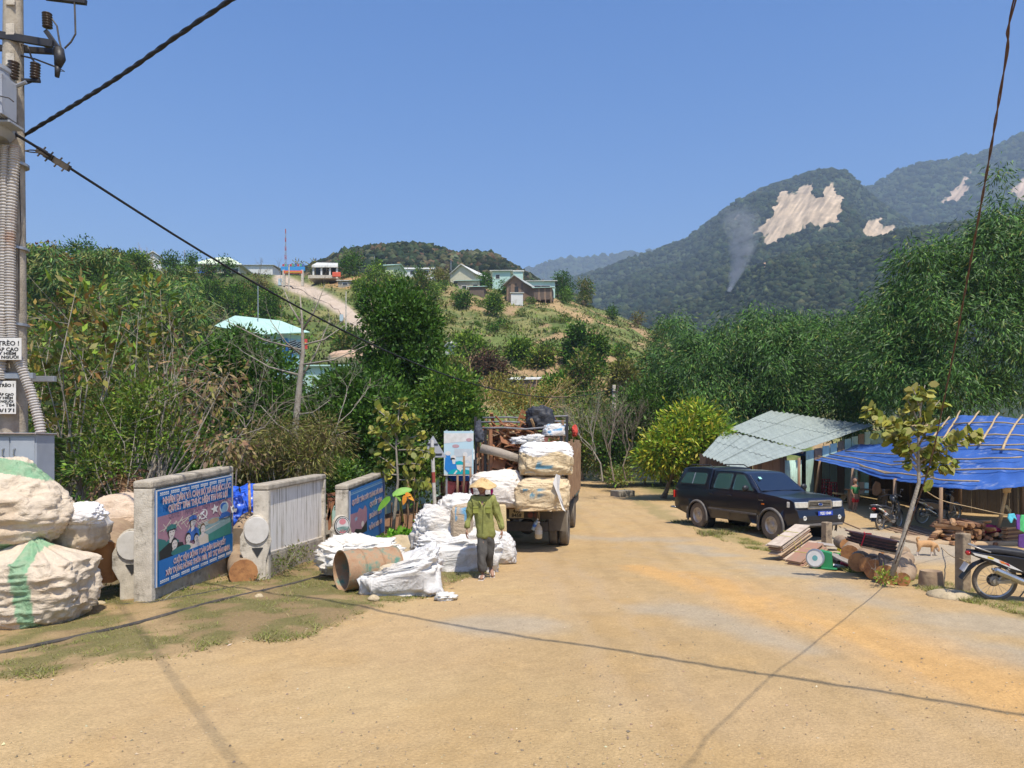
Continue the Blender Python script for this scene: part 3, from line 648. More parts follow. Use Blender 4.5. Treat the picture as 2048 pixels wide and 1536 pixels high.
HT=[(752,592,78,52,G_MID,'bright green rounded tree below the open pavilion on the hilltop',3200),(700,552,64,44,G_DARK,'dark wide tree beside the open pavilion',2200),(722,600,40,40,G_MID,'small green tree just below the bright rounded hilltop tree',1200),(795,592,64,42,G_MID,'leafy green tree left of the rusty roofs',2200),(845,594,44,46,G_OLIVE+G_DARK,'tall dull green tree in front of the rusty roofs',2200),(838,556,24,18,G_DARK,'little dark tree in front of the long white building',800),(878,558,50,20,G_OLIVE,'grey green hedge like tree left of the cream gabled house',1200),(968,585,34,36,G_DARK,'small dark tree between the grey roofed shack and the mint house',1000),(1010,588,24,24,G_DARK,'little dark bush tree in front of the wooden gabled shed',700),(1125,600,46,54,G_DARK,'dense dark round tree at the right end of the hilltop houses',2600),(1133,608,24,26,[(.1,.2,.03),(.08,.16,.03)],'small vivid green tree in front of the dense dark round tree',700),(1173,613,42,54,G_OLIVE+G_DARK[:2],'lone brownish green tree right of the dense dark round tree',2000),(985,632,42,44,G_MID+G_DARK+G_MID[:1],'dark green tree on the grassy slope below the mint house',2000),(922,618,44,32,G_DARK+G_MID[:1],'bushy dark tree on the slope below the grey roofed shack',1300),(868,600,36,30,G_MID,'green bush tree under the rusty roofed house',900),(938,725,76,48,G_MID,'light green tree beside the small white gabled hut',2600),(905,760,80,40,G_MID+G_OLIVE,'pale green bushy tree below the small white gabled hut',2000),(1035,725,48,40,G_MID+G_MID,'green tree in the middle of the grassy slope above the plank shed',2200),(1085,735,44,34,G_OLIVE+G_MID,'patchy olive tree in the middle of the grassy slope',1600),(975,770,84,52,[(.1,.055,.035),(.14,.08,.05),(.07,.06,.03)],'brown leafless looking bush left of the plank shed',2000),(1150,745,44,90,G_DARK+[(.04,.08,.035)],'tall dark creeper covered tree on the lower right of the slope',3600),(1192,745,44,74,G_DARK+G_MID,'dark creeper covered tree beside the tallest one on the slope',2800),(1110,808,56,50,[(.06,.14,.02),(.09,.2,.03)],'vivid green young tree right of the plank shed',1800),(1240,800,70,70,G_OLIVE,'loose olive tree at the foot of the grassy slope',3000),(1165,820,90,110,G_OLIVE+G_DARK,'loose brown green tree left of the far concrete pole',3000),(1300,770,60,60,G_OLIVE+G_BAM,'olive tree at the slope foot beside the bamboo',2600),(1320,700,54,44,G_OLIVE+G_DARK,'low tree on the right shoulder of the grassy hill',1300),(1275,655,30,26,[(.16,.1,.06)]+G_OLIVE,'small brownish tree on the right shoulder of the hill',600),(1225,640,30,24,G_DARK,'small dark tree near the right crest of the hill',700),(700,720,80,60,G_OLIVE+G_DARK,'grey brown tree at the foot of the concrete lane',2000),(340,545,50,34,G_DARK+G_MID[:1],'green tree beside the flag pole on the left hilltop',1200),(386,540,30,40,G_DARK,'dark slim tree left of the cream hip roofed house',900),(450,553,50,30,G_DARK,'dark tree in front of the cream hip roofed house',1000),(415,557,34,26,G_DARK+[(.16,.1,.05)],'reddish dark bush before the cream hip roofed house',700),(600,548,30,24,G_OLIVE+G_DRY,'thin yellowish tree behind the red banner gate',400),(630,550,26,26,G_OLIVE+G_DRY,'second thin tree right of the banner gate',400),(755,545,24,30,G_DARK,'slim dark tree behind the open pavilion',600)]
for i,(px,py,w,h,cols,lab,n)in enumerate(HT):
 t=hilltree(px,py,w,h,None,lab,'hill_tree',cols,n,seed=200+i,L=.36,gap=.36)
bp=tree('hill_bush',(0,0,0),[(0,0,.6,1.1,1.1,.8),(.5,.2,.9,.8,.8,.7)],380,.32,.2,G_MID+G_OLIVE,'small round scrub bush growing on the grassy village slope','bush','scrub bushes on the village slope',seed=5,trunk=0,mat=LEAFFAR,cl=6,cr=.3,gap=.3)
bp2=tree('hill_bush',(0,0,0),[(0,0,.5,1.0,1.0,.8),(-.5,.2,.7,.8,.8,.6)],380,.3,.2,G_DARK+G_OLIVE[:1],'small dark scrub bush growing on the grassy village slope','bush','scrub bushes on the village slope',seed=6,trunk=0,mat=LEAFFAR,cl=6,cr=.3,gap=.3)
useb=set()
for i in range(150):
 px=560+rng.random()*830;py=575+rng.random()*190
 if py<np.interp(px,RX,RY)+14 or polydist(np.array(px),np.array(py),cl)<24:continue
 if 490<px<640 and py>600:continue
 kk=i%2;q=bp if kk else bp2
 if kk in useb:q=copy_tree(q)
 useb.add(kk)
 q['label']=('small dark' if i%2==0 else 'small light green')+' round bush '+['at the top of the slope','high on the slope','halfway down the slope','low on the slope'][min(3,max(0,int((py-np.interp(px,RX,RY)-14)/42)))]+', '+['beside the lane','below the pavilion trees','below the rusty roofs','below the mint house','below the lone brownish tree','on the right shoulder','at the far right foot'][min(6,int((px-560)/118))]
 q.location=hillhit(px,py);s=.35+.55*rng.random();q.scale=(s,s,s*(.7+.5*rng.random()));q.rotation_euler=(0,0,px)
def twigs(mb,p,d,L,r,dep,rg,spread=.6,n=3,upw=.12):
 q=p+d*L;m=p.lerp(q,.5)+Vector(rg.normal(size=3)*L*.06);mb.tube([p,m,q],[r,r*.8,r*.55],5 if r>.01 else 3,caps=False)
 if dep==0:return
 for i in range(n):
  s=p.lerp(q,.45+.55*(i+1)/n);dd=(d+Vector(rg.normal(size=3))*spread+Vector((0,0,upw))).normalized();twigs(mb,s,dd,L*(.55+.25*rg.random()),r*.5,dep-1,rg,spread,n,upw)
def bare_tree(base,L,r,dep,seed,label,mat=BARKG,spread=.6,n=3,lean=(0,0,1),name='bare_tree',cat='tree',group=None):
 rg=np.random.default_rng(seed);t=thing(name,base,label,cat,group);mb=MB();twigs(mb,Vector(base),Vector(lean).normalized(),L,r,dep,rg,spread,n);mb.build('branches',mat,t,True);return t
for i,(px,py,h,lab)in enumerate([(517,560,62,'leafless grey tree on the skyline right of the cream hip roofed house'),(295,545,62,'leafless tree on the left skyline before the far white roof'),(605,560,38,'small leafless tree beside the banner gate')]):
 p=hillhit(px,py);p.z-=1;bare_tree(p,h*p.y/FPX*.42,.10,4,40+i,lab,PALEW if i else BARKG,.5)
 # jackfruit like dense trees close by
tree('glossy_tree',P(480,1000,25),[E(445,750,25,86,60,1.6),E(495,714,25,66,48,1.5),E(430,800,25,80,70,1.5),E(540,775,25,74,80,1.6),E(560,850,24.5,80,80,1.5),E(450,880,24.5,90,80,1.5),E(475,684,25,34,20,.8),E(600,880,24.6,50,60,1)],33000,.15,.075,G_DARK+[(.06,.14,.02),(.08,.17,.03)],'dense glossy dark green round tree in front of the mint roofed house',wts=[3,3,3,2,1,.7],seed=31,trunk=.2,gap=.42,cl=11,cr=.13)
tree('glossy_tree',P(800,1000,28),[E(805,640,28,58,56,1.3),E(760,690,28,45,60,1.2),E(840,700,28,48,70,1.3),E(800,760,28,85,60,1.7),E(745,610,28,26,36,.7),E(795,605,28,32,34,.7),E(850,640,28,26,40,.7),E(860,760,28,40,60,1)],24000,.16,.08,G_DARK+[(.05,.12,.02)],'tall dark glossy tree rising highest behind the sapling with yellow leaves',seed=32,trunk=.18,gap=.42,cl=11,cr=.14)
tree('glossy_tree',P(720,1010,24),[E(690,830,24,80,80,1.5),E(760,850,24,70,90,1.5),E(640,880,24,60,80,1.3),E(700,780,24,55,45,1),E(730,920,24,80,50,1.4)],24000,.15,.075,G_DARK+[(.07,.15,.025)],'broad dark leafy tree between the bare trunk and the yellow leaved sapling',seed=33,trunk=.18,gap=.42,cl=11,cr=.13)
tree('glossy_tree',P(890,1000,26),[E(900,810,26,62,50,1.2),E(850,870,26,60,70,1.2),E(930,850,26,36,40,.9),E(905,770,26,45,30,.9),E(830,940,25,60,50,1)],15000,.16,.07,G_DARK[:3]+G_MID,'olive and green leafy tree hanging over the blue health poster',seed=34,trunk=.14,gap=.44,cl=10,cr=.16)
# roadside thicket on the left
def bush(name,ells,n,L,Wd,cols,label,seed,base=None,cat='shrub',droop=0.,gap=.4,cl=10,cr=None,twig=None,lv=.3,shell=.3,stems=10,up=.35,wts=None,stemmat=None):
 rg=np.random.default_rng(seed);e0=min(ells,key=lambda e:e[2]);b=base or Vector((np.mean([e[0]for e in ells]),np.mean([e[1]for e in ells]),e0[2]-e0[5]))
 b=Vector(b);t=thing(name,b,label,cat);mb=MB()
 for i in range(stems):
  e=ells[i%len(ells)];en=Vector(e[:3])+Vector((rg.normal()*e[3]*.45,rg.normal()*e[4]*.45,e[5]*(.3+.6*rg.random())));st=b+Vector((rg.normal()*.15,rg.normal()*.15,0));md=st.lerp(en,.55)+Vector(rg.normal(size=3)*.08*(en-st).length)
  r=twig or .02;mb.tube([st,st.lerp(md,.5)+Vector(rg.normal(size=3)*.03),md,en],[r,r*.8,r*.6,r*.25],5)
  for q in range(3):
   s=md.lerp(en,rg.random());mb.tube([s,s+Vector(rg.normal(size=3)*.22*(en-st).length*.6)+Vector((0,0,.1))],[r*.35,r*.12],3)
 mb.build('stems',stemmat or BARKG,t,True)
 cr=cr or L;p,d,off,tone=crown_pts(rg,ells,n,shell,gap,1.2,cl,cr);m=len(p)
 dr=d*.5+off/cr*.7+rg.normal(size=(m,3))*.35+np.array([0,0,up-droop]);c=pal(rg,m,cols,wts,.2)*(1+tone[:,None])
 leaves('foliage',p,dr,L*(1+rg.normal(0,lv,m)).clip(.4,2),Wd*(1+rg.normal(0,.25,m)).clip(.4,2),c.clip(.01,.8),LEAF,t,True,rng=rg);return t
BRN=[(.25,.2,.09),(.2,.17,.07),(.3,.2,.1),(.16,.17,.05),(.2,.12,.07)]
bush('thicket',[E(130,800,19,100,80,1.3),E(260,800,19,100,80,1.3),E(120,900,18,110,70,1.2),E(280,900,18,120,80,1.3),E(60,760,19,50,90,1),E(200,730,20,80,50,1)],36000,.17,.03,G_BAM+G_OLIVE,'tangled fine leaved green thicket behind the heaped bags',41,P(230,1040,18.5),gap=.45,cl=10,cr=.2,stems=34,droop=.2)
bush('thicket',[E(420,930,17.5,90,60,1),E(560,930,18,80,50,1),E(330,970,16.5,90,50,1),E(640,960,19,90,50,1)],22000,.10,.05,G_DARK+G_MID[:2],'low dark leafy thicket right behind the painted signboards',42,P(470,1060,17.5),gap=.38,stems=14)
bush('tall_shrub',[E(110,640,14,60,45,.6),E(175,600,14,40,40,.5),E(150,720,13.8,90,60,.7),E(250,660,14,46,50,.5),E(90,800,13.5,60,60,.6)],800,.2,.075,G_OLIVE+G_MID+[(.3,.22,.04),(.25,.14,.04)],'lanky shrub with long drooping olive and yellow leaves beside the electric pole',43,P(150,1000,13.5),cl=6,cr=.16,twig=.018,stems=14,droop=.25,gap=.42,stemmat=BARKG)
bush('tall_shrub',[E(300,600,15,30,40,.4),E(345,650,15,40,30,.5),E(280,700,15,60,40,.5)],420,.2,.07,G_OLIVE+G_MID+[(.3,.2,.04)],'thin bare stemmed shrub with few olive leaves left of the round tree',44,P(290,1000,14.5),cl=6,cr=.16,twig=.016,stems=12,droop=.2,gap=.46)
bush('dry_shrub',[E(440,760,13.5,60,20,.4),E(400,800,13.5,70,26,.5),E(455,890,13.3,60,36,.5),E(360,730,13.6,36,26,.4)],1100,.12,.05,BRN,'arching dry shrub with brown drooping leaves behind the first signboard',45,P(300,1010,13.2),cl=10,cr=.16,twig=.02,stems=16,droop=1.0,gap=.4)
bush('green_shrub',[E(230,850,13.4,70,50,.5),E(300,800,13.4,60,40,.5),E(330,870,13.4,60,40,.5),E(200,930,13.,60,40,.5)],5200,.09,.035,[(.08,.17,.02),(.12,.22,.03),(.05,.1,.02),(.16,.2,.05)],'light green leafy shrub among the bags and the first signboard',46,P(250,1040,13),cl=8,cr=.1,twig=.014,stems=14,gap=.42)
bush('wispy_shrub',[E(560,880,17,60,44,.7),E(520,920,17,50,36,.6),E(640,880,17.4,60,40,.7),E(610,930,17,50,30,.6)],9000,.14,.018,G_OLIVE+[(.2,.14,.06),(.12,.1,.05)],'wispy olive shrub with hanging needles behind the blank white board',47,P(590,1030,17),droop=1.0,gap=.42,cl=12,cr=.14,stems=16,twig=.016)
def fronds(name,base,n,L,seed,cols,label,cat='palm',leafl=.35,arch=.5):
 rg=np.random.default_rng(seed);t=thing(name,base,label,cat)
 for i in range(n):
  an=rg.random()*6.28;el=.4+.9*rg.random();d=Vector((math.cos(an)*math.cos(el),math.sin(an)*math.cos(el),math.sin(el)));l=L*(.7+.5*rg.random());pts=[Vector(base)+d*l*s+Vector((0,0,-arch*l*s*s))for s in np.linspace(0,1,9)]
  mb=MB();mb.tube(pts,[.014*(1-.8*k/8)for k in range(9)],4)
  m=34;ts=np.repeat(np.linspace(.15,1,m),2);P_=np.array([tuple(q)for q in pts]);pos=np.stack([np.interp(ts*8,range(9),P_[:,k])for k in range(3)],-1)
  sdv=np.array(d.cross(Vector((0,0,1))).normalized());tan=np.array(tuple((pts[6]-pts[2]).normalized()));sg=np.tile([1,-1],m)[:,None]
  dr=sdv*sg+tan*.55+np.array([0,0,-.25]);col=np.tile(np.array(cols[rg.integers(len(cols))]),(2*m,1))*(1+rg.normal(0,.12,(2*m,1)))
  f=mb.build('frond',BAMB,t,True);leaves('leaflet',pos,dr,leafl*(1-.6*np.abs(ts-.4)),.035,col.clip(.01,.6),LEAF,f,True,rng=rg).__setitem__('kind','stuff')
 return t
fronds('palm',P(145,960,13.6),12,1.7,3,[(.09,.17,.03),(.14,.22,.04),(.06,.12,.02)],'young palm with bright green fronds above the heaped bags',leafl=.28)
fronds('palm',P(255,955,13.4),6,.8,9,[(.28,.17,.09),(.33,.2,.12)],'withered brown palm fronds beside the lower bags',leafl=.2,arch=.9)
t=thing('bare_tree',P(597,1010,19),'leafless grey trunk with forking twigs above the blank white board','tree');mb=MB();rg=np.random.default_rng(3)
tr=[P(x,y,19)for x,y in[(600,1020),(597,930),(590,860),(598,780),(606,700),(604,640),(600,590)]]
mb.tube(tr,[.12,.1,.085,.075,.05,.03,.012],9)
for(x0,y0,x1,y1,yo)in[(604,710,540,640,-.5),(606,690,690,650,.4),(602,730,735,690,-.3),(598,750,480,700,.5),(604,650,560,560,.2),(606,660,650,570,-.2),(590,870,520,810,.3),(594,830,660,800,-.4),(600,760,660,640,.6),(603,700,450,640,-.6)]:
 a,b=P(x0,y0,19),P(x1,y1,19+yo);m_=a.lerp(b,.5)+Vector((0,0,-.12));mb.tube([a,m_,b],[.03,.02,.007],5)
 for q in range(4):twigs(mb,a.lerp(b,.35+.2*q),((b-a).normalized()+Vector(rg.normal(size=3))*.5+Vector((0,0,.4))).normalized(),.35,.006,2,rg,.5,3)
mb.build('trunk',BARKG,t,True,smooth=True)
for i,(x,y,Y,L,dx,lab)in enumerate([(160,990,15,1.5,-.4,'tangle of thin grey bare stems by the young palm'),(400,980,14.6,1.3,.7,'thin bare stems arching over the first signboard'),(470,1000,16,1.3,.2,'tangle of bare twigs between the first two signboards'),(230,900,14.4,1.5,.9,'long pale bare stems leaning right above the green shrub'),(520,960,18.4,1.6,-.3,'dead brown brush under the round glossy tree'),(640,960,18.6,1.5,.3,'dead brown twigs right of the bare trunk')]):
 bare_tree(P(x,y,Y),L,.022,4,60+i,lab,BARKG if i%2 else BARK,.45,3,(dx,.1,1),'bare_shrub','shrub')
def sapling(name,trunkpx,Y,brs,n,L,label,seed,cols,r=.04,wd=.72):
 rg=np.random.default_rng(seed);tp=[P(x,y,Y+dy)for x,y,dy in trunkpx];t=thing(name,tp[0],label,'tree');mb=MB();mb.tube(tp,[r*(1-.75*i/(len(tp)-1))for i in range(len(tp))],8)
 pos,dirs=[],[]
 for(x0,y0,x1,y1,dy)in brs:
  a,b=P(x0,y0,Y),P(x1,y1,Y+dy);m=a.lerp(b,.5)+Vector((0,0,.04));mb.tube([a,m,b],[r*.42,r*.3,r*.1],5);k=max(3,int((b-a).length/.06))
  for i in range(k):
   for sgn in(-1,1):
    q=a.lerp(b,.2+.8*i/k)+Vector(rg.normal(size=3))*.03;pos.append(q);d=(b-a).normalized().cross(Vector((0,-1,.3))).normalized()*sgn;dirs.append(d+(b-a).normalized()*.5+Vector(rg.normal(size=3))*.45)
 pos,dirs=np.array([tuple(q)for q in pos]),np.array([tuple(q)for q in dirs]);k=rg.choice(len(pos),n,replace=len(pos)<n);pos,dirs=pos[k]+rg.normal(size=(n,3))*.02,dirs[k]
 mb.build('trunk',BARKG,t,True,smooth=True)
 dirs/=np.linalg.norm(dirs,axis=1,keepdims=True);nr=rg.normal(size=(n,3))*.7+np.array([0,-.4,.9]);sd=np.cross(dirs,nr);sd/=np.linalg.norm(sd,axis=1,keepdims=True);up=np.cross(sd,dirs)
 l=(L*(.7+.6*rg.random(n)))[:,None];w=l*wd*.5
 V=np.stack([pos,pos+dirs*l*.25+sd*w*.85+up*l*.05,pos+dirs*l*.65+sd*w+up*l*.04,pos+dirs*l-up*l*.1,pos+dirs*l*.65-sd*w+up*l*.04,pos+dirs*l*.25-sd*w*.85+up*l*.05],1).reshape(-1,3)
 c=pal(rg,n,cols,None,.15);link('leaf_crown',npmesh('leaf_crown',V,np.arange(n*6).reshape(n,6),LEAF,np.repeat(c,6,0)),t,True);return t
YG=[(.24,.26,.05),(.16,.2,.04),(.3,.28,.07),(.12,.16,.03)]
sapling('sapling',[(785,1075,0),(790,1020,0),(796,960,0),(792,890,0),(798,820,0)],18.5,[(795,940,745,905,0),(795,930,850,930,-.2),(792,900,742,860,-.2),(792,890,842,870,.2),(796,860,750,815,.1),(796,860,830,830,-.2),(798,830,800,800,0),(795,960,860,965,.1),(795,950,740,950,.2),(796,880,772,830,-.3),(797,850,815,806,0),(797,900,870,905,0)],360,.17,'sapling with big yellow green leaves left of the triangular road sign',71,YG,.05)
sapling('sapling',[(1783,1152,0),(1800,1100,0),(1822,1020,0),(1838,965,0),(1836,900,0),(1840,830,0),(1838,770,0)],11.6,[(1838,930,1730,815,.1),(1838,920,1780,840,-.2),(1837,900,1960,865,.1),(1838,925,1930,880,-.3),(1838,940,1910,920,.2),(1838,870,1790,830,.2),(1838,860,1880,800,0),(1839,830,1850,770,0),(1839,820,1825,775,-.1),(1838,945,1795,900,.1),(1838,955,1870,955,-.1),(1838,890,1865,850,-.3),(1838,850,1815,800,0),(1838,935,1860,900,.3)],640,.135,'slender leaning sapling with round yellow green leaves in front of the blue tarpaulin',72,YG,.045)
bush('roadside_scrub',[E(1228,945,44,26,14,1),E(1215,930,50,22,14,1),E(1240,950,40,26,14,1),E(1225,925,45,40,20,1)],5000,.16,.07,G_MID+G_OLIVE,'green scrub along the right verge beyond the truck',76,P(1215,965,44),gap=.36,stems=8)
bush('roadside_scrub',[E(1400,955,38,50,24,1),E(1360,935,42,40,30,1)],3000,.16,.07,G_DARK+G_OLIVE,'dark scrub between the yellow green tree and the lower grey roof',77,P(1390,985,38),gap=.36,stems=8)
# trees right of the truck
tree('twiggy_tree',P(1040,960,42),[E(1010,800,42,50,26,1.2),E(1070,800,42,50,24,1.2),E(1110,780,43,36,24,1),E(1000,770,43,50,20,1)],3600,.16,.08,[(.26,.2,.04),(.16,.18,.04),(.1,.14,.03),(.3,.24,.05)],'sparse yellowing tree with pale forked branches behind the truck',seed=35,trunk=.1,gap=.44,cl=6,bark=PALEW)
for i,(x,dx,lab)in enumerate([(1035,.5,'pale forked bare branches right behind the truck cage'),(1010,-.6,'pale bare branches leaning left behind the truck cage')]):bare_tree(P(x,900,38),2.2,.05,4,80+i,lab,PALEW,.35,3,(dx,0,1))
tree('roadside_tree',P(1165,960,46),[E(1150,860,46,44,50,1.5),E(1180,900,46,40,40,1.5),E(1140,910,47,36,40,1.5)],9000,.2,.09,G_MID+G_OLIVE+G_DARK[:1],'light green tree hanging over the road beyond the truck',seed=36,trunk=.12)
tree('roadside_tree',P(1195,945,52),[E(1210,850,52,60,50,2),E(1160,830,53,60,50,2),E(1240,880,52,40,40,1.5)],8000,.24,.11,G_DARK+G_OLIVE,'dark green tree at the far bend of the road',seed=37,trunk=.14)
for i,x in enumerate((1205,1228,1252)):bare_tree(P(x,962,32+i),1.6,.04,4,90+i,['leftmost of three upright brushy bare shrubs near the far concrete pole','middle of three upright brushy bare shrubs near the far concrete pole','rightmost of three upright bare shrubs, before the white banners'][i],BARK if i else BARKG,.28,4,((-.35,-.15,.1)[i],0,1),'bare_shrub','shrub')
tree('dark_tree',P(1330,960,44),[E(1300,835,44,75,45,2.2),E(1250,860,44,45,36,1.8),E(1360,810,44.5,60,45,2.2),E(1320,790,44.5,60,36,2),E(1270,810,44,45,36,1.8),E(1230,900,44,30,40,1.2)],17000,.2,.1,G_DARK+[(.06,.1,.03)],'dark small leaved tree behind the yellow green tree',seed=38,trunk=.12,gap=.42)
tree('yellow_tree',G(1326,998),[E(1372,880,33.6,70,42,1.5),E(1325,900,33.4,40,36,1.2),E(1415,895,33.6,46,50,1.3),E(1385,842,33.8,50,30,1.2),E(1350,915,33.4,56,24,1.2),E(1432,920,33.6,24,36,.8),E(1302,918,33.4,22,24,.7)],13000,.25,.085,[(.3,.32,.03),(.12,.24,.02),(.2,.3,.03),(.07,.15,.02),(.38,.34,.04)],'bright yellow green tree standing behind the black pickup',wts=[2,3,3,2,1],seed=39,trunk=.12,droop=.35,gap=.38,cl=9,cr=.22)
# bamboo
def bamboo(base,culms,ells,n,label,seed,L=.30,Wd=.056,cols=None,group='bamboo clumps behind the sheds'):
 rg=np.random.default_rng(seed+500)
 if len(ells)>3:
  for e in list(ells):
   for q in range(4):v=rg.normal(size=3);v/=np.linalg.norm(v);f=.2+.18*rg.random();ells=ells+[(e[0]+v[0]*e[3],e[1]+v[1]*e[4],e[2]+v[2]*e[5]*1.0,e[3]*f,e[4]*f,e[5]*f)]
 rg=np.random.default_rng(seed);t=thing('bamboo_clump',base,label,'bamboo',group);base=Vector(base)
 for i in range(culms):
  e=ells[i%len(ells)];top=Vector(e[:3])+Vector((rg.normal()*e[3]*.5,rg.normal()*e[4]*.4,e[5]*.8));b=base+Vector((rg.normal()*1.2,rg.normal()*.6,0));md=b.lerp(top,.6)+Vector((-(top.x-b.x)*.25,0,1.0));mb=MB()
  mb.tube([b,b.lerp(md,.5)+Vector((0,0,.4)),md,md.lerp(top,.6),top+Vector((.4*np.sign(top.x-b.x),0,-.5))],[.045,.042,.035,.02,.008],6);mb.build('culm',pm('green_bamboo',(.17,.25,.08),(.1,.16,.05),3,.5),t,True)
 p,d,off,tone=crown_pts(rg,ells,n,.3,.47,.7,20,.30);off=off*.67;m=len(p)
 fan=off/.2;dr=np.stack([fan[:,0]*.55,fan[:,1]*.55-.15,-.5-.3*np.abs(fan[:,2])],-1)+rg.normal(size=(m,3))*.28+d*.3+np.repeat(rg.normal(size=(m//20+1,3))*.3,20,0)[:m]
 c=pal(rg,m,cols or G_BAM,[3,3,2.2,3,.5]if not cols else None,.18)*(1+tone[:,None]*1.2)
 leaves('foliage',p,dr,L*(1+rg.normal(0,.25,m)).clip(.4,1.8),Wd*(1+rg.normal(0,.2,m)).clip(.5,1.6),c.clip(.01,.6),LEAF,t,True,rng=rg,nrm=rg.normal(size=(m,3))*.5+np.array([0,-.9,.3]));return t
bamboo(P(1930,960,36),12,[E(1900,560,36,110,80,2.5),E(1990,520,35,100,90,2.5),E(2080,560,35,90,110,2.5),E(1830,640,36,90,90,2.5),E(1940,680,34,110,90,2.5),E(2040,720,34,90,100,2.5),E(1800,740,35,80,80,2),E(1900,780,34,100,60,2),E(1990,465,36,50,30,1.5),E(2050,455,36,50,36,1.4),E(1840,510,36,46,34,1.5),E(2120,480,36,70,80,2)],52000,'tall dark bamboo clump filling the right edge behind the blue tarpaulin',51)
bamboo(P(1700,930,42),8,[E(1640,700,42,100,60,3),E(1740,740,42,80,80,3),E(1560,720,42,80,60,2.6),E(1680,800,41,100,60,2.6),E(1600,660,43,46,28,2),E(1760,660,42,60,60,2)],34000,'broad bamboo clump rising above the upper grey roof',52)
bamboo(P(1480,930,44),8,[E(1470,700,44,80,60,3),E(1400,730,44,60,60,2.5),E(1530,660,44,60,40,2.5),E(1470,790,43,90,60,2.6),E(1400,800,43,60,50,2.6),E(1560,800,42,70,50,2.4),E(1500,850,42,80,30,2)],32000,'bamboo clump behind the yellow green tree',53)
bamboo(P(1330,880,50),3,[E(1345,650,50,30,18,1.2),E(1330,720,50,36,40,1.5),E(1370,760,50,40,40,1.5)],6000,'smaller arching bamboo at the left end of the bamboo belt',54)
bamboo(P(2000,700,36.5),1,[E(2000,352,36.5,22,12,.4),E(1990,405,36.5,16,14,.3)],300,'single thin bamboo shoot sticking up above the right clump',55,group='bamboo shoots above the skyline')
bamboo(P(95,620,60),4,[E(80,520,60,60,22,2),E(110,560,60,60,40,2),E(75,500,60,30,10,1),E(200,520,62,50,14,1.5),E(340,590,62,60,40,2.4),E(270,600,60,60,50,2)],9000,'feathery bamboo on the left skyline above the thicket',56,L=.55,Wd=.10,cols=G_BAM+[(.16,.2,.07)],group='bamboo on the left hillside')
bamboo(P(420,720,55),3,[E(380,620,55,50,40,2.4),E(330,650,55,80,50,2),E(240,680,54,90,40,2)],8000,'feathery bamboo on the hillside above the glossy round tree',57,L=.45,Wd=.08,cols=G_BAM+[(.12,.17,.06)],group='bamboo on the left hillside')
for i,(x,y,w)in enumerate([(95,512,26),(70,520,18),(325,600,14),(150,540,16)]):
 p=P(x,y,62);tree('flame_vine',p-Vector((0,0,2)),[E(x,y,62,w,7,.8)],260,.35,.2,[(.42,.12,.04),(.3,.1,.05),(.2,.14,.05)],['orange red flowering creeper at the top of the left skyline','smaller orange flowering creeper at the far left skyline','faint red brown creeper on the hillside bamboo','low orange flowering creeper on the left skyline'][i],'creeper',None,None,95+i,0,mat=LEAFFAR,cl=6,cr=.3)
bush('vegetable_bed',[E(800,1085,17.5,34,12,.5),E(840,1075,17.8,30,12,.5)],900,.13,.09,[(.08,.24,.02),(.12,.32,.03)],'low bed of bright green leaf vegetables beside the pale rocks',48,G(815,1092),cat='plants',stems=4,cl=6,cr=.08)
bush('weeds',[E(235,1198,11.3,36,18,.3),E(180,1185,11.3,26,20,.3),E(370,1195,11.2,24,16,.2),E(465,1168,12.3,16,18,.2),E(430,1180,12,20,9,.2)],1500,.055,.022,[(.09,.17,.03),(.14,.2,.05),(.06,.11,.02)],'weeds growing along the foot of the first signboard',49,G(300,1205),cat='weeds',stems=8,twig=.005,cl=7,cr=.05)
bush('weeds',[E(560,1130,12.6,30,14,.2),E(600,1105,13.4,30,14,.2),E(520,1165,12.2,14,14,.2)],900,.06,.02,[(.12,.15,.05),(.2,.17,.08),(.1,.16,.03)],'dry weeds at the foot of the blank white board',50,G(560,1150),cat='weeds',stems=8,twig=.005,cl=7,cr=.05)
bush('weeds',[E(1765,1152,11.7,14,7,.12),E(1798,1160,11.6,10,6,.12)],120,.07,.03,[(.12,.2,.03),(.2,.26,.05)],'small weeds at the foot of the leaning sapling',58,G(1770,1160),cat='weeds',stems=4,twig=.005,cl=6,cr=.04)
# LEFT SIDE: POLE, BAGS, SIGNBOARDS
BLUE=pm('sign_blue',(.006,.12,.36),(.008,.135,.4),3,.5);WHITE=pm('white_paint',(.72,.7,.66),(.6,.58,.53),6,.6);INK=pm('black_ink',(.02,.02,.02),(.03,.03,.03),5,.7)
PINK=pm('faded_pink',(.52,.33,.34),(.45,.27,.3),6,.6);RED=pm('faded_red',(.45,.05,.04),(.35,.04,.03),5,.6)
HOSE=pm('black_hose',(.025,.024,.022),(.1,.08,.06),5,.6,.2,20)
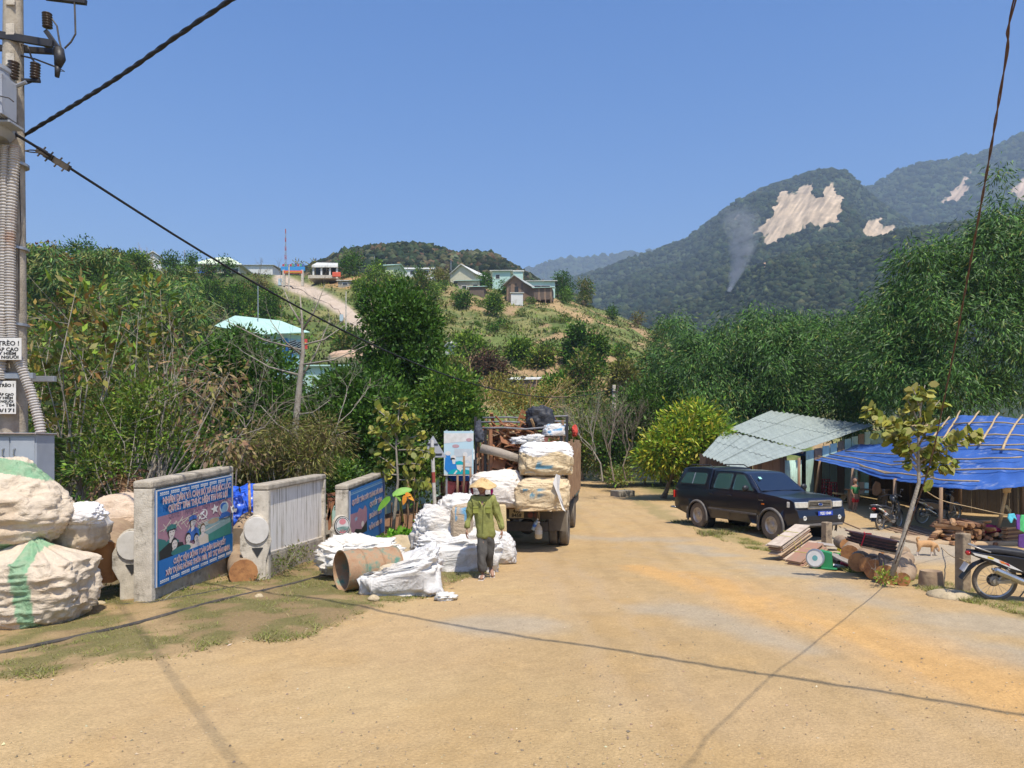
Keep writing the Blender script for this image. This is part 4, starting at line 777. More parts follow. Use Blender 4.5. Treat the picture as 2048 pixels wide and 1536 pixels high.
# electric pole (base at 10.5 m)
PB=Vector((-7.05,10.6,GZ(-7.05,10.6)-.1));k=PB.y/FPX
pole=thing('utility_pole',PB,'concrete electric pole with transformer, ribbed conduits and warning plates at the left edge','electric pole')
def PP(px,py,dy=0):return P(px,py,PB.y+dy)
mb=MB();mb.lathe([(.205-.0095*z,z)for z in np.linspace(0,11.5,16)],20,M=Matrix.Translation(PB));mb.build('shaft',CONC,pole,True,smooth=True)
mb=MB()
for i in range(30):
 z=5.9+i*.42
 if z<11:mb.box((PB.x+.05,PB.y-.2+.0095*z-.012,z),(.12,.02,.16))
mb.build('step_recess',CONCL,pole,True,bevel=.006)['kind']='stuff'
COND=pm('ribbed_conduit',(.52,.49,.45),(.42,.38,.34),7,.6,.2,40,c3=(.34,.17,.09),s3=2,t3=.6)
def conduit(pts,r=.062,pitch=.038):
 mb=MB();pts=[Vector(q)for q in pts];P2=[];
 seg=[(a,b)for a,b in zip(pts[:-1],pts[1:])];tot=0;rs=[]
 full=[]
 for i in range(len(pts)-1):
  p0,p1,p2,p3=pts[max(i-1,0)],pts[i],pts[i+1],pts[min(i+2,len(pts)-1)];n=max(2,int((p2-p1).length/(pitch/4)))
  for j in range(n):
   t=j/n;full.append(.5*((2*p1)+(-p0+p2)*t+(2*p0-5*p1+4*p2-p3)*t*t+(-p0+3*p1-3*p2+p3)*t**3))
 for i,q in enumerate(full):rs.append(r*(1+.13*(1 if(i//2)%2 else-1)))
 mb.tube(full,rs,10,caps=False);return mb.build('conduit',COND,pole,True)
y0=-.26
conduit([PP(12,292,y0),PP(10,430,y0),PP(7,600,y0),PP(4,690,y0),PP(0,760,y0)]);conduit([PP(31,292,y0-.02),PP(22,430,y0-.02),PP(20,560,y0-.02),PP(24,680,y0),PP(46,742,y0),PP(66,800,y0),PP(82,870,y0),PP(80,950,y0)])
conduit([PP(-6,292,y0-.02),PP(-9,430,y0),PP(-9,700,y0),PP(-9,800,y0)])
def plate(px0,py0,px1,py1,dy,lines,name='warning_plate'):
 a,b=PP(px0,py1,dy),PP(px1,py0,dy);mb=MB();mb.box(((a.x+b.x)/2,a.y,(a.z+b.z)/2),(b.x-a.x,.012,b.z-a.z));o=mb.build(name,WHITE,pole,True,bevel=.003)
 for(py,size,txt,wpx,cx)in lines:
  p=PP(cx,py,dy-.0085);M=Matrix.Translation(p)@Matrix.Rotation(R(90),4,'X');lettering(txt,size,INK,M,o,width=wpx*k,bold=.0025)
 return o
plate(-42,676,43,720,-.36,[(687,.085,'CẤM TRÈO !',74,0),(699,.07,'ĐIỆN ÁP CAO',70,1),(707,.052,'NGUY HIỂM',56,3),(714.5,.052,'CHẾT NGƯỜI',64,4)])
plate(-28,762,32,828,-.27,[(771,.06,'CẤM TRÈO !',52,1),(789,.046,'ĐIỆN ÁP CAO',50,2),(796,.046,'NGUY HIỂM',46,2),(803,.046,'CHẾT NGƯỜI',48,2),(810.5,.062,'472 - T84',46,6),(821,.066,'110/171',46,5)])
mb=MB();mb.box((PB.x-.1,PB.y-.24,PP(0,755).z),(1.1,.07,.08));mb.box((PB.x-.1,PB.y+.24,PP(0,755).z),(1.1,.07,.08));mb.build('bracket',GALV,pole,True,bevel=.004)
TG=pm('grey_paint',(.36,.38,.41),(.3,.32,.35),3,.45,c3=(.2,.15,.1),s3=2,t3=.68)
tc_=PP(-18,285,-.12);zt,zb=PP(0,158).z,PP(0,288).z
mb=MB();mb.lathe([(.36,zb-.06),(.43,zb+.03),(.43,zt-.12),(.445,zt-.1),(.445,zt-.05),(.3,zt+.02),(.1,zt+.05)],28,M=Matrix.Translation((tc_.x,PB.y-.38,0)));tank=mb.build('transformer',TG,pole,True,auto=.6)
mb=MB()
for i in range(4):mb.box((tc_.x+.40+.05*i,PB.y-.52-.02*i,(PP(0,198).z+PP(0,272).z)/2),(.028,.3,PP(0,198).z-PP(0,272).z))
mb.box((tc_.x+.46,PB.y-.45,PP(0,278).z),(.24,.3,.03));mb.build('cooling_fin',TG,tank,True,bevel=.004)
mb=MB();
a=PP(22,170,-.4);mb.tube([a+Vector((-.12,0,0)),a+Vector((.1,-.02,-.02)),a+Vector((.22,-.02,.03))],.025,6);mb.build('fitting',GALV,tank,True);mb=MB();mb.tube([PP(-10,190,-.75),PP(18,196,-.8),PP(28,204,-.75)],.008,5);mb.build('lead_wire',HOSE,tank,True)
PORC=pm('brown_porcelain',(.07,.045,.035),(.04,.03,.025),4,.3)
def insulator(a,b,r,n=6,cat='insulator'):
 a,b=Vector(a),Vector(b);prof=[];L=(b-a).length
 for i in range(n):z0=L*i/n;prof+=[(r*.5,z0),(r,z0+L/n*.35),(r*.95,z0+L/n*.55),(r*.5,z0+L/n*.9)]
 M=Matrix.Translation(a)@(b-a).to_track_quat('Z','Y').to_matrix().to_4x4();mb=MB();mb.lathe(prof,14,M=M);return mb.build(cat,PORC,pole,True,smooth=True)
insulator(PP(95,56),PP(94,25),.068);insulator(PP(70,158),PP(71,125),.068);insulator(PP(25,158,-.3),PP(28,122,-.3),.075)
mb=MB();mb.beam(PP(-60,60,-.12),PP(106,88,-.12),.05,.1,mi=0);mb.beam(PP(-60,92,.12),PP(106,103,.12),.05,.08);mb.beam(PP(92,62),PP(122,104),.06,.06);mb.beam(PP(34,160),PP(80,162),.05,.04);mb.beam(PP(50,168),PP(72,160),.03,.02);mb.beam(PP(90,-6),PP(172,4),.07,.07)
mb.build('crossarm',BLACKM,pole,True,bevel=.004)
mb=MB();mb.tube([PP(117,98),PP(120,118),PP(116,132)],[.07,.075,.05],10);mb.tube([PP(116,130),PP(114,154)],[.045,.03],8);mb.tube([PP(118,136),PP(129,143),PP(121,142)],.008,5);mb.build('fuse_switch',BLACKM,pole,True,smooth=True)
BLKC=pm('black_cable',(.012,.012,.013),(.02,.019,.018),5,.6)
def wire(name,pts,r,label,cat='cable',mat=BLKC,n=6,parent=None,seg=8,sag=0,tw=0):
 pts=[Vector(q)for q in pts];full=[]
 for i in range(len(pts)-1):
  p0,p1,p2,p3=pts[max(i-1,0)],pts[i],pts[i+1],pts[min(i+2,len(pts)-1)]
  for j in range(seg):t=j/seg;full.append(.5*((2*p1)+(-p0+p2)*t+(2*p0-5*p1+4*p2-p3)*t*t+(-p0+3*p1-3*p2+p3)*t**3))
 full.append(pts[-1]);mb=MB()
 if tw:
  f2=[];L=0
  for i in range(len(full)-1):
   d=(full[i+1]-full[i]);m=max(1,int(d.length/.05))
   for j in range(m):f2.append(full[i]+d*j/m)
  for ph in(0,3.14):
   mb.tube([q+Vector((math.cos(i*.7+ph),.3*math.sin(i*.7+ph),math.sin(i*.7+ph)))*tw for i,q in enumerate(f2)],r,4,caps=False)
 else:mb.tube(full,r,n)
 o=mb.build(name,mat,parent,bool(parent),smooth=True)
 if not parent:tag(o,label,cat)
 return o
mb=MB()
for q in([(148,-20),(150,30),(151,68),(142,84),(129,97)],[(104,38),(114,52),(118,78),(122,95)],[(31,96),(40,88),(55,92),(64,118),(70,124)],[(37,110),(70,118),(112,134)],[(46,72),(70,84),(95,95),(104,92)]):
 pts=[PP(x,y,-.02)for x,y in q];mb.tube(pts,.012,6)
mb.build('lead_wire',HOSE,pole,True)
mb=MB();mb.tube([PP(38,320,-.1),PP(40,400,-.1),PP(42,470,-.1),PP(38,500,-.1),PP(38,620,-.1)],.007,5);mb.build('earth_wire',HOSE,pole,True)
for z in(498,650,330):mb=MB();mb.lathe([(.2,PP(0,z+3).z),(.2,PP(0,z-2).z)],16,M=Matrix.Translation((PB.x,PB.y,0)));mb.build('clamp_band',GALV,pole,True)
cb=thing('electrical_cabinet',Vector((PB.x-.25,PB.y-.25,PB.z)),'grey steel electrical cabinet with two doors at the foot of the pole, behind the bags','cabinet')
x0,x1=PP(-60,0,-.5).x,PP(73,0,-.5).x;zc0,zc1=PP(0,1010,-.5).z,PP(0,869,-.5).z
mb=MB();mb.box(((x0+x1)/2,PB.y-.3,(zc0+zc1)/2),(x1-x0,.4,zc1-zc0));mb.box(((x0+x1)/2,PB.y-.32,zc1+.012),(x1-x0+.05,.48,.02),mi=1);mb.build('case',[TG,pm('rusty_edge',(.2,.1,.05),(.3,.2,.14),6,.8)],cb,True,bevel=.005)
for(a,b)in((-58,20),(22,71)):
 u0,u1=PP(a,0,-.5).x,PP(b,0,-.5).x;mb=MB();mb.box(((u0+u1)/2,PB.y-.508,(zc0+zc1)/2-.01),(u1-u0-.01,.014,zc1-zc0-.05));d=mb.build('door',TG,cb,True,bevel=.004)
 hx=PP(10 if a<0 else 32,0,-.5).x;hz=PP(0,905,-.5).z;mb=MB();mb.tube([(hx,PB.y-.516,hz-.05),(hx,PB.y-.55,hz-.04),(hx,PB.y-.55,hz+.04),(hx,PB.y-.516,hz+.05)],.009,6);mb.build('handle',CHROME,d,True)
A0=PP(62,262);dA=Vector((5.52,-3.69,0))
wire('overhead_cable',[PP(40,277),A0,A0+dA*.33+Vector((0,0,.13)),A0+dA*.647+Vector((0,0,.34)),A0+dA*1.2+Vector((0,0,.6)),A0+dA*2.4+Vector((0,0,1.2)),A0+dA*4+Vector((0,0,2.4))],.022,'black overhead cable rising to the upper right from the pole',tw=.012,seg=6)
cpts=[]
P1=Vector((6.1,45,5.6));C0=PP(62,287)
for t in np.linspace(0,1,12):cpts.append(C0.lerp(P1,t)-Vector((0,0,2.1*4*t*(1-t)*(1-.25*t))))
wire('overhead_cable',[PP(38,281)]+cpts,.02,'long black cable sagging from the pole down into the trees',seg=5)
mb_=MB();
for px,py in((83,303),(98,313),(116,324),(131,333)):p=PP(px,py,.3);mb_.box(p,(.13,.06,.09),(0,.5,0));mb_.cyl(p+Vector((-.04,-.03,-.08)),p+Vector((.05,.02,.07)),.012,n=5)
mb_.tube([PP(42,300),PP(60,304,.1),PP(80,306,.2),PP(100,318,.3)],.009,4);mb_.tube([PP(42,303),PP(60,300,.1),PP(80,301,.2)],.009,4)
mb_.build('cable_clamp',HOSE,pole,True)
wire('overhead_cable',[PB+Vector((0,0,10.6)),Vector((7.3,-10.6,10.9))],.013,'high thick cable passing over the road towards the viewer',seg=5)
wire('guy_wire',[G(1776,1166),P(1850,960,9.6),P(1892,780,7.7),P(1960,420,5.3),P(2010,130,4.0),P(2046,-60,3.5),Vector((1.9,1.8,5.6)),Vector((-.6,-3,8.5))],.0045,'twisted dark wire stretched down from the upper right to the leaning sapling',seg=12,tw=.005,mat=pm('rusty_wire',(.07,.04,.03),(.12,.07,.05),5,.8))
# bags
TAN,GRN=(.55,.455,.34),(.13,.32,.17)
def stripes(cfg,base=TAN,c2=GRN):
 def f(x,y,z,C):
  for(ax_,a,b,col)in cfg:
   s=(x+.25*z if ax_=='x' else z+.1*x)+(fbm(x*5,y*5,z*5,2)-.5)*.03;m=(s>a)&(s<b);q_s=(.55+.45*fbm(x[m]*9,y[m]*9,z[m]*9,3))[:,None];C[m]=C[m]*(1-q_s)+np.array(col)*q_s
  k=(fbm(x*6+3,y*6,z*6,3)>.62);C[k]*=.93;return C
 return f
def bagthing(name,c,size,mat,col,label,seed,cat='bag',group=None,**k):
 o=sack(name,c,size,mat,col,seed,**k);return tag(o,label,cat,group)
bagthing('woven_sack',P(58,1215,9.4)-Vector((0,0,.18)),(1.3,1.1,1.12),FAB,TAN,'huge round tan and green woven sack, lowest at the left edge',1,e=.8,wr=.06,nu=170,nv=110,flat=.42,tie=True,tilt=(.04,0),colfn=stripes([('x',.32,.62,GRN),('x',-.62,-.55,(.1,.3,.27)),('x',-.42,-.36,(.1,.3,.27))]))
bagthing('woven_sack',P(4,1112,9.5)+Vector((0,.15,.04)),(1.3,1.05,1.22),FAB,(.57,.47,.35),'bulging tan sack with green bands stacked on the lowest sack',2,e=.85,wr=.065,nu=170,nv=110,rz=.5,flat=.5,tilt=(-.02,0),fn=lambda x,y,z:(x*(1-.38*ss(-.3,1.1,z)),y*(1-.3*ss(-.3,1.1,z)),z),colfn=stripes([('z',.82,.97,GRN),('x',-.7,-.3,GRN),('z',.02,.12,GRN)],(.62,.5,.38)))
w_=bagthing('white_sack',P(145,1100,10.2)+Vector((0,0,.0)),(.7,.6,.62),FABW,(.66,.63,.6),'open white and tan sack stuffed with crushed cans beside the two huge sacks',3,e=.6,wr=.07,flat=.4,colfn=lambda x,y,z,C:np.where((z<.55)[:,None],np.array([(.5,.4,.28)]),C))
mb=MB()
rgc=np.random.default_rng(2);cm=[pm('can_'+n_,c_,None,9,.4,metal=.3)for n_,c_ in(('orange',(.55,.2,.05)),('silver',(.5,.5,.5)),('blue',(.05,.18,.45)),('brown',(.15,.07,.03)),('white',(.6,.55,.5)))]
for i in range(16):
 q=P(118+rgc.random()*45,1050+rgc.random()*8,9.95);d=Vector(rgc.normal(size=3)).normalized()*.06;m_=MB();m_.cyl(q-d,q+d,.033,n=10);o=m_.build('crushed_can',cm[i%5],None,bevel=.004);tag(o,['orange','silver','blue','dark brown','white'][i%5]+' crushed can in the mouth of the open sack, '+('left' if q.x<P(140,0,9.95).x else 'right')+(' front' if i%2 else ' rear')+' side','can','crushed cans in the open white sack')
bagthing('white_sack',P(140,1046,9.9)+Vector((.04,.1,-.02)),(.62,.35,.3),FABW,(.75,.72,.7),'rumpled white cloth flap folded over the sack of crushed cans',4,e=.9,wr=.12,flat=.3,tilt=(.25,0),cat='cloth')
bagthing('woven_sack',P(240,1075,12.4)-Vector((0,0,.1)),(.95,.8,.85),FAB,(.58,.45,.33),'dirty tan sack with faint blue print behind the left end of the first signboard',5,e=.7,wr=.05,flat=.3,tilt=(.1,0),colfn=lambda x,y,z,C:np.where(((z>.3)&(z<.4)&(x>-.1)&(fbm(x*14,y*14,z*14,2)>.5))[:,None],np.array([(.25,.38,.5)]),C))
def log(a,b,r,label,seed,mats,name='log',group=None,cat='log'):
 rg=np.random.default_rng(seed);mb=MB();a,b=Vector(a),Vector(b);n=6;pts=[a.lerp(b,i/n)for i in range(n+1)]
 mb.tube(pts,[r*(1+.08*rg.normal())for _ in pts],14,mi=0);mb.m[-1]=1;mb.m[-2]=1;o=mb.build(name,mats,None,auto=.7,bevel=0);return tag(o,label,cat,group)
CUT=pm('sawn_log_face',(.46,.22,.08),(.3,.13,.05),4,.85,.4,14,c3=(.14,.06,.03),s3=3,t3=.6)
LB=pm('log_bark',(.36,.26,.16),(.24,.16,.1),5,.9,.6,16)
log(P(212,1125,10.6),P(236,1070,12.0),.30,'thick short log with reddish cut end lying behind the first stone post',1,[LB,CUT])
log(P(487,1146,12.0),P(470,1110,13.4),.22,'short log with orange cut end between the first two signboards',2,[LB,CUT])
log(P(478,1080,13.2),P(500,1040,14),.2,'pale barrel like log behind the second stone post',3,[LB,pm('pale_cut',(.45,.36,.26))])
# signboards
def frame_of(pa,pb):
 """local frame on a vertical board from left front base pa to right base pb: s along, n out, up"""
 s=(pb-pa);s.z=0;L=s.length;s.normalize();n=Vector((s.y,-s.x,0));return s,n,L
def board(pa,pb,h0,h1,label,th=.26,low=.36,name='signboard'):
 """concrete frame: posts, top beam, plinth and recessed back panel"""
 s,n,L=frame_of(pa,pb);t=thing(name,pa,label,'signboard');rot=Matrix((s,n,Vector((0,0,1)))).transposed().to_4x4()
 M=Matrix.Translation(pa)@rot
 def L2W(x,y,z):return M@Vector((x,y,z))
 def bx(a,b,y0,y1,z0a,z1a,z0b,z1b):return[(a,y0,z0a),(b,y0,z0b),(b,y0,z1b),(a,y0,z1a)],(0,y1-y0,0)
 w=.11;H=lambda x:h0+(h1-h0)*x/L;B=lambda x:(pb.z-pa.z)*x/L-.25
 def slab(nm,a,b,y0,y1,za,zb,mat,bev=.012):
  mb=MB();mb.M=M;mb.prism([(a,y0,za[0]),(b,y0,za[1]),(b,y0,zb[1]),(a,y0,zb[0])],(0,y1-y0,0));return mb.build(nm,mat,t,True,bevel=bev)
 slab('post',0,w,-th,0,(B(0),B(w)),(H(0)-w,H(w)-w),CONCL);slab('post',L-w,L,-th,0,(B(L-w),B(L)),(H(L-w)-w,H(L)-w),CONCL)
 slab('top_beam',-.01,L+.01,-th-.01,.004,(H(0)-w,H(L)-w),(H(0),H(L)),CONC,.03)
 slab('plinth',w,L-w,-th+.02,-.03,(B(w),B(L-w)),(low+(pb.z-pa.z)*w/L,low+(pb.z-pa.z)*(L-w)/L),CONC)
 bz=lambda x:low+(pb.z-pa.z)*x/L
 return t,M,L,w,H,bz,slab
def poly_art(layers,M,parent,name='printed_artwork',z0=.002,dz=.0012):
 """flat printed picture: list of (material, [(x,y)...]) drawn in order on plane M"""
 mats=[];mb=MB()
 for i,(m,pts)in enumerate(layers):
  if m not in mats:mats.append(m)
  mb.add([M@Vector((x,y,z0+dz*i))for x,y in pts],[tuple(range(len(pts)))],mats.index(m))
 return link(name,mb.mesh(name,mats),parent)
def circ(cx,cy,rx,ry=None,n=18,a0=0,a1=360):ry=ry or rx;return[(cx+rx*math.cos(R(a0+(a1-a0)*i/n)),cy+ry*math.sin(R(a0+(a1-a0)*i/n)))for i in range(n+(0 if a1-a0==360 else 1))]
def fm(n_,c_):return pm(n_,c_,tuple(q*.85 for q in c_),7,.6)
SKIN_P,TEAL,MAUVE,NAVY,LBLUE,PBLK,CREAM,GRN2=fm('print_skin',(.62,.55,.5)),fm('print_teal',(.03,.16,.15)),pm('print_mauve',(.36,.19,.23),(.28,.15,.2),3,.6),fm('print_blue',(.04,.13,.4)),fm('print_light_blue',(.25,.42,.55)),fm('print_black',(.015,.018,.02)),fm('print_cream',(.6,.52,.42)),fm('print_green',(.05,.22,.18))
pa=P(303,1205,10.35);pa.z=GZ(pa.x,pa.y);pb=P(467,1145,12.9);pb.z=GZ(pb.x,pb.y)+.0
h0=P(0,962,10.35).z-pa.z;h1=P(0,932,12.9).z-pa.z
t1,M,L,w,H,bz,slab=board(pa,pb,h0,h1,'first and largest concrete signboard, with a blue propaganda poster of people')
slab('backing',w,L-w,-.12,-.07,(bz(w)+.001,bz(L-w)+.001),(H(w)-w,H(L-w)-w),CONCL,0)
a,b=w-.04,L-w+.0;W_,Hh=b-a,1.0
zlo0,zlo1,zhi0,zhi1=bz(a)-.16,bz(b)-.0,H(a)-w-.03,H(b)-w-.03
def post_M(u,v,d):x=a+(b-a)*u;z0_=zlo0+(zlo1-zlo0)*u;z1_=zhi0+(zhi1-zhi0)*u;return M@Vector((x,d,z0_+(z1_-z0_)*v))
mb=MB();e=.004
mb.add([post_M(0,0,.006),post_M(1,0,.006),post_M(1,1,.006),post_M(0,1,.006),post_M(0,0,.018),post_M(1,0,.018),post_M(1,1,.018),post_M(0,1,.018)],[(0,1,2,3),(4,5,6,7),(0,1,5,4),(1,2,6,5),(2,3,7,6),(3,0,4,7)])
poster=mb.build('poster',BLUE,t1,True)
def art_on(layers,fn,parent,d0,name='printed_artwork',dz=.00016):
 mats=[];mb=MB()
 for i,(m,pts)in enumerate(layers):
  if m not in mats:mats.append(m)
  mb.add([fn(x,y,d0+dz*i)for x,y in pts],[tuple(range(len(pts)))],mats.index(m))
 return link(name,mb.mesh(name,mats),parent,True)
def person_art(cx,cy,s,hat,body,hair=PBLK,cap=None):
 l=[(body,[(cx-1.5*s,cy-3.6*s),(cx-1.4*s,cy-1.7*s),(cx-.6*s,cy-1.1*s),(cx+.6*s,cy-1.1*s),(cx+1.4*s,cy-1.7*s),(cx+1.5*s,cy-3.6*s)]),(SKIN_P,[(cx-.4*s,cy-1.9*s),(cx-.35*s,cy-.6*s),(cx+.35*s,cy-.6*s),(cx+.4*s,cy-1.4*s)]),(hair,circ(cx,cy+.12*s,1.0*s*.62,1.05*s)),(SKIN_P,circ(cx+.08*s,cy-.12*s,.55*s,.85*s)),(hair,[(cx-.3*s,cy+.1*s),(cx-.05*s,cy+.14*s),(cx-.05*s,cy+.04*s),(cx-.3*s,cy+.0*s)]),(hair,[(cx+.2*s,cy+.12*s),(cx+.45*s,cy+.1*s),(cx+.45*s,cy+.0*s),(cx+.2*s,cy+.04*s)]),(hair,[(cx-.15*s,cy-.55*s),(cx+.25*s,cy-.52*s),(cx+.2*s,cy-.6*s),(cx-.1*s,cy-.62*s)])]
 if cap:l+=[(cap,[(cx-.95*s,cy+.35*s),(cx-.8*s,cy+1.15*s),(cx,cy+1.45*s),(cx+.9*s,cy+1.15*s),(cx+.95*s,cy+.45*s),(cx,cy+.6*s)]),(PBLK,[(cx-.7*s,cy+.35*s),(cx-.6*s,cy+.55*s),(cx+.7*s,cy+.6*s),(cx+.75*s,cy+.38*s)])]
 return l
q_=lambda pts:pts
lay=[(WHITE,[(0,0),(.018,0),(.018,1),(0,1)]),(WHITE,[(0,.988),(1,.988),(1,1),(0,1)]),(MAUVE,[(.02,.27),(.99,.27),(.99,.72),(.02,.72)]),(GRN2,[(.5,.27),(.99,.27),(.99,.48),(.75,.52),(.5,.5)]),(fm('print_haze',(.25,.36,.36)),[(.55,.34),(.98,.42),(.98,.5),(.7,.54),(.55,.5)]),(CREAM,[(.58,.40),(.85,.46),(.6,.42)]),(fm('print_ochre',(.4,.3,.2)),circ(.72,.5,.08,.03))]
for i in range(7):
 x=.08+i*.07;lay.append((CREAM,[(x,.56+.02*(i%2)),(x+.09,.66-.03*(i%2)),(x+.095,.65-.03*(i%2)),(x+.005,.55+.02*(i%2))]));lay.append((CREAM,[(x,.63),(x+.07,.52),(x+.076,.523),(x+.006,.633)]))
lay+=[(CREAM,[(.35,.42+.03*0),(.46,.70),(.466,.70),(.36,.42)]),(CREAM,[(.04,.57),(.5,.66),(.5,.652),(.04,.562)])]
cx,cy=.575,.615;s=.05
sick=circ(cx,cy,s*1.15,s*1.15,16,-130,110)+circ(cx-.006,cy+.004,s*.9,s*.95,16,-130,110)[::-1]
lay+=[(WHITE,sick[i:i+2]+[sick[33-i],sick[34-i]]if False else[sick[i],sick[i+1],sick[32-i],sick[33-i]])for i in range(16)]
lay+=[(WHITE,[(cx-s*1.3,cy-.03),(cx-s*1.1,cy-.05),(cx-s*.7,cy-.03),(cx-s*1.0,cy-.005)]),(WHITE,[(cx-s*.9,cy+.02),(cx+s*.2,cy+.045),(cx+s*.25,cy+.02),(cx-s*.85,cy-.005)]),(WHITE,[(cx-s*.35,cy+.02),(cx+s*.95,cy-.05),(cx+s*.8,cy-.062),(cx-s*.5,cy+.01)])]
for r_ in range(4):lay.append((CREAM,[(.5,.53-.018*r_),(.64,.545-.018*r_),(.64,.537-.018*r_),(.5,.522-.018*r_)]))
cx,cy=.735,.635;st=[(cx+(.062 if i%2==0 else .026)*math.cos(R(96+36*i))*1.0,cy+(.062 if i%2==0 else .026)*1.05*math.sin(R(96+36*i)))for i in range(10)];lay.append((WHITE,st))
lay+=[(CREAM,circ(.9,.6,.11,.11,22)[0:1]+circ(.9,.6,.11,.11,22)[1:]),(MAUVE,circ(.9,.6,.104,.104,22))]
lay+=[(WHITE,circ(.875,.625,.066,.072)),(LBLUE,circ(.875,.62,.055,.064)),(NAVY,circ(.86,.645,.045,.04)),(LBLUE,circ(.885,.61,.042,.05)),(NAVY,[(.79,.5),(.84,.565),(.92,.565),(.97,.53),(.97,.5)])]
lay+=person_art(.17,.52,.062,0,TEAL,PBLK,TEAL)+person_art(.43,.56,.055,0,NAVY,PBLK,NAVY)+person_art(.56,.45,.055,0,CREAM,fm('print_brown',(.15,.09,.05)))
lay+=[(TEAL,[(.02,.27),(.02,.5),(.1,.46),(.16,.3)]),(PBLK,[(.03,.27),(.03,.36),(.14,.42),(.3,.38),(.34,.27)])]
lay+=person_art(.2,.39,.058,0,PBLK)+person_art(.365,.4,.055,0,CREAM)+person_art(.47,.37,.05,0,SKIN_P)
lay+=[(TEAL,circ(.28,.3,.12,.045)),(BLUE,[(.02,.0),(1,.0),(1,.27),(.02,.27)]),(CREAM,[(.18,.74),(.185,.74),(.188,.9),(.183,.9)])]
art_on(lay,post_M,poster,.0190)
for u0,v in((.03,.045),(.03,.955)):
 l2=[]
 for i in range(46):
  u=.03+i*.0205
  if i%6==5:continue
  l2+=[(WHITE,[(u,v-.016),(u+.016,v-.016),(u+.016,v+.016),(u,v+.016)]),(BLUE,[(u+.004,v-.009),(u+.012,v-.009),(u+.012,v+.004),(u+.004,v+.004)])]
 art_on(l2,post_M,poster,.0440,'printed_border',.00001)['kind']='stuff'
 o=None
def text_on(txt,v,u0,u1,hv,fn,parent,mats,d):
 """lettering stretched between u0,u1 at height v on plane fn; with an outline layer beneath"""
 for kk,(m_,bo)in enumerate(mats):
  me=text_mesh(txt,1.0,m_,bold=bo);xs=[q.co.x for q in me.vertices];x0_,x1_=min(xs),max(xs)
  for q in me.vertices:
   u=u0+(u1-u0)*(q.co.x-x0_)/(x1_-x0_);q.co=fn(u,v+hv*q.co.y,d+kk*.002)
  link('lettering',me,parent,True)
TW=[(WHITE,.06),(pm('letter_pink',(.5,.2,.22),(.42,.17,.19),6,.6),.0)]
text_on('NHÂN DÂN VÀ CÁN BỘ XÃ PHƯỚC LỘC',.875,.06,.96,.095,post_M,poster,TW,.0445)
text_on('QUYẾT TÂM THỰC HIỆN THẮNG LỢI',.78,.12,.91,.095,post_M,poster,TW,.0445)
text_on('CUỘC VẬN ĐỘNG TOÀN DÂN ĐOÀN KẾT',.205,.18,.88,.08,post_M,poster,TW,.0445)
text_on('XÂY DỰNG NÔNG THÔN MỚI, ĐÔ THỊ VĂN MINH',.115,.09,.94,.08,post_M,poster,TW,.0445)
mb=MB();rg=np.random.default_rng(4)
tp=[post_M(.93+.1*rg.random(),.5+.14*rg.random(),.03+.06*rg.random())for _ in range(18)]
for i in range(0,16):mb.add([tp[i],tp[i+1],tp[(i+2)%18]],[(0,1,2)])
mb.build('torn_flap',WHITE,poster,True)
pa=P(537,1160,12.3);pa.z=GZ(pa.x,pa.y);pb=P(652,1102,15.6);pb.z=GZ(pb.x,pb.y)-.0
h0=P(0,968,12.3).z-pa.z;h1=P(0,948,15.6).z-pa.z
STK=pm('stained_white_board',(.82,.77,.69),(.72,.66,.58),3,.7,.15,20,stretch=(10,10,.8),c3=(.36,.3,.21),s3=1.3,t3=.56)
t2,M,L,w,H,bz,slab=board(pa,pb,h0,h1,'second concrete signboard with a blank stained white panel',low=.42)
slab('panel',w,L-w,-.11,-.06,(bz(w)+.001,bz(L-w)+.001),(H(w)-w,H(L-w)-w),STK,0)
slab('panel_rim',w,L-w,-.06,-.035,(bz(w)+.002,bz(L-w)+.002),(bz(w)+.04,bz(L-w)+.04),CONCL,.004)
pa=P(695,1105,15.6);pa.z=GZ(pa.x,pa.y)-.1;pb=P(770,1066,19.0);pb.z=GZ(pb.x,pb.y)-.05
h0=P(0,970,15.6).z-pa.z;h1=P(0,943,19.0).z-pa.z
t3,M,L,w,H,bz,slab=board(pa,pb,h0,h1,'third concrete signboard, farthest one, with peeling blue poster and pink letters',low=.3)
slab('backing',w,L-w,-.12,-.07,(bz(w)+.001,bz(L-w)+.001),(H(w)-w,H(L-w)-w),CONCL,0)
a,b=w-.02,L-w;zlo0,zlo1,zhi0,zhi1=bz(a)-.1,bz(b)-.1,H(a)-w-.03,H(b)-w-.03
def pM3(u,v,d,M=M,a=a,b=b,z=(zlo0,zlo1,zhi0,zhi1)):x=a+(b-a)*u;z0_=z[0]+(z[1]-z[0])*u;z1_=z[2]+(z[3]-z[2])*u;return M@Vector((x,d,z0_+(z1_-z0_)*v))
mb=MB();mb.add([pM3(0,0,.006),pM3(1,0,.006),pM3(1,1,.006),pM3(0,1,.006),pM3(0,0,.016),pM3(1,0,.016),pM3(1,1,.016),pM3(0,1,.016)],[(0,1,2,3),(4,5,6,7),(0,1,5,4),(1,2,6,5),(2,3,7,6),(3,0,4,7)]);po3=mb.build('poster',BLUE,t3,True)
st=[(.16+(.05 if i%2==0 else .02)*math.cos(R(90+36*i)),.5+(.05 if i%2==0 else .02)*math.sin(R(90+36*i)))for i in range(10)]
